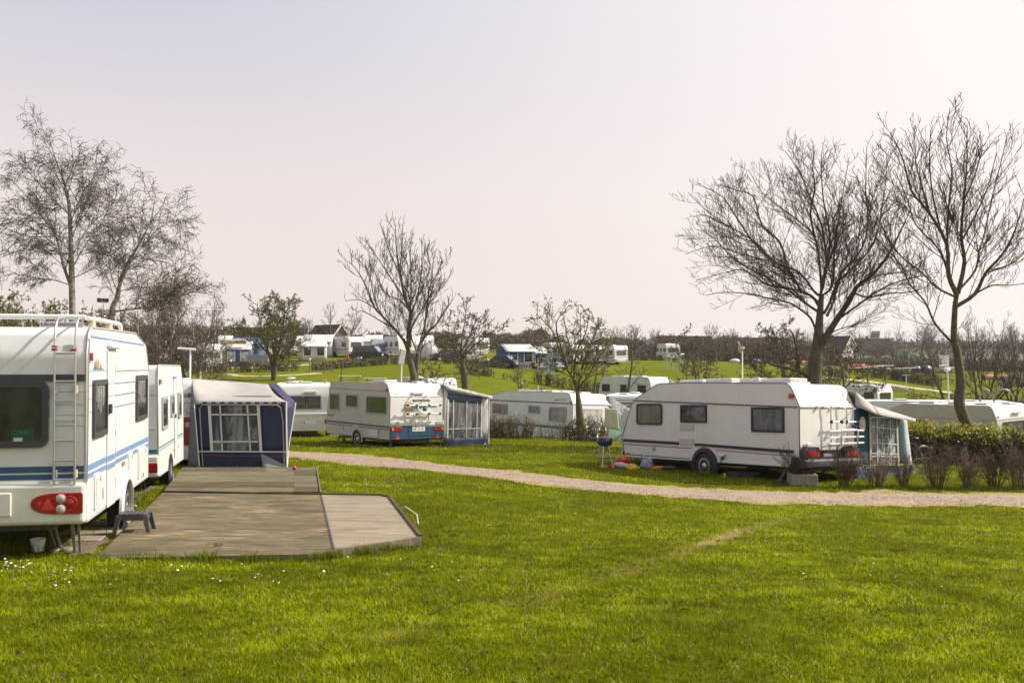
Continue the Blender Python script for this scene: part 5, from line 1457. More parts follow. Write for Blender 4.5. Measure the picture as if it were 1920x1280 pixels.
for sx in (-1, 1):
    for sy in (-1, 1):
        m = MB(); a = Vector((sx * wx * .80, sy * wy_ * .84, hh - .02)); b = Vector((sx * wx * 1.05, sy * wy_ * 1.08, 0))
        ex, ey = Vector((1, 0, 0)), Vector((0, 1, 0))
        vs = []
        for p, q in ((a, .036), (b, .024)): vs += [p + ex * (i * q) + ey * (j * q * .7) for i, j in ((-1, -1), (1, -1), (1, 1), (-1, 1))]
        m.add(vs, [(3, 2, 1, 0), (4, 5, 6, 7), (0, 1, 5, 4), (1, 2, 6, 5), (2, 3, 7, 6), (3, 0, 4, 7)])
        m.box(b.x - .035, b.x + .035, b.y - .025, b.y + .025, 0, .010)
        m.build('leg', M['charcoal'], st, bevel=.005)
# curled leaf on the deck
p = DK(405, 1027)
m = MB()
for k in range(5):
    a = k * 1.25; m.sheet([[p + Vector((.05 * math.cos(a) * s + .02 * k - .04, .03 * math.sin(a) * s, .012 + .03 * s * s + .01 * t)) + Vector((.012 * t, .01 * t, 0)) for t in (0, 1, 2)] for s in (0, .5, 1)])
tag(m.build('dead_leaf', M['leafbrown'], smooth=60), 'curled brown leaf lying near the front of the wide deck', 'leaf')

# ---- bucket, slabs, soil under the near caravan
p = hits(71, 1037)
bk = empty('bucket', p); tag(bk, 'small white plastic pot on the grass under the near caravan', 'bucket')
m = MB(); m.lathe([(.062, 0), (.082, .15), (.086, .15), (.086, .16), (.079, .16), (.06, .02)], (0, 0, 0), n=20); m.build('pot', M['whitemetal'], bk, smooth=40)
m = MB(); m.lathe([(.078, .125), (.02, .135)], (0, 0, 0), n=14); m.build('filling', M['soil'], bk)
SLABG = 'paving slabs under the near caravan'
for i, (u, v, w_, l_, rz, lab) in enumerate(((160, 1015, .42, .36, 8, 'sandy paving slab carrying the caravan corner leg, nearest the deck front'), (186, 1000, .5, .5, 12, 'paving slab on the soil between corner leg and caravan wheel'), (206, 986, .5, .5, 12, 'paving slab under the near caravan wheel by the stool'), (150, 1001, .45, .4, 4, 'shaded paving slab beneath the near caravan, left of the others'))):
    p = hits(u, v)
    m = MB(); m.box(-w_ / 2, w_ / 2, -l_ / 2, l_ / 2, -.03, .045); o = m.build('paving_slab', M['slab'], None, bevel=.006, loc=p); o.rotation_euler = (0, 0, R(rz)); tag(o, lab, 'slab', SLABG)
rg = random.Random(5)
for i, (u, v, s, lab) in enumerate(((104, 1036, .07, 'flat pale stone at the grass edge by the caravan corner, leftmost'), (128, 1037, .10, 'pale broken stone at the grass edge beside the bare soil'), (138, 1043, .06, 'small white stone in front of the bare soil'), (247, 952, .09, 'reddish stone against the wide deck near the caravan wheel'))):
    p = hits(u, v)
    m = MB(); m.ball((0, 0, s * .25), s, s * .7, s * .4, 9, 6, .2, i); o = m.build('stone', M['slab'], None, smooth=50, loc=p); tag(o, lab, 'stone', 'loose stones by the near caravan')
# bare soil beside and under the caravan as a ground sheet
pts = [(108, 1036), (140, 1044), (172, 1044), (196, 1022), (226, 985), (250, 950), (300, 905), (288, 905), (240, 940), (190, 985), (140, 1008), (112, 1022)]
PP = [hits(u, v) for u, v in pts]
m = MB(); cen = sum(PP, Vector()) / len(PP)
ring_ = []
for i in range(len(PP)):
    a, b = PP[i], PP[(i + 1) % len(PP)]
    for k in range(5): ring_.append(a.lerp(b, k / 5))
top_ = []
for p in ring_:
    z = float(gsurf(p.x, p.y)); top_.append(Vector((p.x + rg.uniform(-.04, .04), p.y + rg.uniform(-.05, .05), z + .014)))
m.add(top_, [tuple(range(len(top_)))])
me_o = m.build('soil_patch', M['soil']); tag(me_o, kind='structure')
bm = bmesh.new(); bm.from_mesh(me_o.data); bmesh.ops.triangulate(bm, faces=bm.faces); bm.to_mesh(me_o.data); bm.free()
SOIL = [(p.x, p.y) for p in ring_]

# ---- clothes airer with towels, barbecue and picnic things by the drawbar
gp = G(1166, 32.6)
dr_ = empty('clothes_airer', gp); tag(dr_, 'metal rotary clothes airer in front of the large caravan', 'clothes airer')
m = MB(); m.tube([(0, 0, 0), (0, 0, 1.75)], .018, 8); m.build('pole', M['alu'], dr_)
for k in range(4):
    a = k * PI / 2 + .5
    m = MB(); m.tube([(0, 0, 1.35), (.42 * math.cos(a), .42 * math.sin(a), 1.72), (.62 * math.cos(a), .62 * math.sin(a), 1.82)], .011, 6); m.build('arm', M['alu'], dr_)
m = MB()
for q in (.3, .45, .6): m.tube([(q * math.cos(k * PI / 2 + .5), q * math.sin(k * PI / 2 + .5), 1.72 + .12 * (q - .3)) for k in range(4)], .004, 4, closed=True)
m.build('line', M['trim'], dr_)
def hang(name, lab, cat, mat, u0, v0, u1, v1, Y, drop0, drop1, wr=.05, sd=0, Y2=None):
    a, b = P(u0, v0, Y), P(u1, v1, Y2 or Y)
    o = sheet_obj(name, mat, None, patch(a - Vector((0, 0, drop0)), b - Vector((-.05, 0, drop1)), b, a, 8, 10, wr, sd, freq=4), solid=.006)
    tag(o, lab, cat, 'washing hung on the clothes airer'); return o
hang('towel', 'pale yellow towel hanging at the front of the clothes airer', 'towel', M['towel'], 1134, 764, 1158, 766, 31.9, .62, .70, .03, 1)
hang('towel', 'mint green towel hanging behind the yellow one on the airer', 'towel', M['towelgreen'], 1137, 772, 1172, 770, 32.6, 1.12, .7, .06, 2, 32.9)
hang('towel', 'white towel hanging nearest the caravan on the airer', 'towel', M['canvaswhite'], 1169, 764, 1180, 765, 32.2, .75, .9, .04, 3)
hang('shirt', 'blue shirt hanging at the back of the airer', 'shirt', M['towelblue'], 1158, 770, 1170, 770, 33.1, .2, .3, .04, 4)
p = hits(1134, 877, 15, 60); bq = empty('barbecue', p); tag(bq, 'small blue and black barbecue on a chrome stand by the drawbar', 'barbecue')
m = MB(); m.lathe([(.05, .62), (.18, .66), (.235, .74), (.24, .79)], (0, 0, 0), n=20); m.build('bowl', M['bbqblue'], bq, smooth=50)
m = MB(); m.lathe([(.245, .79), (.24, .84), (.18, .90), (.05, .925)], (0, 0, 0), n=20); m.tube([(-.05, 0, .92), (-.05, 0, .96), (.05, 0, .96), (.05, 0, .92)], .01, 6); m.build('lid', M['bbqblack'], bq, smooth=50)
for a in (30, 150, 250, 320):
    a = R(a); m = MB(); m.tube([(.14 * math.cos(a), .14 * math.sin(a), .68), (.20 * math.cos(a), .2 * math.sin(a), .35), (.31 * math.cos(a), .3 * math.sin(a), 0)], .014, 6); m.build('leg', M['alu'], bq)
m = MB(); m.box(-.22, .26, -.15, .15, .28, .31); m.build('shelf', M['charcoal'], bq)
m = MB(); m.tube([(0, .1, .65), (-.05, .12, .4), (-.08, .1, .1), (-.1, 0, .02)], .012, 6); m.build('gas_hose', M['orange'], bq)
def blob(name, lab, cat, u, v, rx, ry, rz, mat, jit=.25, sd=0):
    rx, ry, rz = rx * .8, ry * .8, rz * .8
    p = hits(u, v, 15, 60); m = MB(); m.ball((0, 0, rz * .8), rx, ry, rz, 12, 8, jit, sd); o = m.build(name, mat, None, smooth=60, loc=p); tag(o, lab, cat); return o
blob('toy', 'yellow toy on the grass under the barbecue', 'toy', 1131, 877, .16, .12, .05, M['yellow'], .3, 1)
blob('toy', 'red toy on the grass right of the barbecue', 'toy', 1149, 877, .14, .1, .08, M['redplastic'], .3, 2)
bg_ = blob('bag', 'white and red bag on the grass below the drawbar', 'bag', 1164, 876, .26, .18, .12, M['trim'], .2, 3)
m = MB(); m.ball((.06, .05, .2), .2, .14, .12, 10, 7, .2, 6); m.build('flap', M['redplastic'], bg_, smooth=60)
blob('toy', 'yellow crumpled toy between the two bags', 'toy', 1185, 880, .22, .14, .11, M['yellow'], .35, 4)
cb = blob('carrier_bag', 'blue and white plastic carrier bag by the corner leg', 'bag', 1213, 878, .24, .16, .22, M['bag'], .18, 5)
m = MB(); m.tube([(-.1, 0, .35), (-.05, 0, .50), (.05, 0, .48), (.12, 0, .33)], .012, 6); m.build('handle', M['trim'], cb)
blob('cloth', 'orange cloth spread on the grass under the large caravan', 'cloth', 1235, 878, .32, .2, .05, M['orangecloth'], .4, 6)
blob('bag', 'dark grey bag in the shade under the large caravan', 'bag', 1254, 879, .24, .16, .07, M['charcoal'], .3, 7)
p = hits(1380, 896, 15, 60)
m = MB(); m.box(-.42, .42, -.14, .14, 0, .13); o = m.build('tool_box', M['black'], None, bevel=.02, loc=p + Vector((.3, .4, 0))); tag(o, 'low black box lying in the shade behind the caravan wheel', 'box')
m = MB(); m.ball((0, 0, .06), .035, .035, .07, 8, 6); o = m.build('bottle', M['yellow'], None, smooth=60, loc=hits(1358.5, 895, 15, 60)); tag(o, 'small yellow bottle behind the caravan wheel', 'bottle')

# ---- bicycle beside the teal awning
def bicycle(loc, rz, label, frame_mat, group=None, sc=1):
    o = empty('bicycle', loc, (0, 0, rz)); tag(o, label, 'bicycle', group); o.scale = (sc,) * 3
    for x in (-.52, .52):
        h = empty('wheel', (x, 0, .34), parent=o)
        m = MB(); m.tube([(.32 * math.cos(2 * PI * k / 24), 0, .32 * math.sin(2 * PI * k / 24)) for k in range(24)], .020, 6, closed=True); m.build('tyre', M['rubber'], h)
        m = MB()
        for k in range(10): m.tube([(0, 0, 0), (.31 * math.cos(2 * PI * k / 10), 0, .31 * math.sin(2 * PI * k / 10))], .003, 3)
        m.build('spokes', M['alu'], h)
    m = MB()
    for a, b in (((-.52, 0, .34), (-.12, 0, .30)), ((-.12, 0, .30), (-.22, 0, .86)), ((-.52, 0, .34), (-.2, 0, .74)), ((-.12, 0, .30), (.36, 0, .70)), ((-.2, 0, .76), (.34, 0, .82)), ((.52, 0, .34), (.33, 0, .9))): m.tube([a, b], .020, 6)
    m.build('frame', frame_mat, o)
    m = MB(); m.tube([(.33, 0, .88), (.30, 0, 1.02), (.26, 0, 1.03)], .014, 6); m.tube([(.2, -.28, 1.05), (.30, -.1, 1.03), (.30, .1, 1.03), (.2, .28, 1.05)], .014, 6); m.build('handlebar', M['alu'], o)
    m = MB(); m.ball((-.23, 0, .92), .13, .07, .04, 10, 6); m.build('saddle', M['black'], o, smooth=60)
    m = MB(); m.lathe([(.1, -.01), (.1, .01)], (-.12, -.04, .30), (0, 1, 0), 12); m.tube([(-.12, -.06, .3), (-.02, -.06, .16)], .012, 5); m.build('crank', M['alumat'], o)
    m = MB(); m.tube([(-.52 + .36 * math.cos(R(a)), 0, .34 + .36 * math.sin(R(a))) for a in range(20, 180, 16)], .018, 5); m.build('mudguard', M['black'], o)
    m = MB(); m.ball((-.84, 0, .62), .04, .05, .05, 8, 6); m.build('rear_lamp', M['redbright'], o, smooth=60)
    return o
p = hits(1706, 882, 15, 60)
bicycle(p, R(205), 'dark bicycle with red lamp leaning beside the teal awning', M['carblack'])

# ---- concrete planter
p = hits(1504, 907, 15, 60)
pl = empty('planter', p, (0, 0, R(-4))); tag(pl, 'square concrete planter with bare twigs behind the large caravan', 'planter')
m = MB(); m.ring(rrect(.66, .60, .03), rrect(.54, .48, .02), (0, 0, 0), (1, 0, 0), (0, 1, 0), .27); m.build('tub', M['concrete'], pl, bevel=.008)
m = MB(); m.box(-.28, .28, -.25, .25, .12, .22); m.build('soil', M['soil'], pl)
PLANTER = pl
# ------------------------------------------------------------------ trees, hedges and shrubs
class TB:
    """fast tube collector for twigs"""
    def __init__(s): s.V = []; s.Fc = []; s.n = 0
    def tube(s, pts, rs, k):
        d = pts[-1] - pts[0]
        e = d.cross(Vector((.3, .9, .1)))
        if e.length < 1e-6: e = d.orthogonal()
        e.normalize(); g = d.cross(e)
        if g.length < 1e-9: return
        g.normalize()
        o = s.n
        cs = [(math.cos(2 * PI * i / k), math.sin(2 * PI * i / k)) for i in range(k)]
        for p, r in zip(pts, rs):
            for a, b in cs: s.V.append((p.x + (e.x * a + g.x * b) * r, p.y + (e.y * a + g.y * b) * r, p.z + (e.z * a + g.z * b) * r))
        for i in range(len(pts) - 1):
            for j in range(k):
                l = (j + 1) % k
                s.Fc.append((o + i * k + j, o + i * k + l, o + (i + 1) * k + l, o + (i + 1) * k + j))
        s.n += len(pts) * k
    def build(s, name, mat, parent=None, base=None):
        V = np.array(s.V, float)
        if base is not None: V = V - np.array(base)
        return np_mesh(name, V, np.array(s.Fc, int), mat, parent)

class LB:
    """leaf quads"""
    def __init__(s): s.P = []
    def add(s, p, size): s.P.append((p.x, p.y, p.z, size))
    def build(s, name, mat, parent=None, base=None, seed=0, asp=.55):
        if not s.P: return None
        rs = np.random.RandomState(seed)
        A = np.array(s.P); n = len(A)
        d = rs.normal(size=(n, 3)); d /= np.linalg.norm(d, axis=1)[:, None]
        e = np.cross(d, rs.normal(size=(n, 3))); e /= np.linalg.norm(e, axis=1)[:, None]
        sz = A[:, 3:4] * rs.uniform(.6, 1.3, (n, 1))
        c = A[:, :3]
        V = np.stack([c - d * sz, c + e * sz * asp, c + d * sz, c - e * sz * asp], 1).reshape(-1, 3)
        if base is not None: V = V - np.array(base)
        return np_mesh(name, V, np.arange(4 * n).reshape(n, 4), mat, parent, smooth=False)

def smooth_path(pts, per=4):
    pts = [Vector(p) for p in pts]
    out = []
    for i in range(len(pts) - 1):
        p0, p1, p2, p3 = pts[max(i - 1, 0)], pts[i], pts[i + 1], pts[min(i + 2, len(pts) - 1)]
        for k in range(per):
            t = k / per
            out.append(.5 * ((2 * p1) + (p2 - p0) * t + (2 * p0 - 5 * p1 + 4 * p2 - p3) * t * t + (3 * p1 - p0 - 3 * p2 + p3) * t ** 3))
    out.append(pts[-1])
    return out

class Tree:
    def __init__(s, seed, P_): s.rg = random.Random(seed); s.P = P_; s.T = TB(); s.W = TB(); s.Lf = LB()
    def rand_perp(s, d):
        rg = s.rg
        v = Vector((rg.gauss(0, 1), rg.gauss(0, 1), rg.gauss(0, 1)))
        v = v - d * v.dot(d)
        return v.normalized() if v.length > 1e-6 else d.orthogonal().normalized()
    def branch(s, p, d, L, r, lvl):
        """grow a curved branch and its children"""
        P_, rg = s.P, s.rg
        n = max(2, min(7, int(L / P_.get('seg', .28)) + 1))
        pts = [p]; dd = d.normalized()
        up = P_['up'][min(lvl, len(P_['up']) - 1)]; wob = P_['wob']
        for i in range(n):
            dd = (dd + Vector((rg.gauss(0, wob), rg.gauss(0, wob), rg.gauss(0, wob))) + Vector((0, 0, up / n))).normalized()
            pts.append(pts[-1] + dd * (L / n))
        s.finish(pts, r, max(P_['rmin'], r * .35), lvl, L)
    def finish(s, pts, r0, r1, lvl, L, start=.15):
        P_ = s.P
        N = len(pts)
        rs = [r0 + (r1 - r0) * (i / (N - 1)) ** .8 for i in range(N)]
        (s.T if lvl <= 1 else s.W).tube(pts, rs, 7 if lvl == 0 else (5 if lvl == 1 else 3))
        if lvl < P_['levels']: s.children(pts, rs, lvl, L, start)
        if lvl >= P_['levels'] - P_.get('leaflv', 0) and P_.get('leaf'):
            for _ in range(P_['leafn']):
                t = s.rg.random() * (N - 1); i = min(int(t), N - 2)
                s.Lf.add(pts[i].lerp(pts[i + 1], t - i) + Vector((s.rg.gauss(0, .04), s.rg.gauss(0, .04), s.rg.gauss(0, .04))), P_['leaf'])
    def children(s, pts, rs, lvl, L, start):
        P_, rg = s.P, s.rg
        sp = P_['space'][min(lvl, len(P_['space']) - 1)]
        cnt = max(1, int(L * (1 - start) / sp))
        N = len(pts)
        for c in range(cnt):
            t = start + (1 - start) * (c + rg.random()) / cnt
            f = t * (N - 1); i = min(int(f), N - 2); q = pts[i].lerp(pts[i + 1], f - i)
            d = (pts[i + 1] - pts[i]).normalized()
            a = R(rg.uniform(*P_['ang']))
            nd_ = d * math.cos(a) + s.rand_perp(d) * math.sin(a)
            nd_.z += P_.get('lift', 0)
            ratio = P_['ratio'][min(lvl, len(P_['ratio']) - 1)]
            l = L * ratio * (1.05 - t * P_.get('tip', .6)) * rg.uniform(.6, 1.2)
            if lvl == 1 and t > .8: l *= .6
            l = max(l, P_['lmin']); l = min(l, P_.get('lmax', 99))
            r = max(P_['rmin'], min(rs[i] * .6, P_['rk'] * l))
            s.branch(q, nd_, l, r, lvl + 1)
    def make(s, name, label, cat, group, base, bark, twig, leafmat_=None):
        root = empty(name, base); tag(root, label, cat, group)
        b = tuple(base)
        if s.T.n: s.T.build('trunk', bark, root, b)
        if s.W.n: s.W.build('crown', twig, root, b)
        if s.Lf.P: s.Lf.build('leaves', leafmat_, root, b, 3)
        return root

def traced_tree(seed, Pm, Y, trunk, limbs, rt, name, label, cat, group, bark, twig, leafm=None, depth=.45, base=None, rl=.55, startT=.55, tap=.72, sq=(.98, .93)):
    """trunk and limbs follow photo outlines; each limb also swings in depth by its own amount"""
    t = Tree(seed, Pm); rg = t.rg
    u0, v0 = trunk[0]; fx = lambda q: (u0 + (q[0] - u0) * sq[0], v0 + (q[1] - v0) * sq[1])
    trunk = [fx(q) for q in trunk]; limbs = [([fx(q) for q in l[0]], l[1]) if isinstance(l, tuple) else [fx(q) for q in l] for l in limbs]
    tp = smooth_path([P(u, v, Y) for u, v in trunk])
    if base is not None: tp = smooth_path([base] + [P(u, v, Y) for u, v in trunk])
    N = len(tp)
    rs = [rt * (1.25 if i == 0 else 1) * (1 - tap * i / (N - 1)) for i in range(N)]
    t.T.tube(tp, rs, 10)
    t.children(tp, rs, 0, (tp[-1] - tp[0]).length * .5, startT)
    for k, lm in enumerate(limbs):
        sc = 1.0; r0 = None
        if isinstance(lm, tuple): lm, r0 = lm
        L2 = sum(math.hypot(lm[i + 1][0] - lm[i][0], lm[i + 1][1] - lm[i][1]) for i in range(len(lm) - 1)) / F * Y
        dy = (rg.uniform(.35, 1) if k % 2 else -rg.uniform(.35, 1)) * depth * L2
        tot = len(lm) - 1
        pts = smooth_path([P(u, v, 1) * (Y + dy * (i / tot) ** 1.3) for i, (u, v) in enumerate(lm)], 3)
        if r0 is None: r0 = rt * rl * (.25 + .055 * L2 / 3)
        r0 = min(r0, rt * .55)
        t.finish(pts, r0, max(Pm['rmin'] * 1.3, .012), 1, L2, .12)
    b = tp[0].copy()
    return t.make(name, label, cat, group, b, bark, twig, leafm)

def zz(l, sx, ox, oy): return [(ox + x * sx, oy + y * sx) for x, y in l]
zA = lambda l: zz(l, .40615, 1260, 180)
zC = lambda l: zz(l, .2655, 600, 380)
zB = lambda l: zz(l, .3438, 0, 180)
ASH = dict(levels=4, seg=.3, up=[.2, .45, .55, .5], wob=.07, rmin=.0078, space=[.5, .25, .17, .17], ang=(28, 58), ratio=[.5, .42, .5, .5], lmin=.22, lmax=2.6, rk=.011, tip=.55, lift=.15)
TG = 'large bare trees on the site'
# ---- ash behind the large caravan
bA = G(1527, 38)
traced_tree(11, dict(ASH, up=[.2, .22, .38, .4], lift=.08, rmin=.0072, space=[.5, .25, .16, .15]), 38, [(1528, 705), (1533, 640), (1536, 600), (1540, 545)],
  [zA([(662, 1070), (640, 1010), (590, 965), (540, 935), (430, 910), (380, 895), (250, 885), (170, 900)]),
   zA([(678, 940), (640, 900), (600, 880), (540, 780), (460, 720), (400, 650), (330, 600), (270, 565), (170, 490), (85, 400)]),
   zA([(682, 900), (655, 880), (590, 790), (480, 740), (400, 720), (300, 690), (200, 660), (75, 700)]),
   zA([(690, 880), (680, 740), (660, 620), (600, 550), (500, 470), (420, 400), (360, 290)]),
   zA([(694, 870), (712, 740), (690, 560), (640, 430), (590, 300), (525, 200)]),
   zA([(694, 900), (735, 860), (745, 760), (750, 650), (770, 520), (790, 380), (815, 230)]),
   (zA([(672, 1190), (700, 1120), (760, 1020), (830, 900), (850, 860), (930, 790), (1000, 690), (1060, 560), (1100, 470)]), .19),
   zA([(850, 860), (900, 830), (960, 800), (1080, 780), (1200, 690)]),
   zA([(840, 890), (900, 910), (1000, 890), (1090, 885), (1180, 850)]),
   zA([(715, 1000), (745, 930), (770, 830), (860, 740), (930, 640), (960, 500), (980, 350), (985, 215)]),
   zA([(700, 990), (730, 930), (780, 790), (870, 680), (900, 540), (890, 400), (895, 175)]),
   zA([(678, 960), (640, 900), (560, 870), (450, 850), (340, 780), (250, 790), (120, 830)]),
   zA([(660, 620), (640, 500), (660, 380), (650, 280), (655, 200)]), zA([(540, 780), (500, 640), (420, 560), (380, 420), (300, 390), (230, 360)]),
   zA([(686, 900), (705, 780), (730, 640), (700, 450), (690, 320), (690, 205)]),
   zA([(675, 980), (620, 940), (520, 860), (420, 800), (300, 730), (190, 610), (120, 580)]), zA([(270, 565), (220, 540), (160, 510), (110, 520)]), zA([(460, 720), (380, 640), (280, 480), (240, 420), (150, 370)]),
   zA([(760, 1020), (840, 960), (960, 870), (1080, 820), (1190, 800)]),
   (zz([(1470, 790), (1420, 770), (1360, 720), (1290, 690), (1100, 630), (980, 600), (880, 545)], .16667, 1280, 580), .13),
   (zz([(1290, 700), (1295, 620), (1300, 560), (1285, 430), (1265, 330), (1230, 220), (1150, 200)], .16667, 1280, 580), .10)],
  .32, 'ash_tree', 'broad bare ash tree behind the large caravan, with a low stub limb', 'tree', TG, M['bark'], M['twig'], depth=.5, base=bA, sq=(1.02, .95))
# ---- ash at the right edge, curved trunk
bB = G(1829, 33.5)
traced_tree(12, dict(ASH, space=[.55, .26, .18, .2], lmax=2.2), 33.5, [(1824, 852), (1820, 815), (1810, 788), (1798, 752), (1801, 717), (1798, 683), (1793, 650), (1788, 627), (1790, 566), (1794, 541)],
  [zA([(1290, 1120), (1210, 1030), (1165, 930), (1090, 840), (1050, 750), (930, 620), (880, 560)]),
   zA([(1308, 905), (1220, 860), (1150, 790), (1040, 700), (960, 570), (900, 450), (870, 400)]),
   (zA([(1314, 890), (1275, 800), (1265, 650), (1180, 500), (1100, 400), (1060, 250), (1005, 130)]), .10),
   zA([(1270, 690), (1270, 560), (1280, 420), (1290, 300), (1265, 150), (1282, 5)]),
   (zA([(1318, 890), (1350, 740), (1335, 620), (1345, 450), (1360, 300), (1362, 85)]), .09),
   zA([(1325, 870), (1400, 780), (1420, 680), (1440, 620), (1480, 430), (1530, 230), (1550, 130)]),
   (zA([(1310, 950), (1400, 890), (1450, 790), (1530, 700), (1590, 580), (1640, 400)]), .09),
   zA([(1390, 895), (1480, 850), (1560, 850), (1640, 840)]), zA([(1180, 500), (1150, 380), (1120, 260), (1115, 90)]), zA([(1345, 450), (1390, 350), (1430, 220), (1440, 210)]),
   zA([(1275, 800), (1230, 680), (1120, 560), (1080, 440), (1020, 300)]), zA([(1335, 640), (1400, 520), (1460, 380), (1500, 220)]), zA([(1240, 600), (1200, 420), (1185, 260), (1190, 110)]), zA([(1450, 790), (1540, 760), (1625, 700), (1680, 560)])],
  .25, 'ash_tree', 'tall bare ash tree with a curved mossy trunk standing in the right hedge', 'tree', TG, M['barkmoss'], M['twig'], depth=.45, base=bB, sq=(.98, .97))
# ---- twin-stem ash behind the beige caravan
bC = G(776, 49)
traced_tree(13, dict(ASH, rmin=.0105, space=[.6, .28, .2, .22], up=[.2, .6, .8, .7]), 49, [(777, 716), (773, 690), (766, 660), (764, 640)],
  [(zC([(625, 1000), (628, 850), (640, 740), (600, 640), (570, 480), (540, 280), (528, 60)]), .17),
   (zC([(680, 1240), (690, 1080), (710, 980), (760, 890), (830, 820), (880, 740), (945, 640)]), .17),
   (zC([(615, 1010), (590, 950), (520, 860), (430, 760), (380, 700), (320, 540), (240, 400), (165, 335)]), .10),
   zC([(380, 705), (330, 670), (260, 640), (170, 650)]), zC([(640, 740), (560, 640), (460, 600), (380, 430), (360, 420), (340, 380)]), zC([(600, 640), (480, 450), (400, 320), (310, 190)]), zC([(575, 480), (490, 280), (430, 90)]),
   zC([(650, 740), (690, 600), (720, 400), (720, 170)]), zC([(700, 1000), (760, 740), (770, 560), (830, 450), (870, 350)]), zC([(740, 900), (765, 640), (850, 560), (925, 460)]), zC([(630, 800), (640, 620), (640, 420), (635, 170)]), zC([(560, 420), (575, 260), (582, 65)]), zC([(690, 1050), (640, 900), (680, 780), (760, 640), (800, 400), (800, 300)]),
   zC([(430, 760), (380, 640), (330, 420), (240, 330)]), zC([(520, 860), (420, 800), (300, 730), (250, 740)])],
  .27, 'ash_tree', 'bare forked tree with upright twigs behind the beige caravan', 'tree', TG, M['bark'], M['twig'], depth=.45, base=bC)
# ---- birches behind the big caravan
BIRCH = dict(levels=4, seg=.35, up=[.2, .1, -.25, -.5], wob=.09, rmin=.0078, space=[.34, .17, .11, .12], ang=(25, 62), ratio=[.5, .45, .5, .5], lmin=.25, lmax=2.4, rk=.010, tip=.5, lift=.12, leaf=.017, leafn=2, leaflv=0)
traced_tree(14, BIRCH, 45, zB([(395, 1225), (390, 900), (385, 700), (375, 480), (345, 340), (300, 200), (262, 55)]),
  [(zB([(388, 1010), (345, 880), (300, 680), (230, 520), (180, 440)]), .09), zB([(388, 880), (270, 720), (140, 620), (10, 540)]), zB([(385, 1000), (300, 970), (230, 960), (80, 930), (-40, 950)]), zB([(390, 700), (450, 540), (500, 380), (540, 125)]), zB([(390, 900), (470, 740), (560, 600), (650, 420)]),
   zB([(380, 560), (260, 420), (130, 260), (45, 170)]), zB([(370, 470), (320, 330), (220, 170)]), zB([(392, 820), (480, 640), (600, 520), (680, 490)]), zB([(350, 360), (400, 240), (380, 55)]), zB([(300, 680), (180, 500), (60, 340), (0, 320)]), zB([(380, 620), (460, 400), (560, 260), (590, 180)]), zB([(390, 960), (520, 880), (640, 700)]), zB([(300, 690), (150, 690), (0, 640), (-60, 700)]), zB([(388, 800), (250, 800), (120, 770), (-20, 830)])],
  .17, 'birch_tree', 'tallest bare birch with a pale trunk behind the ladder caravan at far left', 'tree', 'bare birches behind the left caravans', M['birch'], M['twigred'], depth=.5, base=G(136, 45), rl=.5, startT=.35, tap=.95, sq=(.97, .86))
traced_tree(15, BIRCH, 42, zB([(608, 1225), (640, 1080), (660, 980), (700, 860), (760, 750), (830, 600), (862, 420)]),
  [zB([(645, 1050), (600, 900), (620, 700), (740, 460)]), zB([(700, 870), (800, 780), (900, 720), (1060, 680)]), zB([(690, 900), (840, 680), (950, 590), (1045, 495)]), zB([(650, 1040), (760, 1010), (880, 1010), (1010, 900), (1040, 860)]), (zB([(615, 1170), (740, 1150), (860, 1140), (960, 1100), (1080, 1040), (1220, 1075)]), .05), zB([(760, 750), (780, 600), (760, 460)]), zB([(830, 600), (900, 500), (920, 440)]), zB([(640, 1080), (560, 960), (530, 780)]), zB([(900, 1130), (980, 1000), (1090, 900)]), zB([(690, 880), (660, 700), (680, 520)])],
  .14, 'birch_tree', 'lower spreading bare birch leaning right, with a long low branch', 'tree', 'bare birches behind the left caravans', M['birch'], M['twigred'], depth=.5, base=G(203, 42), rl=.5, startT=.3, tap=.95, sq=(.95, .86))
# bird's nest in the lower birch
m = MB(); rg = random.Random(2)
for _ in range(90):
    a = rg.uniform(0, 2 * PI); v = Vector((math.cos(a), math.sin(a), rg.uniform(-.4, .4))); w_ = Vector((-math.sin(a), math.cos(a), rg.uniform(-.4, .4)))
    m.tube([v * .16 - w_ * .14, v * .20 + w_ * .14], .008, 3)
tag(m.build('birds_nest', M['twig'], None, loc=P(193, 563, 42)), "dark bird's nest of twigs in the lower spreading birch", 'nest')

# ---- free-grown trees
def grown(seed, base, H, rt, Pm, name, label, cat, group, bark, twig, leafm=None, stems=1, lean=(0, 0), fork=.3, limbs=7, spread=(35, 65), limbL=.5, crook=.10):
    t = Tree(seed, Pm); rg = t.rg
    for s_ in range(stems):
        d = Vector((lean[0] + (rg.gauss(0, .10) if stems > 1 else 0), lean[1] + rg.gauss(0, .03), 1)).normalized()
        p = Vector(base) + (Vector((rg.gauss(0, .12), rg.gauss(0, .12), -.1)) if stems > 1 else Vector((0, 0, -.15)))
        n = 9; pts = [p]
        for i in range(n):
            d = (d + Vector((rg.gauss(0, crook), rg.gauss(0, crook), .12))).normalized()
            pts.append(pts[-1] + d * (H * rg.uniform(.85, 1.0) / n))
        rs = [rt * (1.2 if i == 0 else 1) * (1 - .85 * i / n) for i in range(n + 1)]
        t.T.tube(pts, rs, 7)
        for k in range(limbs):
            f = fork + (1 - fork) * ((k + rg.random() * .8) / limbs) ** .9
            q = f * n; i = min(int(q), n - 1)
            a = R(rg.uniform(*spread)) ; az = k * 2.4 + rg.uniform(-.5, .5)
            dd = Vector((math.sin(a) * math.cos(az), math.sin(a) * math.sin(az), math.cos(a)))
            L = H * limbL * (1.15 - f * .8) * rg.uniform(.8, 1.15)
            t.branch(pts[i].lerp(pts[i + 1], q - i), dd, L, min(rs[i] * .62, .016 * L + .01), 1)
    return t.make(name, label, cat, group, base, bark, twig, leafm)
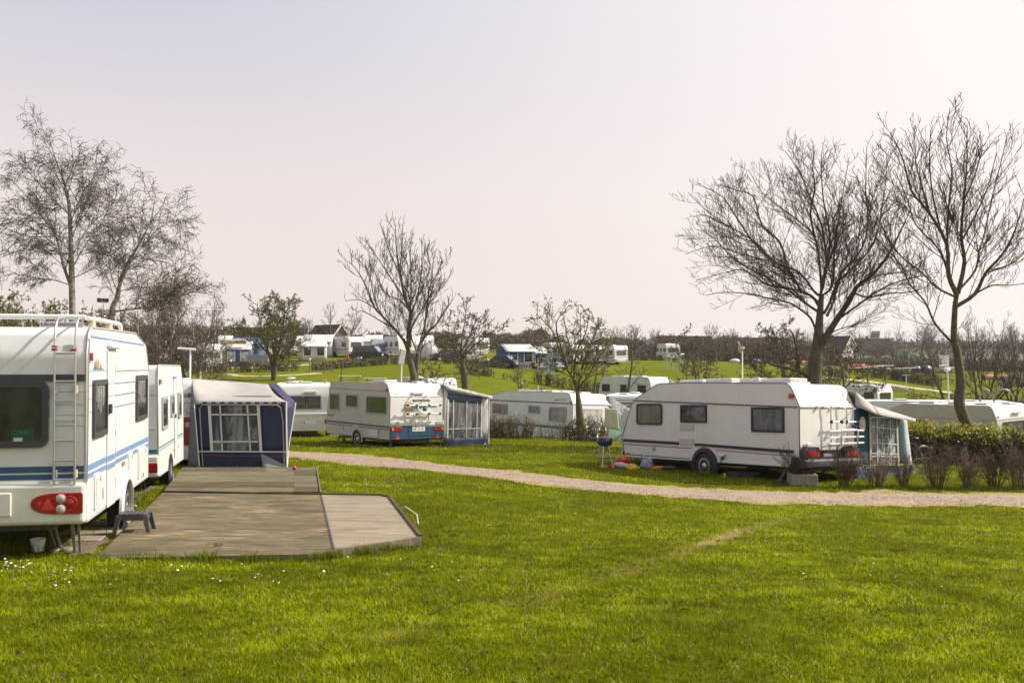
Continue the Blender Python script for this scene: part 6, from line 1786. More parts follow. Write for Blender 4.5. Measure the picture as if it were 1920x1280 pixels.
BUD = dict(levels=3, seg=.3, up=[.2, .25, .3, .2], wob=.13, rmin=.011, space=[.36, .22, .16, .16], ang=(35, 70), ratio=[.5, .5, .5], lmin=.25, lmax=2.0, rk=.012, tip=.5, leaf=.06, leafn=4, leaflv=1)
MG = 'budding trees in the middle of the site'
traced_tree(21, dict(BUD, leafn=5, leaf=.06), 58, [(872, 716), (869, 690), (866, 668), (864, 650)],
  [[(864, 655), (866, 620), (872, 590), (876, 548)], [(866, 668), (850, 645), (838, 610), (842, 580)], [(866, 664), (880, 640), (905, 610), (915, 575)], [(868, 690), (890, 672), (905, 655), (925, 650)], [(867, 668), (890, 640), (930, 610), (948, 595)], [(864, 650), (850, 610), (862, 570)], [(866, 672), (845, 655), (825, 640), (815, 610)], [(870, 695), (850, 675), (830, 668), (820, 660)], [(866, 650), (886, 610), (895, 580)], [(870, 700), (892, 692), (915, 682)]],
  .26, 'budding_tree', 'round budding tree with a dark trunk just right of the forked tree', 'tree', MG, M['bark'], M['twig'], M['leafbrown'], depth=.8, base=G(874, 58), rl=.6, startT=.8, sq=(.92, .9))
traced_tree(22, dict(BUD, leafn=4, leaf=.05), 42.2, [(1096, 822), (1090, 800), (1086, 770), (1084, 745), (1082, 728)],
  [[(1083, 735), (1075, 705), (1060, 680), (1050, 655), (1035, 610), (1015, 585), (1002, 572)], [(1083, 730), (1086, 705), (1092, 680), (1090, 650), (1088, 600), (1088, 568)], [(1083, 726), (1090, 712), (1102, 697), (1112, 680), (1120, 650), (1130, 610), (1138, 600)], [(1070, 690), (1072, 650), (1062, 620), (1055, 575)], [(1091, 680), (1105, 640), (1120, 600), (1110, 580)], [(1092, 700), (1080, 690), (1072, 680)], [(1062, 680), (1050, 640), (1040, 590), (1060, 562)], [(1112, 680), (1130, 650), (1150, 620)], [(1075, 700), (1080, 650), (1098, 610), (1105, 575)], [(1100, 700), (1118, 692), (1125, 690)]],
  .29, 'budding_tree', 'leaning budding tree with rough mossy trunk growing in the hedge near the towels', 'tree', MG, M['barkmoss'], M['twig'], M['leafbud'], depth=.7, base=G(1100, 42.2), rl=.6, startT=.85, sq=(.95, .93))
grown(23, G(513, 83), 7.6, .16, dict(BUD, leafn=7, leaf=.065, levels=3, rmin=.013), 'leafy_tree', 'multi-stemmed tree coming into green leaf behind the navy awning', 'tree', MG, M['barkmoss'], M['twig'], M['leafgreen'], stems=3, limbs=10, spread=(35, 65), limbL=.52, fork=.15)
grown(24, G(1116, 87), 5.4, .13, dict(BUD, leafn=5, leaf=.075, rmin=.014), 'budding_tree', 'small budding tree by the clipped hedge, right of the leaning tree', 'tree', MG, M['barkmoss'], M['twig'], M['leafbrown'], limbs=9, limbL=.5, fork=.35)
grown(25, G(1171, 76), 6.9, .13, dict(BUD, leafn=1, leaf=.05, rmin=.013), 'bare_tree', 'slim bare tree in front of the caravan beyond the hedge', 'tree', MG, M['bark'], M['twig'], M['leafbrown'], limbs=9, limbL=.33, fork=.25, lean=(.08, 0))
grown(26, G(1306, 90), 6.7, .16, dict(BUD, leafn=5, leaf=.08, rmin=.014), 'budding_tree', 'round budding tree on the field left of the white mast', 'tree', MG, M['bark'], M['twig'], M['leafbrown'], limbs=9, limbL=.5, fork=.25, stems=1)
grown(27, G(1319, 84), 4.3, .12, dict(BUD, leafn=5, leaf=.08, rmin=.014), 'budding_tree', 'low spreading budding tree on the field beside the round one', 'tree', MG, M['bark'], M['twig'], M['leafbrown'], limbs=9, limbL=.65, fork=.15, spread=(45, 75))
grown(28, G(974, 80), 2.7, .06, dict(BUD, leafn=2, leaf=.05, rmin=.012), 'young_tree', 'small multi-stemmed young tree on the field left of the goal', 'tree', MG, M['bark'], M['twig'], M['leafbud'], stems=3, limbs=6, limbL=.45, fork=.3)
grown(29, G(992, 127), 7.2, .07, dict(BUD, leafn=0, leaf=0, rmin=.016, levels=3, up=[0, 0, .1]), 'sapling', 'slender bare sapling behind the left football goal', 'tree', MG, M['bark'], M['twig'], None, limbs=16, limbL=.2, fork=.2, spread=(60, 85))
grown(30, G(812, 66), 4.0, .12, dict(BUD, leafn=5, leaf=.075, rmin=.013), 'budding_tree', 'low leaning budding tree in front of the half-hidden caravan roof', 'tree', MG, M['barkmoss'], M['twig'], M['leafbrown'], limbs=9, limbL=.55, fork=.4, lean=(-.25, 0), spread=(45, 80))
grown(31, G(1470, 72), 7.2, .16, dict(BUD, leafn=5, leaf=.075, rmin=.013), 'brown_leaved_tree', 'brown-leaved bushy tree left of the ash trunk', 'tree', MG, M['bark'], M['twig'], M['leafbrown'], limbs=11, limbL=.55, fork=.25, stems=2, spread=(40, 70))
grown(32, G(1575, 66), 6.6, .14, dict(BUD, leafn=5, leaf=.075, rmin=.013), 'brown_leaved_tree', 'brown-leaved tree right of the ash trunk', 'tree', MG, M['bark'], M['twig'], M['leafbrown'], limbs=10, limbL=.55, fork=.3, spread=(40, 75))
grown(33, G(1782, 66), 7.0, .14, dict(BUD, leafn=4, leaf=.05, rmin=.013, up=[0, -.05, 0, 0]), 'larch_tree', 'brown larch-like tree with level branches left of the curved trunk', 'tree', MG, M['bark'], M['twig'], M['leafbrown'], limbs=16, limbL=.42, fork=.12, spread=(75, 95))
grown(34, G(1842, 64), 8.0, .08, dict(ASH, levels=3, rmin=.009), 'bare_tree', 'thin multi-stemmed bare tree behind the curved trunk', 'tree', MG, M['bark'], M['twig'], None, stems=4, limbs=8, limbL=.45, fork=.15, spread=(30, 60))
grown(35, G(1900, 72), 6.5, .10, dict(ASH, levels=3, rmin=.010), 'bare_tree', 'bushy bare tree at the right edge above the cream caravan', 'tree', MG, M['bark'], M['twigpale'], None, stems=3, limbs=9, limbL=.5, fork=.15, spread=(30, 60))
grown(36, G(632, 77), 6.6, .05, dict(BUD, leafn=0, leaf=0, rmin=.012, levels=3), 'sapling', 'thin staked sapling left of the picnic tables', 'tree', MG, M['bark'], M['twigpale'], None, limbs=9, limbL=.25, fork=.45)
# birches and willows left, behind the second and third caravans
LG = 'thin bare trees behind the left caravans'
for i, (u, Y, H, lab) in enumerate(((318, 62, 8.6, 'thin bare birch above the teal-lined caravan'), (352, 66, 9.4, 'slender pale birch just left of the motorhome'), (372, 63, 7.4, 'crooked thin birch in front of the motorhome'), (286, 66, 8.8, 'thin brown birch behind the caravan with teal lines'), (250, 60, 7.6, 'bushy bare tree behind the big caravan roof'))):
    grown(40 + i, G(u, Y), H, .09, dict(BIRCH, levels=3, rmin=.011, leafn=0, leaf=0), 'birch_tree', lab, 'tree', LG, M['birch'], M['twigred'], None, stems=3, limbs=11, limbL=.36, fork=.15, spread=(25, 50))
for i, (u, Y, H, lab) in enumerate(((20, 70, 7.2, 'greenish budding willow at the far left edge'), (75, 66, 6.6, 'greenish bush left of the tallest birch trunk'), (165, 64, 6.2, 'brown bush between the two birch trunks'), (205, 70, 6.0, 'bare bush right of the lower birch trunk'), (-30, 60, 7, 'budding willow partly out of frame at left'))):
    grown(50 + i, G(u, Y), H, .09, dict(BUD, leafn=5, leaf=.075, rmin=.012), 'willow_bush', lab, 'tree', LG, M['barkmoss'], M['twig'], M['leafbud'] if i in (0, 1, 4) else M['leafbrown'], stems=4, limbs=9, limbL=.45, fork=.1, spread=(25, 55))

# ---- clipped hedges
def hedge(name, label, pts, H, W_, dens, leafm, leafs, group, cat='hedge', leafsize=.045, top_only=0, gap=0, seed=0, stemr=.006, twigm=None, scale=1):
    """pts: ground points (x, y); many upright stems with side twigs and small leaves"""
    rg = random.Random(seed); T = TB(); Lf = LB()
    pts = [Vector((p[0], p[1], 0)) for p in pts]
    tot = 0
    for a, b in zip(pts[:-1], pts[1:]):
        L = (b - a).length; n = int(L * dens); d = (b - a).normalized(); s = Vector((-d.y, d.x, 0))
        for i in range(n):
            t = rg.random() * L
            pos = tot + t
            if gap:
                k = mnoise.noise((pos * gap, seed * 3.7, 0))
                if k < -.18 and rg.random() < .85: continue
                hk = .82 + .5 * max(-.3, k)
            else: hk = 1 + .10 * mnoise.noise((pos * .8, seed, 0))
            p = a + d * t + s * rg.gauss(0, W_ * .24)
            p.z = gz(p.x, p.y) - .05
            h = H * hk * rg.uniform(.75, 1.05)
            q = [p]; dd = Vector((rg.gauss(0, .16), rg.gauss(0, .16), 1))
            for j in range(3):
                dd = Vector((dd.x + rg.gauss(0, .14), dd.y + rg.gauss(0, .14), 1)).normalized(); q.append(q[-1] + dd * (h / 3))
            T.tube(q, [stemr * 1.6, stemr * 1.3, stemr, stemr * .6], 3)
            for j in range(3):
                t0 = rg.uniform(.25, .95); f = t0 * 3; k2 = min(int(f), 2); o = q[k2].lerp(q[k2 + 1], f - k2)
                e = Vector((rg.gauss(0, 1), rg.gauss(0, 1), .7)).normalized()
                T.tube([o, o + e * h * .2], [stemr * .8, stemr * .5], 3)
                if rg.random() < .7: Lf.add(o + e * h * .2, leafsize)
            for j in range(int(leafs)):
                t0 = rg.uniform(.15, 1.0) if not top_only else 1 - abs(rg.gauss(0, top_only))
                f = max(0, min(.999, t0)) * 3; k2 = int(f); o = q[k2].lerp(q[k2 + 1], f - k2)
                Lf.add(o + Vector((rg.gauss(0, W_ * .16), rg.gauss(0, W_ * .16), rg.gauss(0, .03))), leafsize)
        tot += L
    b = pts[0].copy(); b.z = gz(b.x, b.y)
    root = empty(name, b); tag(root, label, cat, group)
    T.build('stems', twigm or M['hedgetwig'], root, tuple(b)); Lf.build('leaves', leafm, root, tuple(b), seed)
    return root
HG = 'clipped hedges dividing the site'
gp = lambda *q: [(X(u, Y), Y) for u, Y in q]
hedge('hedge', 'thin brown budding hedge in front of the long white caravan', gp((914, 44.2), (1000, 43.6), (1078, 42.6), (1140, 42)), 1.2, .6, 52, M['leafbud'], 5, HG, seed=1, gap=.6, leafsize=.05, stemr=.010)
hedge('hedge', 'dense hedge with yellow-green top at the right edge', gp((1690, 32.5), (1760, 32.3), (1850, 31.8), (1960, 31.5), (2200, 31.5)), 1.32, .95, 110, M['leafdull'], 9, HG, seed=2, leafsize=.045, stemr=.008)
LFt = LB(); rg = random.Random(8)
hedge('hedge_growth', 'fresh yellow-green shoots along the top of the right hedge', gp((1690, 32.5), (1760, 32.3), (1850, 31.8), (1960, 31.5), (2200, 31.5)), 1.42, .9, 48, M['leafyellow'], 14, None, cat='hedge', seed=3, top_only=.10, leafsize=.04)
# ---- brown shrubs along the gravel road
def shrub(seed, H, spread):
    rg = random.Random(seed); T = TB()
    for i in range(36):
        a = rg.uniform(0, 2 * PI); tl = abs(rg.gauss(0, spread))
        d = Vector((math.cos(a) * tl, math.sin(a) * tl, 1)).normalized()
        p = Vector((math.cos(a) * rg.uniform(0, .16), math.sin(a) * rg.uniform(0, .16), -.03)); h = H * rg.uniform(.55, 1.05)
        q = [p]
        for j in range(4):
            d = (d + Vector((rg.gauss(0, .10), rg.gauss(0, .10), .06))).normalized(); q.append(q[-1] + d * h / 4)
        T.tube(q, [.011, .009, .007, .005, .003], 3)
        for j in range(9):
            f = rg.uniform(1.2, 4); k = min(int(f), 3); o = q[k].lerp(q[k + 1], f - k)
            e = (d + Vector((rg.gauss(0, .7), rg.gauss(0, .7), rg.gauss(.1, .3)))).normalized(); l = h * rg.uniform(.15, .36)
            w_ = o + e * l * .5; T.tube([o, w_, w_ + (e + Vector((0, 0, .3))).normalized() * l * .5], [.005, .004, .0025], 3)
            for _ in range(2):
                e2 = (e + Vector((rg.gauss(0, .6), rg.gauss(0, .6), .2))).normalized(); T.tube([w_, w_ + e2 * l * .45], [.0035, .002], 3)
    return T
SG = 'brown bare shrubs along the gravel road'
protos = [shrub(60 + k, 1.0, .42).build('stems', M['shrubtwig']) for k in range(4)]
spots = [(1583, 913, 1.05, 'dense brown shrub in front of the navy bumper, right of the planter'), (1644, 915, .95, 'brown shrub in front of the clear awning window'), (1694, 915, .9, 'narrow brown shrub by the right foot of the teal awning'), (1758, 916, 1.12, 'wide brown shrub just right of the teal awning'), (1817, 915, 1.08, 'brown shrub in front of the curved tree trunk'), (1866, 912, .98, 'brown shrub right of the curved tree trunk, second from the right edge'), (1911, 916, 1.12, 'brown shrub cut by the right edge of the picture'), (1985, 918, 1.1, 'brown shrub just outside the right edge')]
for i, (u, v, sc, lab) in enumerate(spots[:7]):
    p = hits(u, v, 15, 40)
    r = empty('shrub', p, (0, 0, i * 1.3)); r.scale = (sc * (.98 if i != 2 else .7), sc * .95, sc * .90); tag(r, lab, 'shrub', SG)
    st_ = protos[i] if i < 4 else protos[i % 4].copy()
    if i >= 4: COL.objects.link(st_)
    st_.parent = r
T = shrub(70, .75, .8); o = T.build('shrub', M['shrubtwig']); o.parent = PLANTER; o.location = (0, 0, .2); o.name = 'twigs'
# ------------------------------------------------------------------ farther rows of the site
def oncar(u, Y, dz=0):
    g = G(u, Y); g.z += dz; return g
def std_prof(L, H, rr=.3, fr=.35, slant=.25):
    return fillet([(0, .42, .06), (L - .1, .42, .06), (L, .42 + .5, .1), (L - slant, H - .55, .25), (L - slant - .35, H, fr), (.18, H, rr), (0, H - .6, .35)], 4)
def far_caravan(u, Y, yaw, label, L=5.2, H=2.6, W=2.25, body='white', trim='winframelight', wins=3, stripe='slate', winmat='windark', rear=True, name='caravan', group=CG, dz=0, wheels=True, rearwin='wincurt', hatches=2):
    c = Caravan(name, label, 'caravan' if name == 'caravan' else 'motorhome', group, oncar(u, Y, dz), yaw, 0, 0, W, std_prof(L, H), M[body], M[trim], bevel=.02)
    for side in 'LR':
        for k in range(wins):
            x = L * (.16 + .68 * k / max(1, wins - 1)); w = .85 if k != 1 else .65
            c.window(side, x - w / 2, 1.35, x + w / 2, 1.95, M['winframe'], M[winmat], r=.06, fw=.05)
        c.stripe(M[stripe], side, .05, .95, L - .12, .95, .08)
    if rear:
        c.window('B', -.75, 1.3, .75, 1.9, M['winframe'], M[rearwin], r=.06, fw=.05)
        c.stripe(M[stripe], 'B', -1.08, 2.02, 1.08, 2.02, .03)
        m = MB(); m.box(-.07, .02, -W / 2, W / 2, .42, .78); m.build('rear_bumper', M['mould'], c.root, bevel=.03)
        for s in (-1, 1): c.panel('tail_light', M['red'], 'B', s * .75, .55, s * 1.08, .70, .02, .02, .07)
    if wheels:
        for s in (-1, 1): c.wheel(L * .45, .33, side=s, spokes=6)
    for k in range(hatches): c.hatch(L * (.3 + .4 * k), .2 - .3 * (k % 2), H - .01, .6, .5, .1)
    c.drawbar(L - .1)
    return c
# half hidden behind the beige caravan's roof
far_caravan(832, 66.5, 128, 'white caravan half hidden behind the beige caravan roof and the forked tree', L=5.0, H=2.5, stripe='blue')
c = far_caravan(1238, 77, 131, 'white caravan with dark windows beyond the large caravan roof, below the right goal', L=5.6, H=2.55, rearwin='windark')
far_caravan(1168, 62, 70, 'low white caravan roof between the leaning tree and the large caravan', L=4.2, H=2.35, dz=-.15, wins=2)
wc = far_caravan(1660, 79, 128, 'white caravan with a canopy on the field side, above the cream caravan', L=4.6, H=2.45, stripe='lilac', rearwin='windark')
far_caravan(1905, 53, 172, 'long grey-roofed caravan above the right-hand cream one, below the metal hoops', L=8.4, H=2.5, W=2.4, body='lowgrey', hatches=3, dz=.0)

def canopy_awning(root, label, y0, y1, x0, x1, z0, z1, mat, wallmat, name='awning', grp=AG, closed=True, leg=True, winm=None):
    a = empty(name, root.location, root.rotation_euler); tag(a, label, 'awning', grp)
    sheet_obj('roof', mat, a, patch((x0, y0, z0), (x0, y1, z1), (x1, y1, z1), (x1, y0, z0), 6, 4, .02, 2, sag=.03))
    if closed:
        sheet_obj('wall', wallmat, a, patch((x0, y0, .05), (x0, y1, .05), (x0, y1, z1), (x0, y0, z0), 4, 4, .03, 1), )
        sheet_obj('front_wall', wallmat, a, patch((x0, y1, .05), (x1, y1, .05), (x1, y1, z1), (x0, y1, z1), 4, 4, .03, 1))
        if winm:
            sheet_obj('window', winm, a, patch((x0 - .02, y0 - .4, .8), (x0 - .02, y1 + .4, .8), (x0 - .02, y1 + .4, 1.7), (x0 - .02, y0 - .4, 1.8), 4, 4, .02, 1))
    if leg:
        for x in (x0, x1):
            m = MB(); m.tube([(x, y1, 0), (x, y1, z1)], .02, 6); m.build('leg', M['whitemetal'], a)
    return a
canopy_awning(wc.root, 'white sloping canopy on the caravan above the cream one', -1.15, -4.6, .0, 4.4, 2.4, 1.75, M['canvaswhite'], M['canvaswhite'], closed=False)
canopy_awning(c.root, 'pale sloping awning on the caravan below the right goal', -1.13, -3.3, .1, 4.5, 2.45, 1.6, M['canvaswhite'], M['canvasgrey'])
a6 = canopy_awning(c6.root, 'pale awning sloping off the long white caravan towards the towels', -1.16, -3.6, .05, 5.0, 2.42, 1.45, M['canvaswhite'], M['canvasgrey'])
# metal hoops
for u, Y, w_, lab in ((1847, 52, .26, 'bent grey metal hoop above the grey caravan roof, left of two'), (1880, 52, .45, 'bent grey metal hoop above the grey caravan roof, right of two')):
    b = G(u, Y); m = MB(); top = 3.15
    m.tube([(-w_, 0, 0), (-w_, 0, top - .5), (-w_ * .6, 0, top - .12), (0, 0, top), (w_ * .7, 0, top - .08), (w_, 0, top - .3), (w_, 0, top - .5 if w_ < .3 else top - .3)], .05, 8)
    tag(m.build('metal_hoop', M['galv'], None, smooth=60, loc=b), lab, 'hoop', 'metal hoops')

# ---- cars
def car(loc, yaw, label, paint, L=4.5, W=1.75, H=1.45, suv=False, group='cars parked among the caravans'):
    o = empty('parked_car', loc, (0, 0, R(yaw))); tag(o, label, 'car', group)
    h0, belt = .28, H * .60
    nose = L * .5
    hull = fillet([(-nose, h0 + .1, .08), (-nose + .1, h0, .05), (nose - .1, h0, .05), (nose, h0 + .15, .08), (nose - .03, belt * .80, .12), (nose - L * .24, belt * .98, .2), (-nose + .08, belt, .12)], 3)
    m = MB(); m.prism(hull, (0, W / 2, 0), (1, 0, 0), (0, 0, 1), W); m.build('body', paint, o, smooth=40, bevel=.06, bseg=3)
    back = -nose + (.12 if suv else L * .10)
    cab = fillet([(back, belt - .03, .02), (nose - L * .27, belt - .03, .02), (nose - L * .40, H - .03, .18), (nose - L * .52, H, .1), (back + (.18 if suv else L * .14), H - .01, .15)], 3)
    m = MB(); m.prism(cab, (0, W / 2 - .1, 0), (1, 0, 0), (0, 0, 1), W - .2); m.build('cabin', M['glass'], o, smooth=40, bevel=.05)
    m = MB(); m.prism(rrect(L * .48 if suv else L * .30, W - .36, .15), (back + L * (.33 if suv else .34), 0, H - .012), (1, 0, 0), (0, 1, 0), .03)
    for s in (-1, 1):
        for (xa, xb) in ((back + .06, back + .2), (back + L * .27, back + L * .27 + .06), (back + L * .5 * .92, back + L * .5 * .92 + .06)):
            m.beam((xa, s * (W / 2 - .085), belt), (min(xa + .10, nose - L * .45), s * (W / 2 - .16), H - .05), .02, .07, (1, 0, 0))
        m.beam((nose - L * .27, s * (W / 2 - .10), belt), (nose - L * .41, s * (W / 2 - .18), H - .02), .05, .05)
    m.build('roof', paint, o, bevel=.008)
    for x in (-L * .30, L * .31):
        for s in (-1, 1):
            w_ = empty('wheel', (x, s * (W / 2 - .02), .32), parent=o); n = Vector((0, s, 0))
            q = MB(); q.lathe([(.2, -.18), (.32, -.18), (.33, -.1), (.32, .01), (.22, .02)], (0, 0, 0), n, 18); q.build('tyre', M['rubber'], w_, smooth=40)
            q = MB(); q.lathe([(.21, .0), (.21, .025), (.10, .03), (.03, .035)], (0, 0, 0), n, 14); q.build('rim', M['alumat'], w_, smooth=40)
    for s in (-1, 1):
        q = MB(); q.box(nose - .12, nose + .005, s * W * .36 - .17, s * W * .36 + .17, belt * .68, belt * .84); q.build('headlight', M['clearlens'], o, bevel=.03)
        q = MB(); q.box(-nose - .005, -nose + .1, s * W * .40 - .11, s * W * .40 + .11, belt * .72, belt * .95); q.build('tail_light', M['red'], o, bevel=.02)
        q = MB(); q.ball((nose - L * .31, s * (W / 2 + .06), belt + .06), .06, .10, .07, 8, 6); q.build('mirror', paint, o, smooth=60)
    q = MB(); q.box(nose - .05, nose + .012, -.5, .5, belt * .55, belt * .74); q.build('grille', M['black'], o)
    q = MB(); q.box(-nose - .02, nose + .03, -W * .46, W * .46, h0 + .02, h0 + .16); q.build('bumper_strip', M['charcoal'], o)
    q = MB(); q.box(-nose - .03, -nose, -.26, .26, belt * .5, belt * .62); q.build('number_plate', M['plate'], o)
    return o
car(oncar(698, 115), -12, 'black estate four-wheel-drive parked on the grass by the grey awning', M['carblack'], 4.6, 1.85, 1.78, True)
car(oncar(938, 119), 158, 'dark blue saloon parked left of the pitched blue awning', M['carblue'], 4.3, 1.7, 1.42)
car(oncar(1037, 122), 120, 'silver blue estate car beside the sitting people', M['carsilver'], 4.3, 1.75, 1.6, True)
car(oncar(800, 43.5), -20, 'dark windscreen of a white people carrier behind the porch awning', M['carwhite'], 4.6, 1.85, 1.85, True)
car(oncar(1660, 51), 165, 'white car almost hidden behind the cream caravan roof', M['carwhite'], 4.4, 1.75, 1.6, True)
car(oncar(840, 121), 20, 'dark car behind the round budding tree', M['carblue'], 4.2, 1.7, 1.45)
car(oncar(872, 123), 10, 'white car behind the trunk of the round budding tree', M['carwhite'], 4.2, 1.7, 1.45)
car(oncar(300, 92), 15, 'white car behind the thin birches at left', M['carwhite'], 4.2, 1.7, 1.45)

# ---- back row caravans, motorhome and awnings
mh = far_caravan(399, 104, 128, 'white motorhome with a small rear window above the navy awning', L=5.6, H=2.75, W=2.1, name='motorhome', wins=2, stripe='blue', dz=-.05, rearwin='wincurt', hatches=1)
m = MB(); m.tube([(.3, -1.5, 2.95), (.3, .9, 2.95)], .28, 12); b = m.build('rolled_awning', M['canvastan'], None, smooth=60); b.location = mh.root.location + Vector((.5, 5.5, .12)); b.rotation_euler = (0, 0, R(100)); tag(b, 'rolled cream roof bag lying above the motorhome roof', 'bag')
rows = [(300, 118, 122, 'white caravan among the thin birches, farthest left of the back row', 5.5), (345, 122, 122, 'white caravan behind the crooked birch left of the motorhome', 5.4), (424, 140, 128, 'white caravan roof above the steel-blue tent', 5.2), (520, 128, 110, 'white caravan behind the leafy tree crown, left of two', 5.6), (566, 133, 120, 'white caravan behind the leafy tree crown, right of two', 5.2),
        (668, 126, 131, 'long white caravan with a blue band behind the black car', 7.6), (735, 126, -60, 'cream caravan front beside the grey awning', 4.8), (762, 127, -55, 'cream caravan seen past the forked trunk', 4.6), (800, 136, 120, 'white caravan behind the white dome awning', 5.2),
        (905, 134, 120, 'white caravan roof behind the dark blue saloon', 5.4), (1046, 134, 100, 'white caravan with a dark rear window behind the silver estate', 4.6), (1085, 132, 125, 'white caravan behind the leaning tree crown, left of three', 5.2), (1125, 133, 125, 'white caravan behind the leaning tree crown, middle of three', 5.4), (1165, 133, 120, 'white caravan behind the slim bare tree, right of three', 5.4),
        (1262, 150, 100, 'white caravan beside the budding field tree in front of the thatched roof', 4.6)]
for i, (u, Y, yaw, lab, L) in enumerate(rows):
    far_caravan(u, Y, yaw, lab, L=L, H=2.6, stripe='blue' if i in (5, 3) else 'slate', body='cream' if i in (6, 7) else 'white', hatches=1, winmat='windark' if i % 2 else 'wincurt')
def tent(u, Y, yaw, label, w, d, h, mat, wall, ridge=.5, name='awning', open_front=False, winm=None):
    """pitched awning: w along the front, d deep, h ridge height"""
    o = empty(name, oncar(u, Y), (0, 0, R(yaw))); tag(o, label, 'awning', AG)
    e = h * .68
    f = lambda x, y, z: (x, y, z)
    sheet_obj('roof', mat, o, patch((-w / 2 - .1, -d / 2 - .2, e - .05), (w / 2 + .1, -d / 2 - .2, e - .05), (w / 2 + .1, d * (ridge - .5), h), (-w / 2 - .1, d * (ridge - .5), h), 6, 5, .03, 1), patch((w / 2 + .1, d / 2 + .1, e), (-w / 2 - .1, d / 2 + .1, e), (-w / 2 - .1, d * (ridge - .5), h), (w / 2 + .1, d * (ridge - .5), h), 6, 5, .03, 1))
    ws = [patch((-w / 2, d / 2, 0), (-w / 2, -d / 2, 0), (-w / 2, -d / 2, e), (-w / 2, d / 2, e), 4, 3, .03, 2), patch((w / 2, -d / 2, 0), (w / 2, d / 2, 0), (w / 2, d / 2, e), (w / 2, -d / 2, e), 4, 3, .03, 3), patch((-w / 2, -d / 2, e), (-w / 2, d / 2, e), (-w / 2, d * (ridge - .5), h - .03), (-w / 2, d * (ridge - .5), h - .03), 2, 2), patch((w / 2, -d / 2, e), (w / 2, d / 2, e), (w / 2, d * (ridge - .5), h - .03), (w / 2, d * (ridge - .5), h - .03), 2, 2)]
    if not open_front: ws.append(patch((-w / 2, -d / 2, 0), (w / 2, -d / 2, 0), (w / 2, -d / 2, e), (-w / 2, -d / 2, e), 8, 3, .04, 4))
    ws.append(patch((-w / 2, d / 2, 0), (w / 2, d / 2, 0), (w / 2, d / 2, e), (-w / 2, d / 2, e), 6, 3, .03, 5))
    sheet_obj('wall', wall, o, *ws)
    if winm:
        for x0, x1 in ((-.42, -.12), (.10, .40)):
            sheet_obj('window', winm, o, patch((x0 * w, -d / 2 - .03, .55), (x1 * w, -d / 2 - .03, .55), (x1 * w, -d / 2 - .03, e * .88), (x0 * w, -d / 2 - .03, e * .88), 3, 3, .02, 1))
            m = MB(); m.beam((x0 * w, -d / 2 - .05, .5), (x0 * w, -d / 2 - .05, e * .9), .07, .02, (0, 1, 0)); m.beam((x1 * w, -d / 2 - .05, .5), (x1 * w, -d / 2 - .05, e * .9), .07, .02, (0, 1, 0)); m.beam((x0 * w, -d / 2 - .05, .55), (x1 * w, -d / 2 - .05, .55), .06, .02, (0, 1, 0)); m.build('window_tape', M['trim'], o)
    return o
tent(449, 111, 8, 'pale-roofed awning with blue windows right of the motorhome', 2.7, 2.4, 2.7, M['canvaswhite'], M['awnblue'], .7, winm=M['winpale'])
tent(464, 124, 0, 'steel-blue tent roof behind the motorhome awning', 3.6, 2.6, 2.75, M['canvassteel'], M['canvassteel'], .6)
tent(586, 119, 20, 'pale gabled awning with dark openings beside the far path', 3.0, 2.6, 2.5, M['canvaswhite'], M['canvaswhite'], .5, winm=M['windark'])
tent(597, 127, 5, 'white barrel-shaped awning roof above the gabled awning', 3.6, 2.6, 2.9, M['canvaswhite'], M['canvaswhite'], .75)
tent(711, 126, 5, 'square dark grey awning behind the black car', 2.0, 2.4, 2.3, M['awngrey'], M['awngrey'], .9)
tent(698, 131, 5, 'white pointed tent roof between the long caravan and the grey awning', 2.6, 2.4, 2.7, M['canvaswhite'], M['canvaswhite'], .6)
tent(777, 124, 10, 'pale open awning behind the forked trunk', 2.4, 2.4, 2.5, M['canvaswhite'], M['awnstripe'], .6, winm=M['windark'])
tent(967, 123, 24, 'large pitched awning with pale roof and dark blue walls', 3.9, 3.2, 2.75, M['awnstripe'], M['awnblue'], .55, winm=M['windark'])
tent(1001, 125, 12, 'open white-roofed awning beside the sitting people', 2.6, 2.6, 2.5, M['canvaswhite'], M['awnstripe'], .5, open_front=True)
# dome awning
o = empty('awning', oncar(806, 122)); tag(o, 'white dome-shaped awning between the forked tree and the budding tree', 'awning', AG)
m = MB(); r_ = []
for j in range(9):
    a = R(90 * j / 8); r_.append([Vector((1.15 * math.cos(a) * math.cos(R(k * 30)), 1.2 * math.cos(a) * math.sin(R(k * 30)), 2.2 * math.sin(a) ** .8)) for k in range(13)])
m.sheet(r_); m.build('canvas', M['canvaswhite'], o, smooth=60)
for k in range(4):
    m = MB(); m.tube([(1.17 * math.cos(R(90 * j / 8)) * math.cos(R(k * 45 + 200)), 1.22 * math.cos(R(90 * j / 8)) * math.sin(R(k * 45 + 200)), 2.22 * math.sin(R(90 * j / 8)) ** .8) for j in range(9)], .03, 5); m.build('pole', M['awngrey'], o)
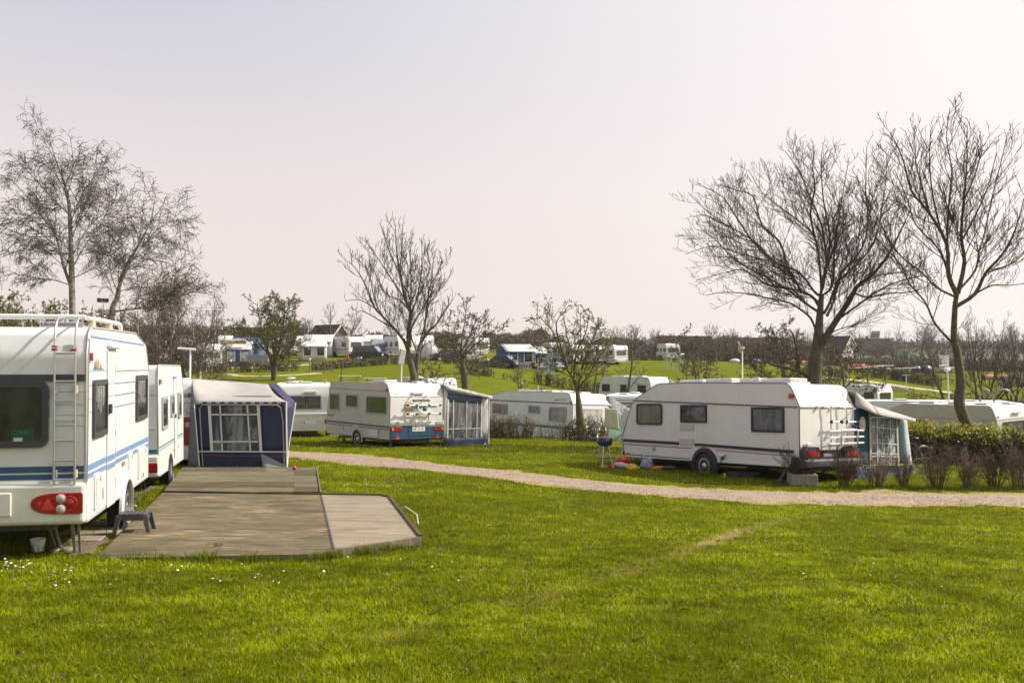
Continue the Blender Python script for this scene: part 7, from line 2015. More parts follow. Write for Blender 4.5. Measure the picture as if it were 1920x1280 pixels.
# windbreak, trailer, board, fence
o = empty('windbreak', oncar(686, 122)); tag(o, 'blue and white striped windbreak beside the long caravan', 'windbreak')
m = MB()
for i in range(6): m.mi = i % 2; m.box(-.4 + i * .14, -.26 + i * .14, 0, .02, .1, 1.45)
m.build('cloth', [M['awnblue'], M['trim']], o)
for x in (-.42, .45):
    m = MB(); m.tube([(x, 0, 0), (x, 0, 1.55)], .02, 6); m.build('pole', M['pine'], o)
o = empty('trailer', oncar(484, 108), (0, 0, R(10))); tag(o, 'grey box trailer between the motorhome awning and the leafy tree', 'trailer')
m = MB(); m.box(-1.1, 1.1, -.6, .6, .5, 1.3); m.build('box', M['awngrey'], o, bevel=.02)
for s in (-1, 1):
    m = MB(); m.lathe([(.15, -.08), (.28, -.08), (.28, .08), (.15, .08)], (0, s * .66, .28), (0, 1, 0), 14); m.build('wheel', M['rubber'], o)
m = MB(); m.beam((1.1, 0, .5), (1.9, 0, .45), .08, .08); m.build('drawbar', M['darksteel'], o)
m = MB(); m.box(-.8, .8, -.02, .02, 0, .55); tag(m.build('ground_board', M['awngrey'], None, loc=oncar(500, 103), bevel=.005), 'low dark grey board standing on the grass behind the leafy tree', 'board')
m = MB(); m.lathe([(.14, 0), (.15, .05), (.15, .62), (.1, .72), (.05, .78)], (0, 0, 0), n=12); tag(m.build('gas_bottle', M['redlight'], None, smooth=50, loc=oncar(652, 114)), 'red gas bottle standing left of the black car', 'gas bottle')
bicycle(oncar(745, 117), R(15), 'bicycle with a pale frame leaning by the cream caravan, left of two', M['whitemetal'], 'bicycles by the cream caravan')
bicycle(oncar(757, 117.5), R(-10), 'bicycle with a lilac frame by the forked trunk, right of two', M['lilac'], 'bicycles by the cream caravan')
o = empty('picket_fence', oncar(985, 119.5)); tag(o, 'low white picket panel in front of the open awning', 'fence')
m = MB(); m.box(-.8, .8, 0, .03, .12, .18); m.box(-.8, .8, 0, .03, .72, .78); m.build('rail', M['whitemetal'], o)
for i in range(9):
    m = MB(); m.box(-.78 + i * .19, -.72 + i * .19, -.02, 0, .02, .9); m.build('picket', M['whitemetal'], o)

# ---- people
def person(loc, rz, label, joints, edges, radii, shorts=None, hair=True, skin='skin', cloth=None, scale=1):
    root = empty('person', loc, (0, 0, rz)); tag(root, label, 'person'); root.scale = (scale,) * 3
    me = bpy.data.meshes.new('body'); names = list(joints)
    me.from_pydata([joints[n] for n in names], [(names.index(a), names.index(b)) for a, b in edges], [])
    o = bpy.data.objects.new('body', me); COL.objects.link(o); o.parent = root
    md = o.modifiers.new('skin', 'SKIN'); md.use_smooth_shade = True
    for i, n in enumerate(names):
        r = radii[n]; me.skin_vertices[0].data[i].radius = (r, r)
        me.skin_vertices[0].data[i].use_root = (n == 'pelvis')
    o.modifiers.new('smooth', 'SUBSURF').render_levels = 1
    me.materials.append(M[skin])
    h = Vector(joints['head'])
    if hair:
        m = MB(); m.ball((h.x - .015, h.y, h.z + .03), .105, .095, .10, 12, 8, .04, 1); m.build('hair', M['hair'], root, smooth=60)
    if shorts:
        m = MB(); p = Vector(joints['pelvis']); m.ball((p.x + .02, p.y, p.z), .20, .20, .15, 12, 8)
        for s in ('l', 'r'):
            k = Vector(joints['knee_' + s]); hp = Vector(joints['hip_' + s]); m.tube([hp, hp.lerp(k, .62)], [.125, .11], 10)
        m.build('shorts', M[shorts], root, smooth=60)
    if cloth:
        m = MB(); m.tube([Vector(joints['pelvis']) + Vector((0, 0, .02)), joints['chest'], joints['neck']], [.17, .185, .10], 12); m.build('shirt', M[cloth], root, smooth=60)
    return root
ED = [('pelvis', 'chest'), ('chest', 'neck'), ('neck', 'head'), ('head', 'crown')] + [e for s in 'lr' for e in (('pelvis', 'hip_' + s), ('hip_' + s, 'knee_' + s), ('knee_' + s, 'ankle_' + s), ('ankle_' + s, 'toe_' + s), ('chest', 'sho_' + s), ('sho_' + s, 'elb_' + s), ('elb_' + s, 'wri_' + s), ('wri_' + s, 'han_' + s))]
RAD = {'pelvis': .15, 'chest': .15, 'neck': .06, 'head': .095, 'crown': .07}
for s in 'lr': RAD.update({'hip_' + s: .10, 'knee_' + s: .062, 'ankle_' + s: .042, 'toe_' + s: .035, 'sho_' + s: .065, 'elb_' + s: .045, 'wri_' + s: .032, 'han_' + s: .03})
def seated(recl=0.0):
    c_, s_ = math.cos(recl), math.sin(recl)
    J = {'pelvis': (0, 0, .52), 'chest': (-.36 * s_, 0, .52 + .38 * c_), 'neck': (-.54 * s_, 0, .52 + .55 * c_), 'head': (-.66 * s_ + .03, 0, .52 + .70 * c_), 'crown': (-.74 * s_ + .03, 0, .52 + .80 * c_)}
    for k, y in (('l', 1), ('r', -1)):
        J.update({'hip_' + k: (.04, y * .11, .50), 'knee_' + k: (.45, y * .14, .54), 'ankle_' + k: (.48, y * .14, .09), 'toe_' + k: (.64, y * .15, .04), 'sho_' + k: (-.5 * s_, y * .2, .52 + .5 * c_), 'elb_' + k: (-.2 * s_ + .08, y * .27, .52 + .24 * c_), 'wri_' + k: (.28, y * .2, .62), 'han_' + k: (.36, y * .17, .60)})
    return J
def camp_chair(loc, rz, label, mat):
    o = empty('camping_chair', loc, (0, 0, rz)); tag(o, label, 'chair', 'camping chairs of the sitting people')
    m = MB(); m.box(-.24, .26, -.25, .25, .38, .42); m.build('seat', mat, o); m = MB(); m.obox((-.30, 0, .68), Vector((-.2, 0, 1)).normalized(), (0, 1, 0), Vector((1, 0, .2)).normalized(), .30, .25, .02); m.build('backrest', mat, o)
    for sx in (-.22, .24):
        for sy in (-.24, .24):
            m = MB(); m.tube([(sx, sy, 0), (sx * .7, sy, .4)], .016, 5); m.build('leg', M['alumat'], o)
    return o
for (u, Y, rz, rec, sh, cl, mt, lab) in ((1003, 118.5, 20, .1, 'darkcloth', None, 'darkcloth', 'bare-chested person in dark shorts sitting upright before the open awning'), (1014, 118.2, -160, .3, 'bluecloth', 'trim', 'bluecloth', 'person in a white top sitting with back to the left, middle of the three'), (1026, 118.8, 170, .45, 'darkcloth', None, 'charcoal', 'person leaning back in a chair next to the silver estate car')):
    g = oncar(u, Y); camp_chair(g, R(rz), {'b': 'dark chair under the bare-chested person by the awning', 'p': ''}['b'] if u == 1003 else ('blue chair under the person in the white top' if u == 1014 else 'grey chair under the person leaning back'), M[mt])
    person(g, R(rz), lab, seated(rec), ED, RAD, sh, True, 'skin', cl, 1.0 if u != 1003 else 1.05)
m = MB(); m.box(-.5, .5, -.3, .3, .62, .66)
t_ = m.build('camping_table', M['trim'], None, loc=oncar(1020, 118)); tag(t_, 'small white camping table between the sitting people', 'table')
for x in (-.42, .42):
    for y in (-.24, .24):
        m = MB(); m.tube([(x, y, 0), (x * .9, y * .9, .62)], .02, 5); m.build('leg', M['alumat'], t_)

# ---- picnic tables, fire bowl, posts, benches, goals
def picnic(u, Y, rz, lab):
    o = empty('picnic_table', G(u, Y), (0, 0, R(rz))); tag(o, lab, 'picnic table', 'picnic tables on the grass')
    m = MB()
    for i in range(5): m.box(-.95, .95, -.37 + i * .15, -.235 + i * .15, .72, .76)
    m.build('table_top', M['whitemetal'], o)
    for s in (-1, 1):
        m = MB()
        for k in (0, 1): m.box(-.95, .95, s * .62 + k * .14 - .13, s * .62 + k * .14, .42, .46)
        m.build('bench', M['pine'], o)
    for x in (-.65, .65):
        m = MB(); m.beam((x, -.70, 0), (x, -.22, .72), .05, .09); m.beam((x, .70, 0), (x, .22, .72), .05, .09); m.beam((x, -.74, .38), (x, .74, .38), .04, .09); m.build('trestle', M['pine'], o)
picnic(655, 84, 4, 'pale picnic table above the beige caravan roof, leftmost of three'); picnic(703, 83.5, -3, 'pale picnic table above the beige caravan roof, middle of three'); picnic(763, 83, 2, 'pale picnic table beside the forked trunk, rightmost of three')
o = empty('fire_bowl', G(730.5, 80)); tag(o, 'black fire bowl on crossed legs between the picnic tables', 'grill')
m = MB(); m.lathe([(.15, .78), (.42, .84), (.50, .98), (.52, 1.0), (.48, .98), (.1, .86)], (0, 0, 0), n=18); m.build('bowl', M['black'], o, smooth=50)
for a, b in (((-.25, 0), (.25, .85)), ((.25, 0), (-.25, .85))):
    m = MB(); m.beam((a[0], 0, a[1]), (b[0], 0, b[1]), .05, .05); m.build('leg', M['black'], o)
PG = 'low lamp posts along the paths'
for i, (u, Y, h, lab) in enumerate(((433, 99, 1.0, 'dark lamp post with pale cap by the motorhome hedge'), (581, 96, 1.15, 'lamp post in the far hedge right of the leafy tree'), (677, 104, .8, 'short lamp post in front of the black car'), (717, 106, 1.0, 'wooden post by the front wheel of the black car'), (915, 111, .9, 'pale lamp post in front of the dark blue saloon'), (979, 82, .95, 'lamp post by the small young tree'), (1131, 112, .9, 'lamp post near the slim bare tree'))):
    o = empty('lamp_post', G(u, Y)); tag(o, lab, 'lamp post', PG)
    m = MB(); m.tube([(0, 0, 0), (0, 0, h)], .07, 8); m.build('post', M['pine'] if i % 2 else M['charcoal'], o)
    m = MB(); m.lathe([(.085, h), (.10, h + .04), (.10, h + .14), (.05, h + .18)], (0, 0, 0), n=10); m.build('lamp_head', M['lamp'], o, smooth=50)
for u, Y, h, lab in ((1699, 92, 1.9, 'thin white mast behind the white canopy'), (376, 70, 2.6, 'white pole with a flat top left of the leafy tree')):
    o = empty('mast', G(u, Y)); tag(o, lab, 'mast'); m = MB(); m.tube([(0, 0, 0), (0, 0, h)], .045, 8); m.build('pole', M['whitemetal'], o); m = MB(); m.box(-.35, .35, -.06, .06, h, h + .06); m.build('cap', M['whitemetal'], o)
def rails(u, Y, w_, h, lab, rz=0):
    o = empty('wooden_barrier', G(u, Y), (0, 0, R(rz))); tag(o, lab, 'barrier', 'wooden barriers and stands')
    for x in (-w_ / 2, w_ / 2):
        m = MB(); m.box(x - .05, x + .05, -.05, .05, 0, h); m.build('post', M['pine'], o)
    for z in (h * .45, h * .92):
        m = MB(); m.box(-w_ / 2 - .05, w_ / 2 + .05, -.03, .03, z, z + .12); m.build('rail', M['pine'], o)
rails(616, 96, .75, .75, 'small wooden stand beside the far hedge under the long caravan'); rails(858, 88, .6, .75, 'dark wooden gate stand left of the round budding tree'); rails(924, 66, .9, .62, 'dark bench-like rail above the long white caravan'); rails(1577, 100, 1.0, .9, 'grey rail beside the clipped hedge right of the ash trunk')
def goal(u, Y, rz, lab, w_=2.35, h=2.0, d=.9):
    o = empty('football_goal', G(u, Y), (0, 0, R(rz))); tag(o, lab, 'goal', 'football goals on the field')
    m = MB()
    for x in (-w_ / 2, w_ / 2): m.tube([(x, 0, 0), (x, 0, h)], .05, 8)
    m.tube([(-w_ / 2, 0, h), (w_ / 2, 0, h)], .05, 8); m.build('goal_frame', M['alumat'], o)
    m = MB()
    for x in (-w_ / 2, w_ / 2): m.tube([(x, d, 0), (x, d * .7, h)], .03, 6); m.tube([(x, 0, h), (x, d * .7, h)], .025, 6)
    m.tube([(-w_ / 2, d, .02), (w_ / 2, d, .02)], .025, 6); m.build('net_stay', M['alumat'], o)
    m = MB()
    for i in range(17): x = -w_ / 2 + w_ * i / 16; m.tube([(x, d, 0), (x, d * .7, h)], .006, 3)
    for j in range(13): z = h * j / 12; m.tube([(-w_ / 2, 0, z), (-w_ / 2, d - d * .3 * j / 12, z), (w_ / 2, d - d * .3 * j / 12, z), (w_ / 2, 0, z)], .006, 3)
    m.build('net', M['towelgreen'], o)
goal(1018, 113, -62, 'white-framed football goal with green net left of the leaning tree'); goal(1263, 121, -55, 'white-framed football goal with green net right of the slim bare tree')

# ---- hedges farther out
D1 = dict(dens=22, leafm=M['leafdull'], leafs=7, stemr=.014, leafsize=.08)
def fh(lab, pts, H, W_=.7, seed=0, gap=0, **k):
    kw = dict(D1); kw.update(k)
    return hedge('hedge', lab, [(X(u, Y), Y) for u, Y in pts], H, W_, kw['dens'], kw['leafm'], kw['leafs'], HG, gap=gap, seed=seed, stemr=kw['stemr'], leafsize=kw['leafsize'])
fh('low brown hedge below the motorhome', [(330, 97), (372, 97), (430, 98)], 1.05, .9, 11); fh('brown hedge between the motorhome and the leafy tree', [(440, 97), (520, 97.5), (560, 98)], 1.15, .9, 12); fh('brown hedge under the long white caravan and the black car', [(586, 98), (650, 102), (740, 107), (800, 109)], 1.0, .8, 13)
fh('long low brown hedge in front of the blue awning', [(830, 112), (900, 114), (1000, 122), (1100, 140), (1240, 150)], .95, .8, 14); fh('clumpy hedge row below the dark blue saloon', [(862, 95), (910, 94), (975, 92)], 1.15, .8, 15, gap=.5); fh('sparse hedge row above the long white caravan', [(895, 72), (940, 74), (975, 78), (1020, 84)], .8, .6, 16, gap=.6)
fh('clumpy clipped hedge between the goal and the white caravan', [(1003, 93), (1060, 91), (1110, 90), (1168, 87)], 1.45, .9, 17, gap=.45); fh('clipped hedge block right of the ash trunk', [(1553, 103), (1585, 103)], 1.5, 1.0, 18); fh('clipped hedge in front of the red tarpaulin', [(1582, 118), (1640, 117), (1700, 115)], 1.15, .9, 19); fh('clipped hedge behind the far path at right', [(1633, 108), (1680, 107), (1720, 104), (1765, 102)], 1.3, 1.2, 20, dens=34)
fh('low hedge at the right edge below the timber pile', [(1775, 86), (1850, 86), (1940, 85)], .9, .7, 21); fh('thin hedge left behind the ladder caravan trees', [(-40, 80), (120, 84), (300, 92)], 1.2, .9, 22)

# ---- paths on the far slopes
path_px('far_path', [430, 470, 520, 580, 650, 720], [108, 107, 107, 110, 113, 119], 1.6, M['farpath'], lift=.05, n=60, wob=.15, seed=3)
path_px('worn_trail', [428, 448, 490, 540, 600], [93, 89, 88, 90, 94], .9, M['farpath'], lift=.04, n=50, wob=.35, seed=4)
path_px('far_path', [1530, 1570, 1640, 1700, 1790], [106, 105, 102, 99, 96], 1.5, M['farpath'], lift=.06, n=60, wob=.15, seed=5)
def drymat():
    return pm('dry_straw_grass', (.40, .31, .16), (.20, .20, .05), rough=.95, scale=3.5, detail=8, bump=.6, bscale=40)
M['dry'] = drymat()

# ---- boats, tarpaulins, trailers and timber on the right
def hull(u, Y, rz, L, W_, H, lab, top, name='boat', cat='boat', side=None, cover=True):
    o = empty(name, G(u, Y), (0, 0, R(rz))); tag(o, lab, cat, 'boats laid up on the grass')
    m = MB(); rows = []
    for i in range(11):
        t = i / 10; x = (t - .5) * L
        w_ = W_ / 2 * (math.sin(PI * min(1, .12 + t * .88)) ** .45 if t < 1 else .02); hh = H * (.75 + .35 * (t - .4) ** 2)
        rows.append([Vector((x, -w_, hh)), Vector((x, -w_ * .85, hh * .35)), Vector((x, 0, .04)), Vector((x, w_ * .85, hh * .35)), Vector((x, w_, hh))])
    m.sheet(rows); m.build('hull', side or M['boatwhite'], o, smooth=60)
    m = MB(); m.sheet([[r[0], (r[0] + r[4]) / 2 + Vector((0, 0, .18 if cover else -.1)), r[4]] for r in rows]); m.build('cover' if cover else 'deck', top, o, smooth=60)
    return o
o = hull(1600, 146, 8, 3.6, 1.7, .55, 'boat under a red tarpaulin behind the clipped hedge, leftmost of the red ones', M['boatred'], side=M['boatred'])
hull(1636, 145, -4, 3.2, 1.6, .5, 'white boat with orange-red cover beside the first red tarpaulin', M['boatred'])
hull(1500, 150, 3, 3.4, 1.5, .7, 'red and white boat seen behind the ash trunk', M['boatred'])
hull(1875, 124, -3, 4.2, 1.7, .7, 'pale boat with faded red cover at the right edge', M['boatred'])
hull(1768, 138, 5, 4.4, 1.7, 1.0, 'white boat hull with a tall white cabin board', M['boatwhite'], cover=False)
m = MB(); m.box(-.7, .7, -.03, .03, .9, 2.5); tag(m.build('white_board', M['boatwhite'], None, loc=G(1770, 139), bevel=.01), 'upright white board standing above the white boat hull', 'board')
for i, (u, w_, h, mt, lab) in enumerate(((1378, 1.6, .6, 'lowgrey', 'pale boat part at the left end of the dark row on the field edge'), (1400, 2.4, .5, 'tarblue', 'dark tarpaulin heap on the field edge behind the white mast'), (1418, 1.5, .7, 'tarpblue', 'blue and dark tarpaulin heap at the right end of the field-edge row'), (1718, 1.4, 1.0, 'tarblue', 'rounded black tarpaulin heap near the white hull, left of two'), (1736, 1.5, 1.1, 'tarblue', 'rounded black heap near the white hull, right of two'), (1744, .9, .9, 'tarpblue', 'bright blue tarpaulin beside the black heaps'), (1665, .9, .5, 'boatwhite', 'small white covered thing behind the clipped hedge'), (1690, 1.1, .45, 'lowgrey', 'pale grey thing behind the clipped hedge'))):
    Y = 150 if u < 1500 else 134
    m = MB(); m.ball((0, 0, h * .35), w_ / 2, .6, h * .65, 14, 8, .10, i + 3); tag(m.build('tarpaulin_heap', M[mt], None, smooth=60, loc=G(u, Y)), lab, 'tarpaulin', 'covered heaps by the boats')
o = empty('boat_trailer', G(1613, 112), (0, 0, R(-6))); tag(o, 'boat trailer with pale load and small wheels on the far path', 'trailer')
m = MB(); m.beam((-1.4, 0, .75), (1.8, 0, .82), .5, .14); m.box(-1.3, -.9, -.3, .3, .82, 1.05); m.build('load', M['boatwhite'], o, bevel=.03)
m = MB(); m.beam((-1.1, 0, .66), (.1, 0, .5), .12, .12); m.beam((0, -.4, .3), (0, .4, .3), .08, .08); m.beam((0, 0, .3), (0, 0, .7), .1, .1); m.build('chassis', M['darksteel'], o)
for s in (-1, 1):
    m = MB(); m.lathe([(.1, -.07), (.26, -.07), (.26, .07), (.1, .07)], (s * .32, 0, .26), (1, 0, .0), 14); m.build('wheel', M['rubber'], o)
m = MB(); m.box(-.15, .15, -.1, .1, .4, .66); m.build('winch', M['redline'], o)
for i, (u, Y, L, lab) in enumerate(((1700, 112, 2.6, 'pale grey hull board lying across the hedge by the mast'), (1660, 114, 2.2, 'grey mast spars lying behind the boat trailer'))):
    m = MB(); m.tube([(-L / 2, 0, 1.05), (L / 2, .3, 1.12)], .06, 6); tag(m.build('spar', M['lowgrey'], None, loc=G(u, Y)), lab, 'spar', 'spars lying by the boats')
tb_ = empty('timber_pile', G(1898, 111)); tag(tb_, 'heap of broken timber and boards at the right edge', 'timber pile'); rg = random.Random(4)
for k in range(9):
    m = MB(); a = Vector((rg.uniform(-2.0, -.6), rg.uniform(-.6, .6), .05)); b = Vector((rg.uniform(-.4, 1.2), rg.uniform(-.5, .5), rg.uniform(.9, 1.7))); m.beam(a, b, .25, .05); m.build('board', M['pine'] if k % 2 else M['slab'], tb_)
m = MB(); m.box(-.55, .05, -.7, -.62, .05, 1.25); m.build('panel', M['concrete'], tb_)
m = MB(); m.box(.1, 2.2, -.5, .6, 0, 1.1); m.build('stack', M['darksteel'], tb_)
for k in range(3):
    m = MB(); m.beam((.4 + k * .7, -.6, .0), (1.2 - k * .9, -.55, 1.9), .1, .06); m.build('lath', M['canvastan'], tb_)
g = G(1592, 146)
person(g + Vector((0, 0, .45)), R(200), 'person in a dull blue top sitting on the red-covered boat', seated(.05), ED, RAD, 'darkcloth', True, 'skin', 'bluecloth')

# ---- houses and the church tower
def house(u, Y, rz, L, D, wall_h, roof_h, label, wallm, roofm, gable_white=False, chimney=None, sink=.3, windows=True, name='house'):
    o = empty(name, oncar(u, Y, -sink), (0, 0, R(rz))); tag(o, label, 'house', 'houses beyond the site')
    m = MB(); m.prism([(-D / 2, 0), (D / 2, 0), (D / 2, wall_h), (0, wall_h + roof_h * .97), (-D / 2, wall_h)], (-L / 2, 0, 0), (0, 1, 0), (0, 0, 1), L); m.build('wall', wallm, o)
    m = MB(); ov = .35; t = .18
    for s in (-1, 1):
        a = Vector((0, 0, wall_h + roof_h)); b = Vector((0, s * (D / 2 + ov), wall_h - ov * roof_h / (D / 2)))
        n = (b - a).cross(Vector((1, 0, 0))).normalized() * (t * (1 if s > 0 else -1)); n = n if n.z > 0 else -n
        vs = [a + Vector((-L / 2 - ov, 0, 0)), a + Vector((L / 2 + ov, 0, 0)), b + Vector((L / 2 + ov, 0, 0)), b + Vector((-L / 2 - ov, 0, 0))]
        vs += [v + n for v in vs]; m.add(vs, [(0, 1, 2, 3), (7, 6, 5, 4), (0, 4, 5, 1), (1, 5, 6, 2), (2, 6, 7, 3), (3, 7, 4, 0)])
    rf = m.build('roof', roofm, o)
    for s in (-1, 1):   # barge boards
        m = MB()
        for q in (-1, 1): m.beam((s * (L / 2 + ov + .03), 0, wall_h + roof_h + .1), (s * (L / 2 + ov + .03), q * (D / 2 + ov), wall_h - ov * roof_h / (D / 2) + .1), .06, .28)
        m.build('barge_board', M['trim'] if gable_white else M['pine'], o)
    if chimney is not None:
        m = MB(); m.box(chimney - .4, chimney + .4, -.35, .35, wall_h + roof_h - .4, wall_h + roof_h + .9); m.build('chimney', M['brick'], rf)
    if windows:
        for s in (-1, 1):
            for k in range(max(2, int(L / 3))):
                x = -L / 2 + L * (k + .5) / max(2, int(L / 3)); m = MB(); m.box(x - .5, x + .5, s * D / 2 - .03, s * D / 2 + .03, .9, 2.0); w_ = m.build('window', M['trim'], o); m = MB(); m.box(x - .42, x + .42, s * D / 2 - .045, s * D / 2 + .045, .98, 1.92); m.build('pane', M['glass'], w_)
            m = MB(); m.box(s * L / 2 - .03, s * L / 2 + .03, -.5, .5, wall_h + .2, wall_h + 1.4); w_ = m.build('window', M['trim'], o); m = MB(); m.box(s * L / 2 - .045, s * L / 2 + .045, -.42, .42, wall_h + .28, wall_h + 1.32); m.build('pane', M['glass'], w_)
    return o
house(616, 185, -42, 7, 7.5, 2.7, 4.3, 'dark-roofed brick house with pale gable boards above the long caravan', M['brick'], M['rooftilegrey'], True, sink=2.9)
house(500, 205, 3, 15, 7.5, 2.4, 3.6, 'long brown-roofed house behind the leafy tree', M['brick'], M['rooftile'], sink=2.2)
house(1282, 215, 4, 11, 8, 2.4, 4.0, 'broad dark-roofed house behind the field tree at centre right', M['brick'], M['rooftilegrey'], sink=1.3)
house(1425, 240, 3, 13, 8, 2.5, 3.8, 'dark-roofed house behind the white mast', M['brick'], M['rooftile'], sink=.8)
house(1568, 270, -55, 9, 8, 3.2, 5.0, 'white-gabled house right of the ash trunk', M['lime'], M['rooftilegrey'], True, sink=1.9)
house(1634, 320, 3, 11, 8, 2.6, 3.6, 'dark-roofed farmhouse with a chimney in front of the church tower', M['brick'], M['rooftile'], chimney=-1.5, sink=.6)
tw = empty('church_tower', Vector((X(1642, 640), 640, 3)), (0, 0, R(-35))); tag(tw, 'white church tower with stepped gable and dark saddle roof on the skyline', 'church tower')
m = MB(); m.prism([(-2.4, -4), (2.4, -4), (2.4, 7.4), (1.5, 7.4), (1.5, 9), (.7, 9), (.7, 10.6), (-.7, 10.6), (-.7, 9), (-1.5, 9), (-1.5, 7.4), (-2.4, 7.4)], (-3, 0, 0), (0, 1, 0), (0, 0, 1), 6); m.build('wall', M['lime'], tw)
m = MB(); m.prism([(-2.7, 7.0), (2.7, 7.0), (0, 11.2)], (-2.6, 0, 0), (0, 1, 0), (0, 0, 1), 5.2); m.build('roof', M['rooftilegrey'], tw)
for s in (-1, 1):
    m = MB(); m.box(-.4, .4, s * 2.42 - .03, s * 2.42 + .03, 4.5, 6.5); m.build('sound_hole', M['ink'], tw)

# ---- far green field and background trees
M['crop'] = pm('spring_crop', (.05, .085, .025), (.035, .065, .02), rough=.95, scale=.08, bump=.2, bscale=.6)
xs = np.linspace(28, 300, 60); ys = np.concatenate([np.linspace(185, 300, 24), np.linspace(310, 520, 16)])
XXc, YYc = np.meshgrid(xs, ys); XXc = XXc * (YYc / 185) ** .55
ZZc = gza(XXc, YYc) + .25
q = np.arange(XXc.size).reshape(XXc.shape); Q4 = np.stack([q[:-1, :-1], q[:-1, 1:], q[1:, 1:], q[1:, :-1]], -1).reshape(-1, 4)
tag(np_mesh('crop_field', np.stack([XXc, YYc, ZZc], -1).reshape(-1, 3), Q4, M['crop']), kind='structure')
FARP = dict(levels=3, seg=.6, up=[.2, .4, .4, .3], wob=.10, rmin=.022, space=[.55, .42, .36], ang=(28, 60), ratio=[.5, .5, .5], lmin=.4, lmax=3, rk=.012, tip=.5)
def proto(seed, H, **k):
    return grown(seed, Vector((0, -300, -40)), H, .02 * H + .02, FARP, 'bare_tree', 'x', 'tree', None, M['bark'], k.pop('twig', M['twigpale']), k.pop('leafm', None), **k)
PR = [proto(80, 8.0, limbs=12, limbL=.45, fork=.25), proto(81, 7.0, limbs=12, limbL=.5, fork=.15, stems=3), proto(82, 9.0, limbs=14, limbL=.36, fork=.3, spread=(25, 50)), proto(83, 6.0, limbs=12, limbL=.6, fork=.2, spread=(40, 70), stems=2)]
SAP = grown(84, Vector((0, -300, -40)), 6.2, .06, dict(FARP, rmin=.018, levels=2), 'sapling', 'x', 'tree', None, M['twigpale'], M['twigpale'], None, limbs=14, limbL=.22, fork=.25)
PRF = []
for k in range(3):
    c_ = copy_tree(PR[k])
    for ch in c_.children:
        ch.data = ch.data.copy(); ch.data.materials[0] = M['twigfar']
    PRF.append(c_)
rg = random.Random(9)
def put(pr, u, Y, H, lab, grp, first=False, hn=8.0):
    o = copy_tree(pr); g = G(u, Y); o.location = g - Vector((0, 0, .3)); s = H / hn; o.scale = (s * rg.uniform(.85, 1.15), s * rg.uniform(.85, 1.15), s); o.rotation_euler = (0, 0, rg.uniform(0, 6.28)); tag(o, lab, 'tree', grp); return o
hn = [8.0, 7.0, 9.0, 6.0]
L1 = 'bare tree in the loose line behind the caravans on the far left slope'
for i in range(20):
    u = -60 + i * 34 + rg.uniform(-12, 12); k = rg.randrange(4); put(PR[k], u, rg.uniform(125, 165), rg.uniform(4.5, 7.2), L1, 'trees behind the left caravan rows', hn=hn[k])
for u, Y, H, k, lab in ((655, 160, 6.2, 3, 'dense round bare tree right of the gabled house'), (575, 170, 5.6, 1, 'bare tree left of the gabled house'), (615, 150, 7.8, 2, 'tall thin bare tree in front of the gabled house'), (742, 150, 5.4, 3, 'low bare tree behind the grey awning'), (1190, 175, 6.0, 1, 'bare bushy tree behind the slim bare tree'), (1165, 165, 5.2, 3, 'low bare tree above the right end of the caravan row'), (1345, 170, 5.8, 2, 'bare tree left of the white mast against the dark roof'), (1360, 190, 5.0, 1, 'bare bush between the dark roofs'), (1445, 165, 5.6, 1, 'bare bush behind the brown-leaved tree')):
    put(PR[k], u, Y, H, lab, 'single bare trees on the far slope', hn=hn[k])
L2 = 'bare tree in the hedge line behind the field and boats'
for i in range(34):
    u = 1235 + i * 21 + rg.uniform(-10, 10); k = rg.randrange(4); put(PR[k], u, rg.uniform(172, 210), rg.uniform(4.6, 7.2) * (1.0 if u < 1700 else 1.15), L2, 'trees behind the boats', hn=hn[k])
L3 = 'thin straight sapling in the planted row beside the green field'
for i in range(34):
    u = 1335 + i * 18.2 + rg.uniform(-5, 5); put(SAP, u, rg.uniform(160, 176), rg.uniform(4.0, 6.0), L3, 'planted saplings beside the green field', hn=6.2)
L4 = 'hazy bare tree on the skyline near the church tower'
for i in range(26):
    u = 1500 + i * 18 + rg.uniform(-9, 9)
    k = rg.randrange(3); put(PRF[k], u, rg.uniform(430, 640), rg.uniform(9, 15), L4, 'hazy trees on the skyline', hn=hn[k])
for pr in PR + [SAP] + PRF:
    for ch in list(pr.children): bpy.data.objects.remove(ch)
    bpy.data.objects.remove(pr)
# distant woods that read as one mass
def wood(name, pts, H, W_, n, leafm, size, seed, label=None, base_h=0):
    rs = np.random.RandomState(seed); Lf = LB(); T = TB(); rg = random.Random(seed)
    for i in range(n):
        t = rg.random() * (len(pts) - 1); k = int(t); a, b = pts[k], pts[k + 1]; f = t - k
        u, Y = a[0] + (b[0] - a[0]) * f, a[1] + (b[1] - a[1]) * f + rg.gauss(0, W_)
        x = X(u, Y); hh = H * (.70 + .45 * mnoise.noise((x * .11, seed, 0)) + .25 * mnoise.noise((x * .45, seed, 2)))
        g = gz(x, Y)
        z = rg.random() ** .8 * hh
        Lf.add(Vector((x, Y, g + z)), size)
        if i % 5 == 0:
            p = Vector((x, Y, g)); T.tube([p, p + Vector((rg.gauss(0, .3), 0, hh * rg.uniform(.7, 1.15)))], [size * .18, size * .06], 3)
    o = Lf.build(name, leafm, None, None, seed, .35); tag(o, kind='stuff')
    t_ = T.build(name + '_stems', M['twigpale'], None); tag(t_, kind='stuff')
M['woodbrown'] = leafmat('brown_wood', (.075, .058, .036), (.17, .135, .085), .2, .9)
M['woodgreen'] = leafmat('green_brown_wood', (.06, .065, .025), (.15, .14, .055), .2, .9)
M['woodfar'] = leafmat('bare_distant_wood', (.06, .05, .04), (.11, .09, .07), .1, .9)
wood('distant_wood', [(905, 205), (960, 200), (1040, 205), (1130, 210), (1230, 220)], 4.6, 5, 7000, M['woodbrown'], .42, 1)
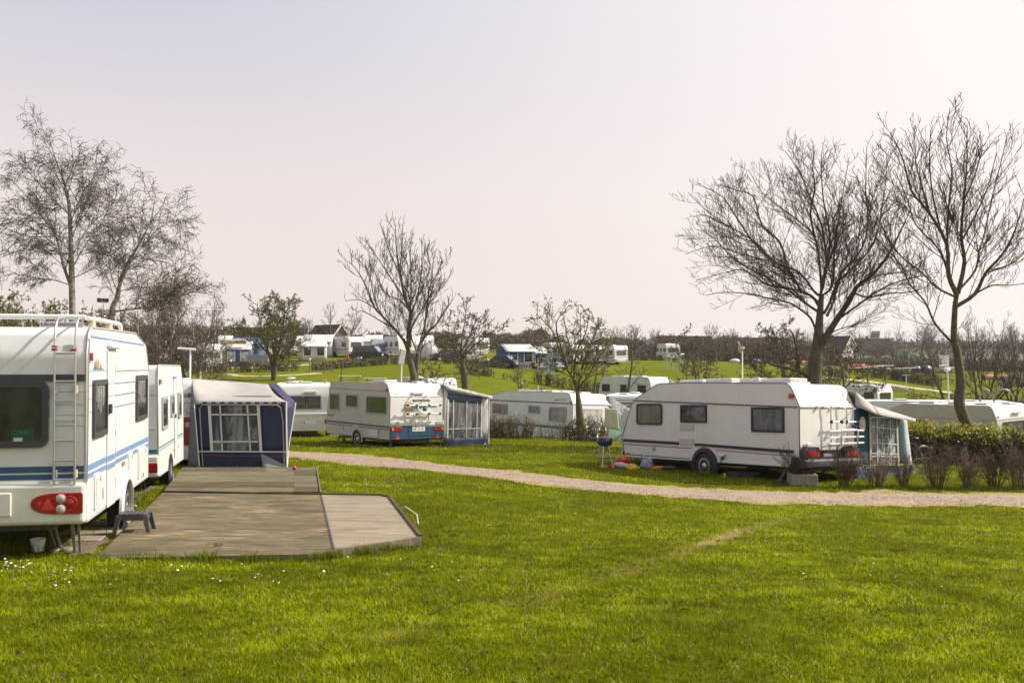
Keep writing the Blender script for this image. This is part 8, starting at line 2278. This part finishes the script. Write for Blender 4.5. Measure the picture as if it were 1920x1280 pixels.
wood('distant_thicket', [(-80, 190), (100, 180), (250, 185), (420, 190), (560, 200)], 5.0, 6, 8000, M['woodgreen'], .42, 2)
wood('distant_undergrowth', [(1230, 190), (1330, 190), (1450, 185), (1560, 178)], 5.2, 4, 8000, M['woodbrown'], .36, 3)
wood('field_hedgerow', [(1540, 168), (1700, 164), (1800, 160), (1960, 158)], 2.3, 2.5, 6000, M['woodbrown'], .28, 4)
wood('distant_scrub', [(640, 195), (760, 190), (860, 195), (920, 200)], 3.6, 5, 5000, M['woodgreen'], .40, 5)
wood('skyline_wood', [(1180, 1500), (1300, 1500), (1480, 1450)], 22, 30, 2500, M['woodfar'], 4.0, 6)
wood('skyline_copse', [(1500, 560), (1640, 590), (1800, 580), (1980, 560)], 6.5, 12, 4500, M['woodfar'], 1.0, 7)

# thin spring haze over the whole site
_zmin = float(ZZ.min()) - 1.0
m = MB(); m.box(-2600, 2600, -150, 2700, _zmin, 34)
_hz = bpy.data.materials.new('haze_air'); _hz.use_nodes = True; _t = _hz.node_tree
for n in list(_t.nodes):
    if n.type == 'BSDF_PRINCIPLED': _t.nodes.remove(n)
_pv = nd(_t, 'ShaderNodeVolumePrincipled'); _pv.inputs['Color'].default_value = (.93, .93, .97, 1); _pv.inputs['Density'].default_value = .00021; _pv.inputs['Anisotropy'].default_value = .35
_t.links.new(_pv.outputs[0], _t.nodes['Material Output'].inputs['Volume'])
tag(m.build('haze', _hz), kind='stuff')
# ------------------------------------------------------------------ lawn grass and daisies
M['blade'] = leafmat('grass_blades', (.085, .125, .001), (.385, .43, .003), .50, .5, (.52, .46, .20), .36)
M['bladelong'] = leafmat('long_grass_blades', (.075, .11, .004), (.18, .21, .012), .35, .55)
M['daisy'] = pm('daisy_white', (.8, .8, .78), rough=.7)
for k_ in ('blade', 'bladelong'): M[k_].node_tree.nodes['Principled BSDF'].inputs['Specular IOR Level'].default_value = .06
RS = np.random.RandomState(21)
def inpoly(x, y, poly):
    c = np.zeros(len(x), bool); n = len(poly)
    for i in range(n):
        x0, y0 = poly[i]; x1, y1 = poly[(i + 1) % n]
        k = ((y0 > y) != (y1 > y)) & (x < (x1 - x0) * (y - y0) / (y1 - y0 + 1e-12) + x0)
        c ^= k
    return c
POLYS = [[(DK(u, v).x, DK(u, v).y) for u, v in d] for d in DECKS] + [SOIL]
def body_rect(c, L, W_):
    mt = c.root.matrix_basis
    return [tuple((mt @ Vector(p))[:2]) for p in ((.15, -W_, 0), (L, -W_, 0), (L, W_, 0), (.15, W_, 0))]
UNDER = [body_rect(c1, 4.5, .95), body_rect(c2, 3.8, .95), body_rect(c7, 6.4, .85), body_rect(c5, 4.7, .9)]
WEAR = []
for (a, b), wd in ((((1255, 1045), (1425, 985)), .15), (((1090, 1092), (1250, 1047)), .07), (((930, 1150), (1080, 1096)), .06), (((700, 1205), (800, 1165)), .06), (((1425, 985), (1560, 962)), .06)):
    p, q = hits(*a), hits(*b); WEAR.append((p.x, p.y, q.x, q.y, wd if wd > .1 else wd * 3, 1.0 if wd > .1 else .38))
def wear_at(x, y):
    w_ = np.zeros(len(x))
    for x0, y0, x1, y1, wd, st_w in WEAR:
        dx, dy = x1 - x0, y1 - y0; L2 = dx * dx + dy * dy
        t = np.clip(((x - x0) * dx + (y - y0) * dy) / L2, 0, 1)
        d = np.hypot(x - x0 - t * dx, y - y0 - t * dy)
        w_ = np.maximum(w_, np.clip(1.3 - d / wd, 0, 1) * st_w)
    return w_
def lump(x, y, s, sd=0):
    """cheap smooth pseudo-noise in 0..1"""
    r = np.random.RandomState(sd); v = np.zeros(len(x))
    for k in range(7):
        a = r.uniform(0, 6.28); f = r.uniform(.5, 1.8) / s; ph = r.uniform(0, 6.28)
        v += np.sin((x * math.cos(a) + y * math.sin(a)) * f * 6.28 + ph + 1.5 * np.sin((x * math.sin(a) - y * math.cos(a)) * f * 2.7 + ph * 2))
    return .5 + v / 9
def scatter(y0, y1, dens, half=.60):
    area = half * (y1 * y1 - y0 * y0); n = int(area * dens)
    y = np.sqrt(RS.uniform(y0 * y0, y1 * y1, n)); x = RS.uniform(-half, half, n) * y
    return x, y
def clear_ground(x, y, roadpad=0.0, road_keep=.03):
    ok = np.ones(len(x), bool)
    for p in POLYS + UNDER: ok &= ~inpoly(x, y, p)
    near = (y > 15) & (y < 36)
    if near.any():
        xi, yi = x[near], y[near]; best = np.full(len(xi), 9.0)
        for k in range(0, len(ROADC), 2):
            best = np.minimum(best, np.hypot(xi - ROADC[k, 0], yi - ROADC[k, 1]) - ROADW[k])
        keep = best > (roadpad + .30 * (lump(xi, yi, .8, 4) - .45))
        keep &= (best > .55) | (RS.uniform(size=len(xi)) < .25 + .6 * lump(xi, yi, .7, 14))
        keep |= RS.uniform(size=len(xi)) < road_keep * (best > -.5)
        ok[near] &= keep
    ok &= RS.uniform(size=len(x)) > wear_at(x, y) * (.25 + .6 * lump(x, y, .5, 9))
    return ok
def blades(name, x, y, h, w_, lean, mat, segs=1):
    n = len(x)
    z = gsurf(x, y) - .004
    a = RS.uniform(0, 2 * PI, n); b = RS.uniform(0, 2 * PI, n)
    sx, sy = np.cos(a) * w_ / 2, np.sin(a) * w_ / 2
    lx, ly = np.cos(b) * lean * h, np.sin(b) * lean * h
    base = np.stack([x, y, z], -1)
    s = np.stack([sx, sy, np.zeros(n)], -1)
    if segs == 1:
        tip = base + np.stack([lx, ly, h], -1)
        V = np.stack([base - s, base + s, tip], 1).reshape(-1, 3)
        Fq = np.arange(3 * n).reshape(n, 3)
    else:
        mid = base + np.stack([lx * .35, ly * .35, h * .6], -1); tip = base + np.stack([lx * 1.2, ly * 1.2, h * .95], -1)
        V = np.stack([base - s, base + s, mid + s * .8, mid - s * .8, tip], 1).reshape(-1, 3)
        q = np.arange(n) * 5
        Fq = np.concatenate([np.stack([q, q + 1, q + 2], -1), np.stack([q, q + 2, q + 3], -1), np.stack([q + 3, q + 2, q + 4], -1)])
    return V, Fq
parts = []
def lay(y0, y1, dens, h, w_, lean, segs, half=.60, mat=None):
    x, y = scatter(y0, y1, dens, half)
    k = clear_ground(x, y); x, y = x[k], y[k]
    pt = lump(x, y, 2.2, 1) * .5 + lump(x, y, .6, 2) * .5
    k = RS.uniform(size=len(x)) < .45 + .75 * pt; x, y, pt = x[k], y[k], pt[k]
    hh = h * (.55 + .75 * pt) * RS.uniform(.6, 1.25, len(x))
    parts.append(blades('g', x, y, hh, w_ * RS.uniform(.7, 1.3, len(x)), lean * RS.uniform(.2, 1.4, len(x)), None, segs))
lay(3.2, 8, 4200, .042, .0048, .9, 2, .82)
lay(8, 13, 2400, .044, .0068, .9, 2, .72)
lay(13, 20, 1050, .046, .010, .85, 1, .68)
lay(20, 34, 430, .05, .016, .8, 1, .6)
lay(34, 62, 90, .06, .034, .8, 1, .58)
def joinparts(ps):
    off = 0; Vs, Fs = [], []
    for V, Fq in ps: Vs.append(V); Fs.append(Fq + off); off += len(V)
    return np.concatenate(Vs), np.concatenate(Fs)
V, Fq = joinparts(parts)
tag(np_mesh('grass', V, Fq, M['blade'], None, smooth=False), kind='stuff')
# longer tufts along the deck edge, by the trees, legs and stones
ps = []
def tuft_line(pts, n, spread, h, w_=.007):
    pts = np.array([(p.x, p.y) for p in pts]); t = RS.uniform(0, len(pts) - 1, n); k = np.minimum(t.astype(int), len(pts) - 2); f = (t - k)[:, None]
    q = pts[k] * (1 - f) + pts[k + 1] * f
    clump = lump(q[:, 0], q[:, 1], .35, 5)
    ok = RS.uniform(size=n) < np.clip(clump * 2 - .55, .05, 1)
    q = q[ok] + RS.normal(size=(ok.sum(), 2)) * spread; c_ = clump[ok]
    out = np.ones(len(q), bool)
    for p in POLYS[:3]: out &= ~inpoly(q[:, 0], q[:, 1], p)
    q, c_ = q[out], c_[out]
    if len(q): ps.append(blades('t', q[:, 0], q[:, 1], h * (.4 + c_) * RS.uniform(.4, 1.2, len(q)), np.full(len(q), w_), RS.uniform(.2, .9, len(q)), None, 2))
dpt = lambda u, v: DK(u, v)
tuft_line([dpt(180, 1048), dpt(400, 1044), dpt(575, 1041)], 1500, .05, .13); tuft_line([dpt(575, 1041), dpt(680, 1025), dpt(790, 1008)], 1300, .05, .12); tuft_line([dpt(790, 1008), dpt(731, 932)], 700, .06, .08); tuft_line([dpt(714, 928), dpt(600, 922)], 400, .05, .06); tuft_line([dpt(599, 921), dpt(592, 876)], 500, .05, .08)
tuft_line([hits(0, 1040), hits(50, 1036), hits(110, 1030)], 1100, .12, .13); tuft_line([hits(0, 1015), hits(60, 1012), hits(120, 1005)], 900, .3, .14); tuft_line([hits(238, 952), hits(268, 930)], 600, .12, .14); tuft_line([hits(300, 912), hits(318, 900)], 300, .15, .12)
tuft_line([hits(u, 917, 15, 40) for u in (1560, 1640, 1760, 1860, 1919)], 2600, .16, .12, .012); tuft_line([hits(u, 822, 30, 60) for u in (915, 1000, 1100, 1140)], 1800, .25, .16, .02)
for u, v in ((1100, 823), (672, 833), (1322, 893), (1500, 908)): tuft_line([hits(u - 8, v, 15, 60), hits(u + 8, v, 15, 60)], 260, .15, .13, .014)
V, Fq = joinparts(ps)
tag(np_mesh('long_grass', V, Fq, M['bladelong'], None, smooth=False), kind='stuff')
# daisies
cl = []
def daisies(u0, v0, u1, v1, n, clump=.6):
    a, b = hits(u0, v1), hits(u1, v0)
    for _ in range(n):
        u = RS.uniform(u0, u1); v = RS.uniform(v0, v1); p = hits(u, v, 4, 70)
        cl.append((p.x, p.y))
hits_fast = hits
daisies(0, 1062, 60, 1078, 16); daisies(0, 1055, 150, 1092, 26); daisies(100, 1060, 560, 1110, 22); daisies(640, 885, 780, 930, 22); daisies(800, 940, 1500, 1010, 14); daisies(1000, 838, 1130, 850, 30); daisies(640, 900, 760, 915, 14); daisies(1300, 1000, 1900, 1120, 8); daisies(560, 1040, 900, 1100, 10)
m = MB()
for x, y in cl:
    z = float(gsurf(x, y)) + RS.uniform(.035, .055); r = RS.uniform(.008, .013) * (1 + max(0, y - 15) * .02)
    tx, ty = RS.uniform(-.4, .4, 2)
    vs = [(x + r * math.cos(k * PI / 4), y + r * math.sin(k * PI / 4), z + r * (tx * math.cos(k * PI / 4) + ty * math.sin(k * PI / 4))) for k in range(8)]
    m.add(vs + [(x, y, z + .003)], [(k, (k + 1) % 8, 8) for k in range(8)])
tag(m.build('daisies', M['daisy']), kind='stuff')
# broad-leaved weed rosettes
Lw = MB(); rg = random.Random(31)
x, y = scatter(4.5, 17, .75, .62); k = clear_ground(x, y); x, y = x[k], y[k]
for a, b in zip(x, y):
    z = float(gsurf(a, b)); R0 = rg.uniform(.04, .09)
    for i in range(rg.randint(6, 10)):
        t = rg.uniform(0, 6.28); l = R0 * rg.uniform(.7, 1.2); cx_, sy_ = math.cos(t), math.sin(t); w_ = l * .2
        Lw.add([(a, b, z + .012), (a + cx_ * l * .55 - sy_ * w_, b + sy_ * l * .55 + cx_ * w_, z + .034), (a + cx_ * l, b + sy_ * l, z + .028), (a + cx_ * l * .55 + sy_ * w_, b + sy_ * l * .55 - cx_ * w_, z + .034)], [(0, 1, 2, 3)])
tag(Lw.build('lawn_weeds', M['bladelong']), kind='stuff')
# clover and low weed leaves in the lawn
x, y = scatter(4, 16, 26, .62); k = clear_ground(x, y); x, y = x[k], y[k]; k = lump(x, y, 1.6, 12) > .55; x, y = x[k], y[k]
Lw = LB()
for a, b in zip(x, y):
    for _ in range(5): Lw.add(Vector((a + RS.normal() * .03, b + RS.normal() * .03, float(gsurf(a, b)) + .025)), .013)
tag(Lw.build('clover', M['bladelong'], None, None, 5, .8), kind='stuff')
# fallen leaves and bits on the lawn
Lw = LB()
for u, v in ((832, 1150), (1460, 1010), (610, 1220), (700, 1170), (1340, 1190), (45, 1240), (30, 1238), (900, 1130), (1210, 960), (1600, 980), (1750, 1100), (520, 1190)):
    p = hits(u, v)
    for _ in range(2): Lw.add(Vector((p.x + RS.normal() * .03, p.y + RS.normal() * .03, p.z + .03)), .022)
tag(Lw.build('fallen_leaves', M['leafbrown'], None, None, 6, .7), kind='stuff')
# worn streaks in the ground material
nt = M['lawn'].node_tree; lk = nt.links.new
b = nt.nodes['Principled BSDF']; col = b.inputs['Base Color'].links[0].from_socket
tcn = nd(nt, 'ShaderNodeTexCoord'); nzw = nd(nt, 'ShaderNodeTexNoise', i_Scale=3.0, i_Detail=6); lk(tcn.outputs['Object'], nzw.inputs['Vector'])
for x0, y0, x1, y1, wd, st_w in WEAR:
    ang = math.atan2(y1 - y0, x1 - x0); L_ = math.hypot(x1 - x0, y1 - y0)
    mp = nd(nt, 'ShaderNodeMapping', vector_type='TEXTURE'); mp.inputs['Location'].default_value = ((x0 + x1) / 2, (y0 + y1) / 2, 0); mp.inputs['Rotation'].default_value = (0, 0, ang); mp.inputs['Scale'].default_value = (L_ * .55, wd * 1.5, 1)
    lk(tcn.outputs['Object'], mp.inputs[0])
    mul = nd(nt, 'ShaderNodeVectorMath', operation='MULTIPLY'); mul.inputs[1].default_value = (1, 1, 0); lk(mp.outputs[0], mul.inputs[0])
    ln = nd(nt, 'ShaderNodeVectorMath', operation='LENGTH'); lk(mul.outputs[0], ln.inputs[0])
    ad = nd(nt, 'ShaderNodeMath', operation='ADD'); lk(ln.outputs['Value'], ad.inputs[0])
    n2 = nd(nt, 'ShaderNodeMath', operation='MULTIPLY_ADD'); lk(nzw.outputs[0], n2.inputs[0]); n2.inputs[1].default_value = 1.6; n2.inputs[2].default_value = -.8; lk(n2.outputs[0], ad.inputs[1])
    mr_ = nd(nt, 'ShaderNodeMapRange'); mr_.inputs[1].default_value = 1.15; mr_.inputs[2].default_value = .1; mr_.inputs[4].default_value = st_w; lk(ad.outputs[0], mr_.inputs[0])
    mx = nd(nt, 'ShaderNodeMix', data_type='RGBA'); lk(mr_.outputs[0], mx.inputs[0]); lk(col, mx.inputs[6]); mx.inputs[7].default_value = (.30, .21, .10, 1)
    col = mx.outputs[2]
lk(col, b.inputs['Base Color'])
# ------------------------------------------------------------------ light, sky and camera
sun_el, sun_az = R(41), R(11)        # azimuth measured from +X towards +Y
sd = Vector((math.cos(sun_el) * math.cos(sun_az), math.cos(sun_el) * math.sin(sun_az), math.sin(sun_el)))
sl = bpy.data.lights.new('sun', 'SUN'); sl.energy = 5.0; sl.angle = R(.6); sl.color = (1.0, .93, .82)
so = bpy.data.objects.new('sun', sl); COL.objects.link(so)
so.rotation_euler = (-sd).to_track_quat('-Z', 'Y').to_euler()
so.location = sd * 50
w = bpy.data.worlds.new('World'); SC.world = w; w.use_nodes = True
nt = w.node_tree; bg = nt.nodes['Background']
sk = nd(nt, 'ShaderNodeTexSky', sky_type='NISHITA', sun_disc=False, sun_elevation=sun_el, sun_rotation=R(90) - sun_az, dust_density=4.0, air_density=1.2)
tc = nd(nt, 'ShaderNodeTexCoord')
sx = nd(nt, 'ShaderNodeSeparateXYZ'); nt.links.new(tc.outputs['Generated'], sx.inputs[0])
hz = nd(nt, 'ShaderNodeValToRGB'); e = hz.color_ramp.elements
k = 1.0
e[0].position = .0; e[0].color = (.95, .825, .765, 1)
e[1].position = .34; e[1].color = (.62, .62, .735, 1)
q = e.new(.16); q.color = (.87, .775, .76, 1)
for ps_, cl_ in ((.58, (.27, .31, .43, 1)), (1.0, (.17, .22, .36, 1))):
    qq = e.new(ps_); qq.color = cl_
nt.links.new(sx.outputs['Z'], hz.inputs[0])
vd = nd(nt, 'ShaderNodeVectorMath', operation='DOT_PRODUCT'); nt.links.new(tc.outputs['Generated'], vd.inputs[0]); vd.inputs[1].default_value = sd
mr = nd(nt, 'ShaderNodeMapRange'); mr.inputs[1].default_value = .05; mr.inputs[2].default_value = .80; mr.interpolation_type = 'SMOOTHSTEP'
nt.links.new(vd.outputs['Value'], mr.inputs[0])
m1 = nd(nt, 'ShaderNodeMix', data_type='RGBA'); nt.links.new(mr.outputs[0], m1.inputs[0]); nt.links.new(hz.outputs[0], m1.inputs[6]); m1.inputs[7].default_value = (1.10, 1.01, .965, 1)
sc_ = nd(nt, 'ShaderNodeVectorMath', operation='SCALE'); sc_.inputs['Scale'].default_value = 8.0; nt.links.new(m1.outputs[2], sc_.inputs[0])
m2 = nd(nt, 'ShaderNodeMix', data_type='RGBA'); m2.inputs[0].default_value = .96
nt.links.new(sk.outputs[0], m2.inputs[6]); nt.links.new(sc_.outputs[0], m2.inputs[7])
nt.links.new(m2.outputs[2], bg.inputs['Color']); bg.inputs['Strength'].default_value = .1
cam = bpy.data.cameras.new('camera'); co = bpy.data.objects.new('camera', cam); COL.objects.link(co)
cam.sensor_width = 36; cam.lens = 36 * F / 1920; cam.shift_y = (HZ - 640) / 1920; cam.clip_start = .1; cam.clip_end = 9000
co.location = (0, 0, 0); co.rotation_euler = (R(90), 0, 0)
SC.camera = co
SC.view_settings.view_transform = 'Standard'; SC.view_settings.look = 'None'; SC.view_settings.exposure = .34; SC.view_settings.gamma = 1
SC.view_settings.use_curve_mapping = False
SC.cycles.max_bounces = 6; SC.cycles.transparent_max_bounces = 24; SC.cycles.diffuse_bounces = 3
SC.cycles.use_adaptive_sampling = True

SC.cycles.volume_bounces = 0; SC.cycles.volume_step_rate = 10
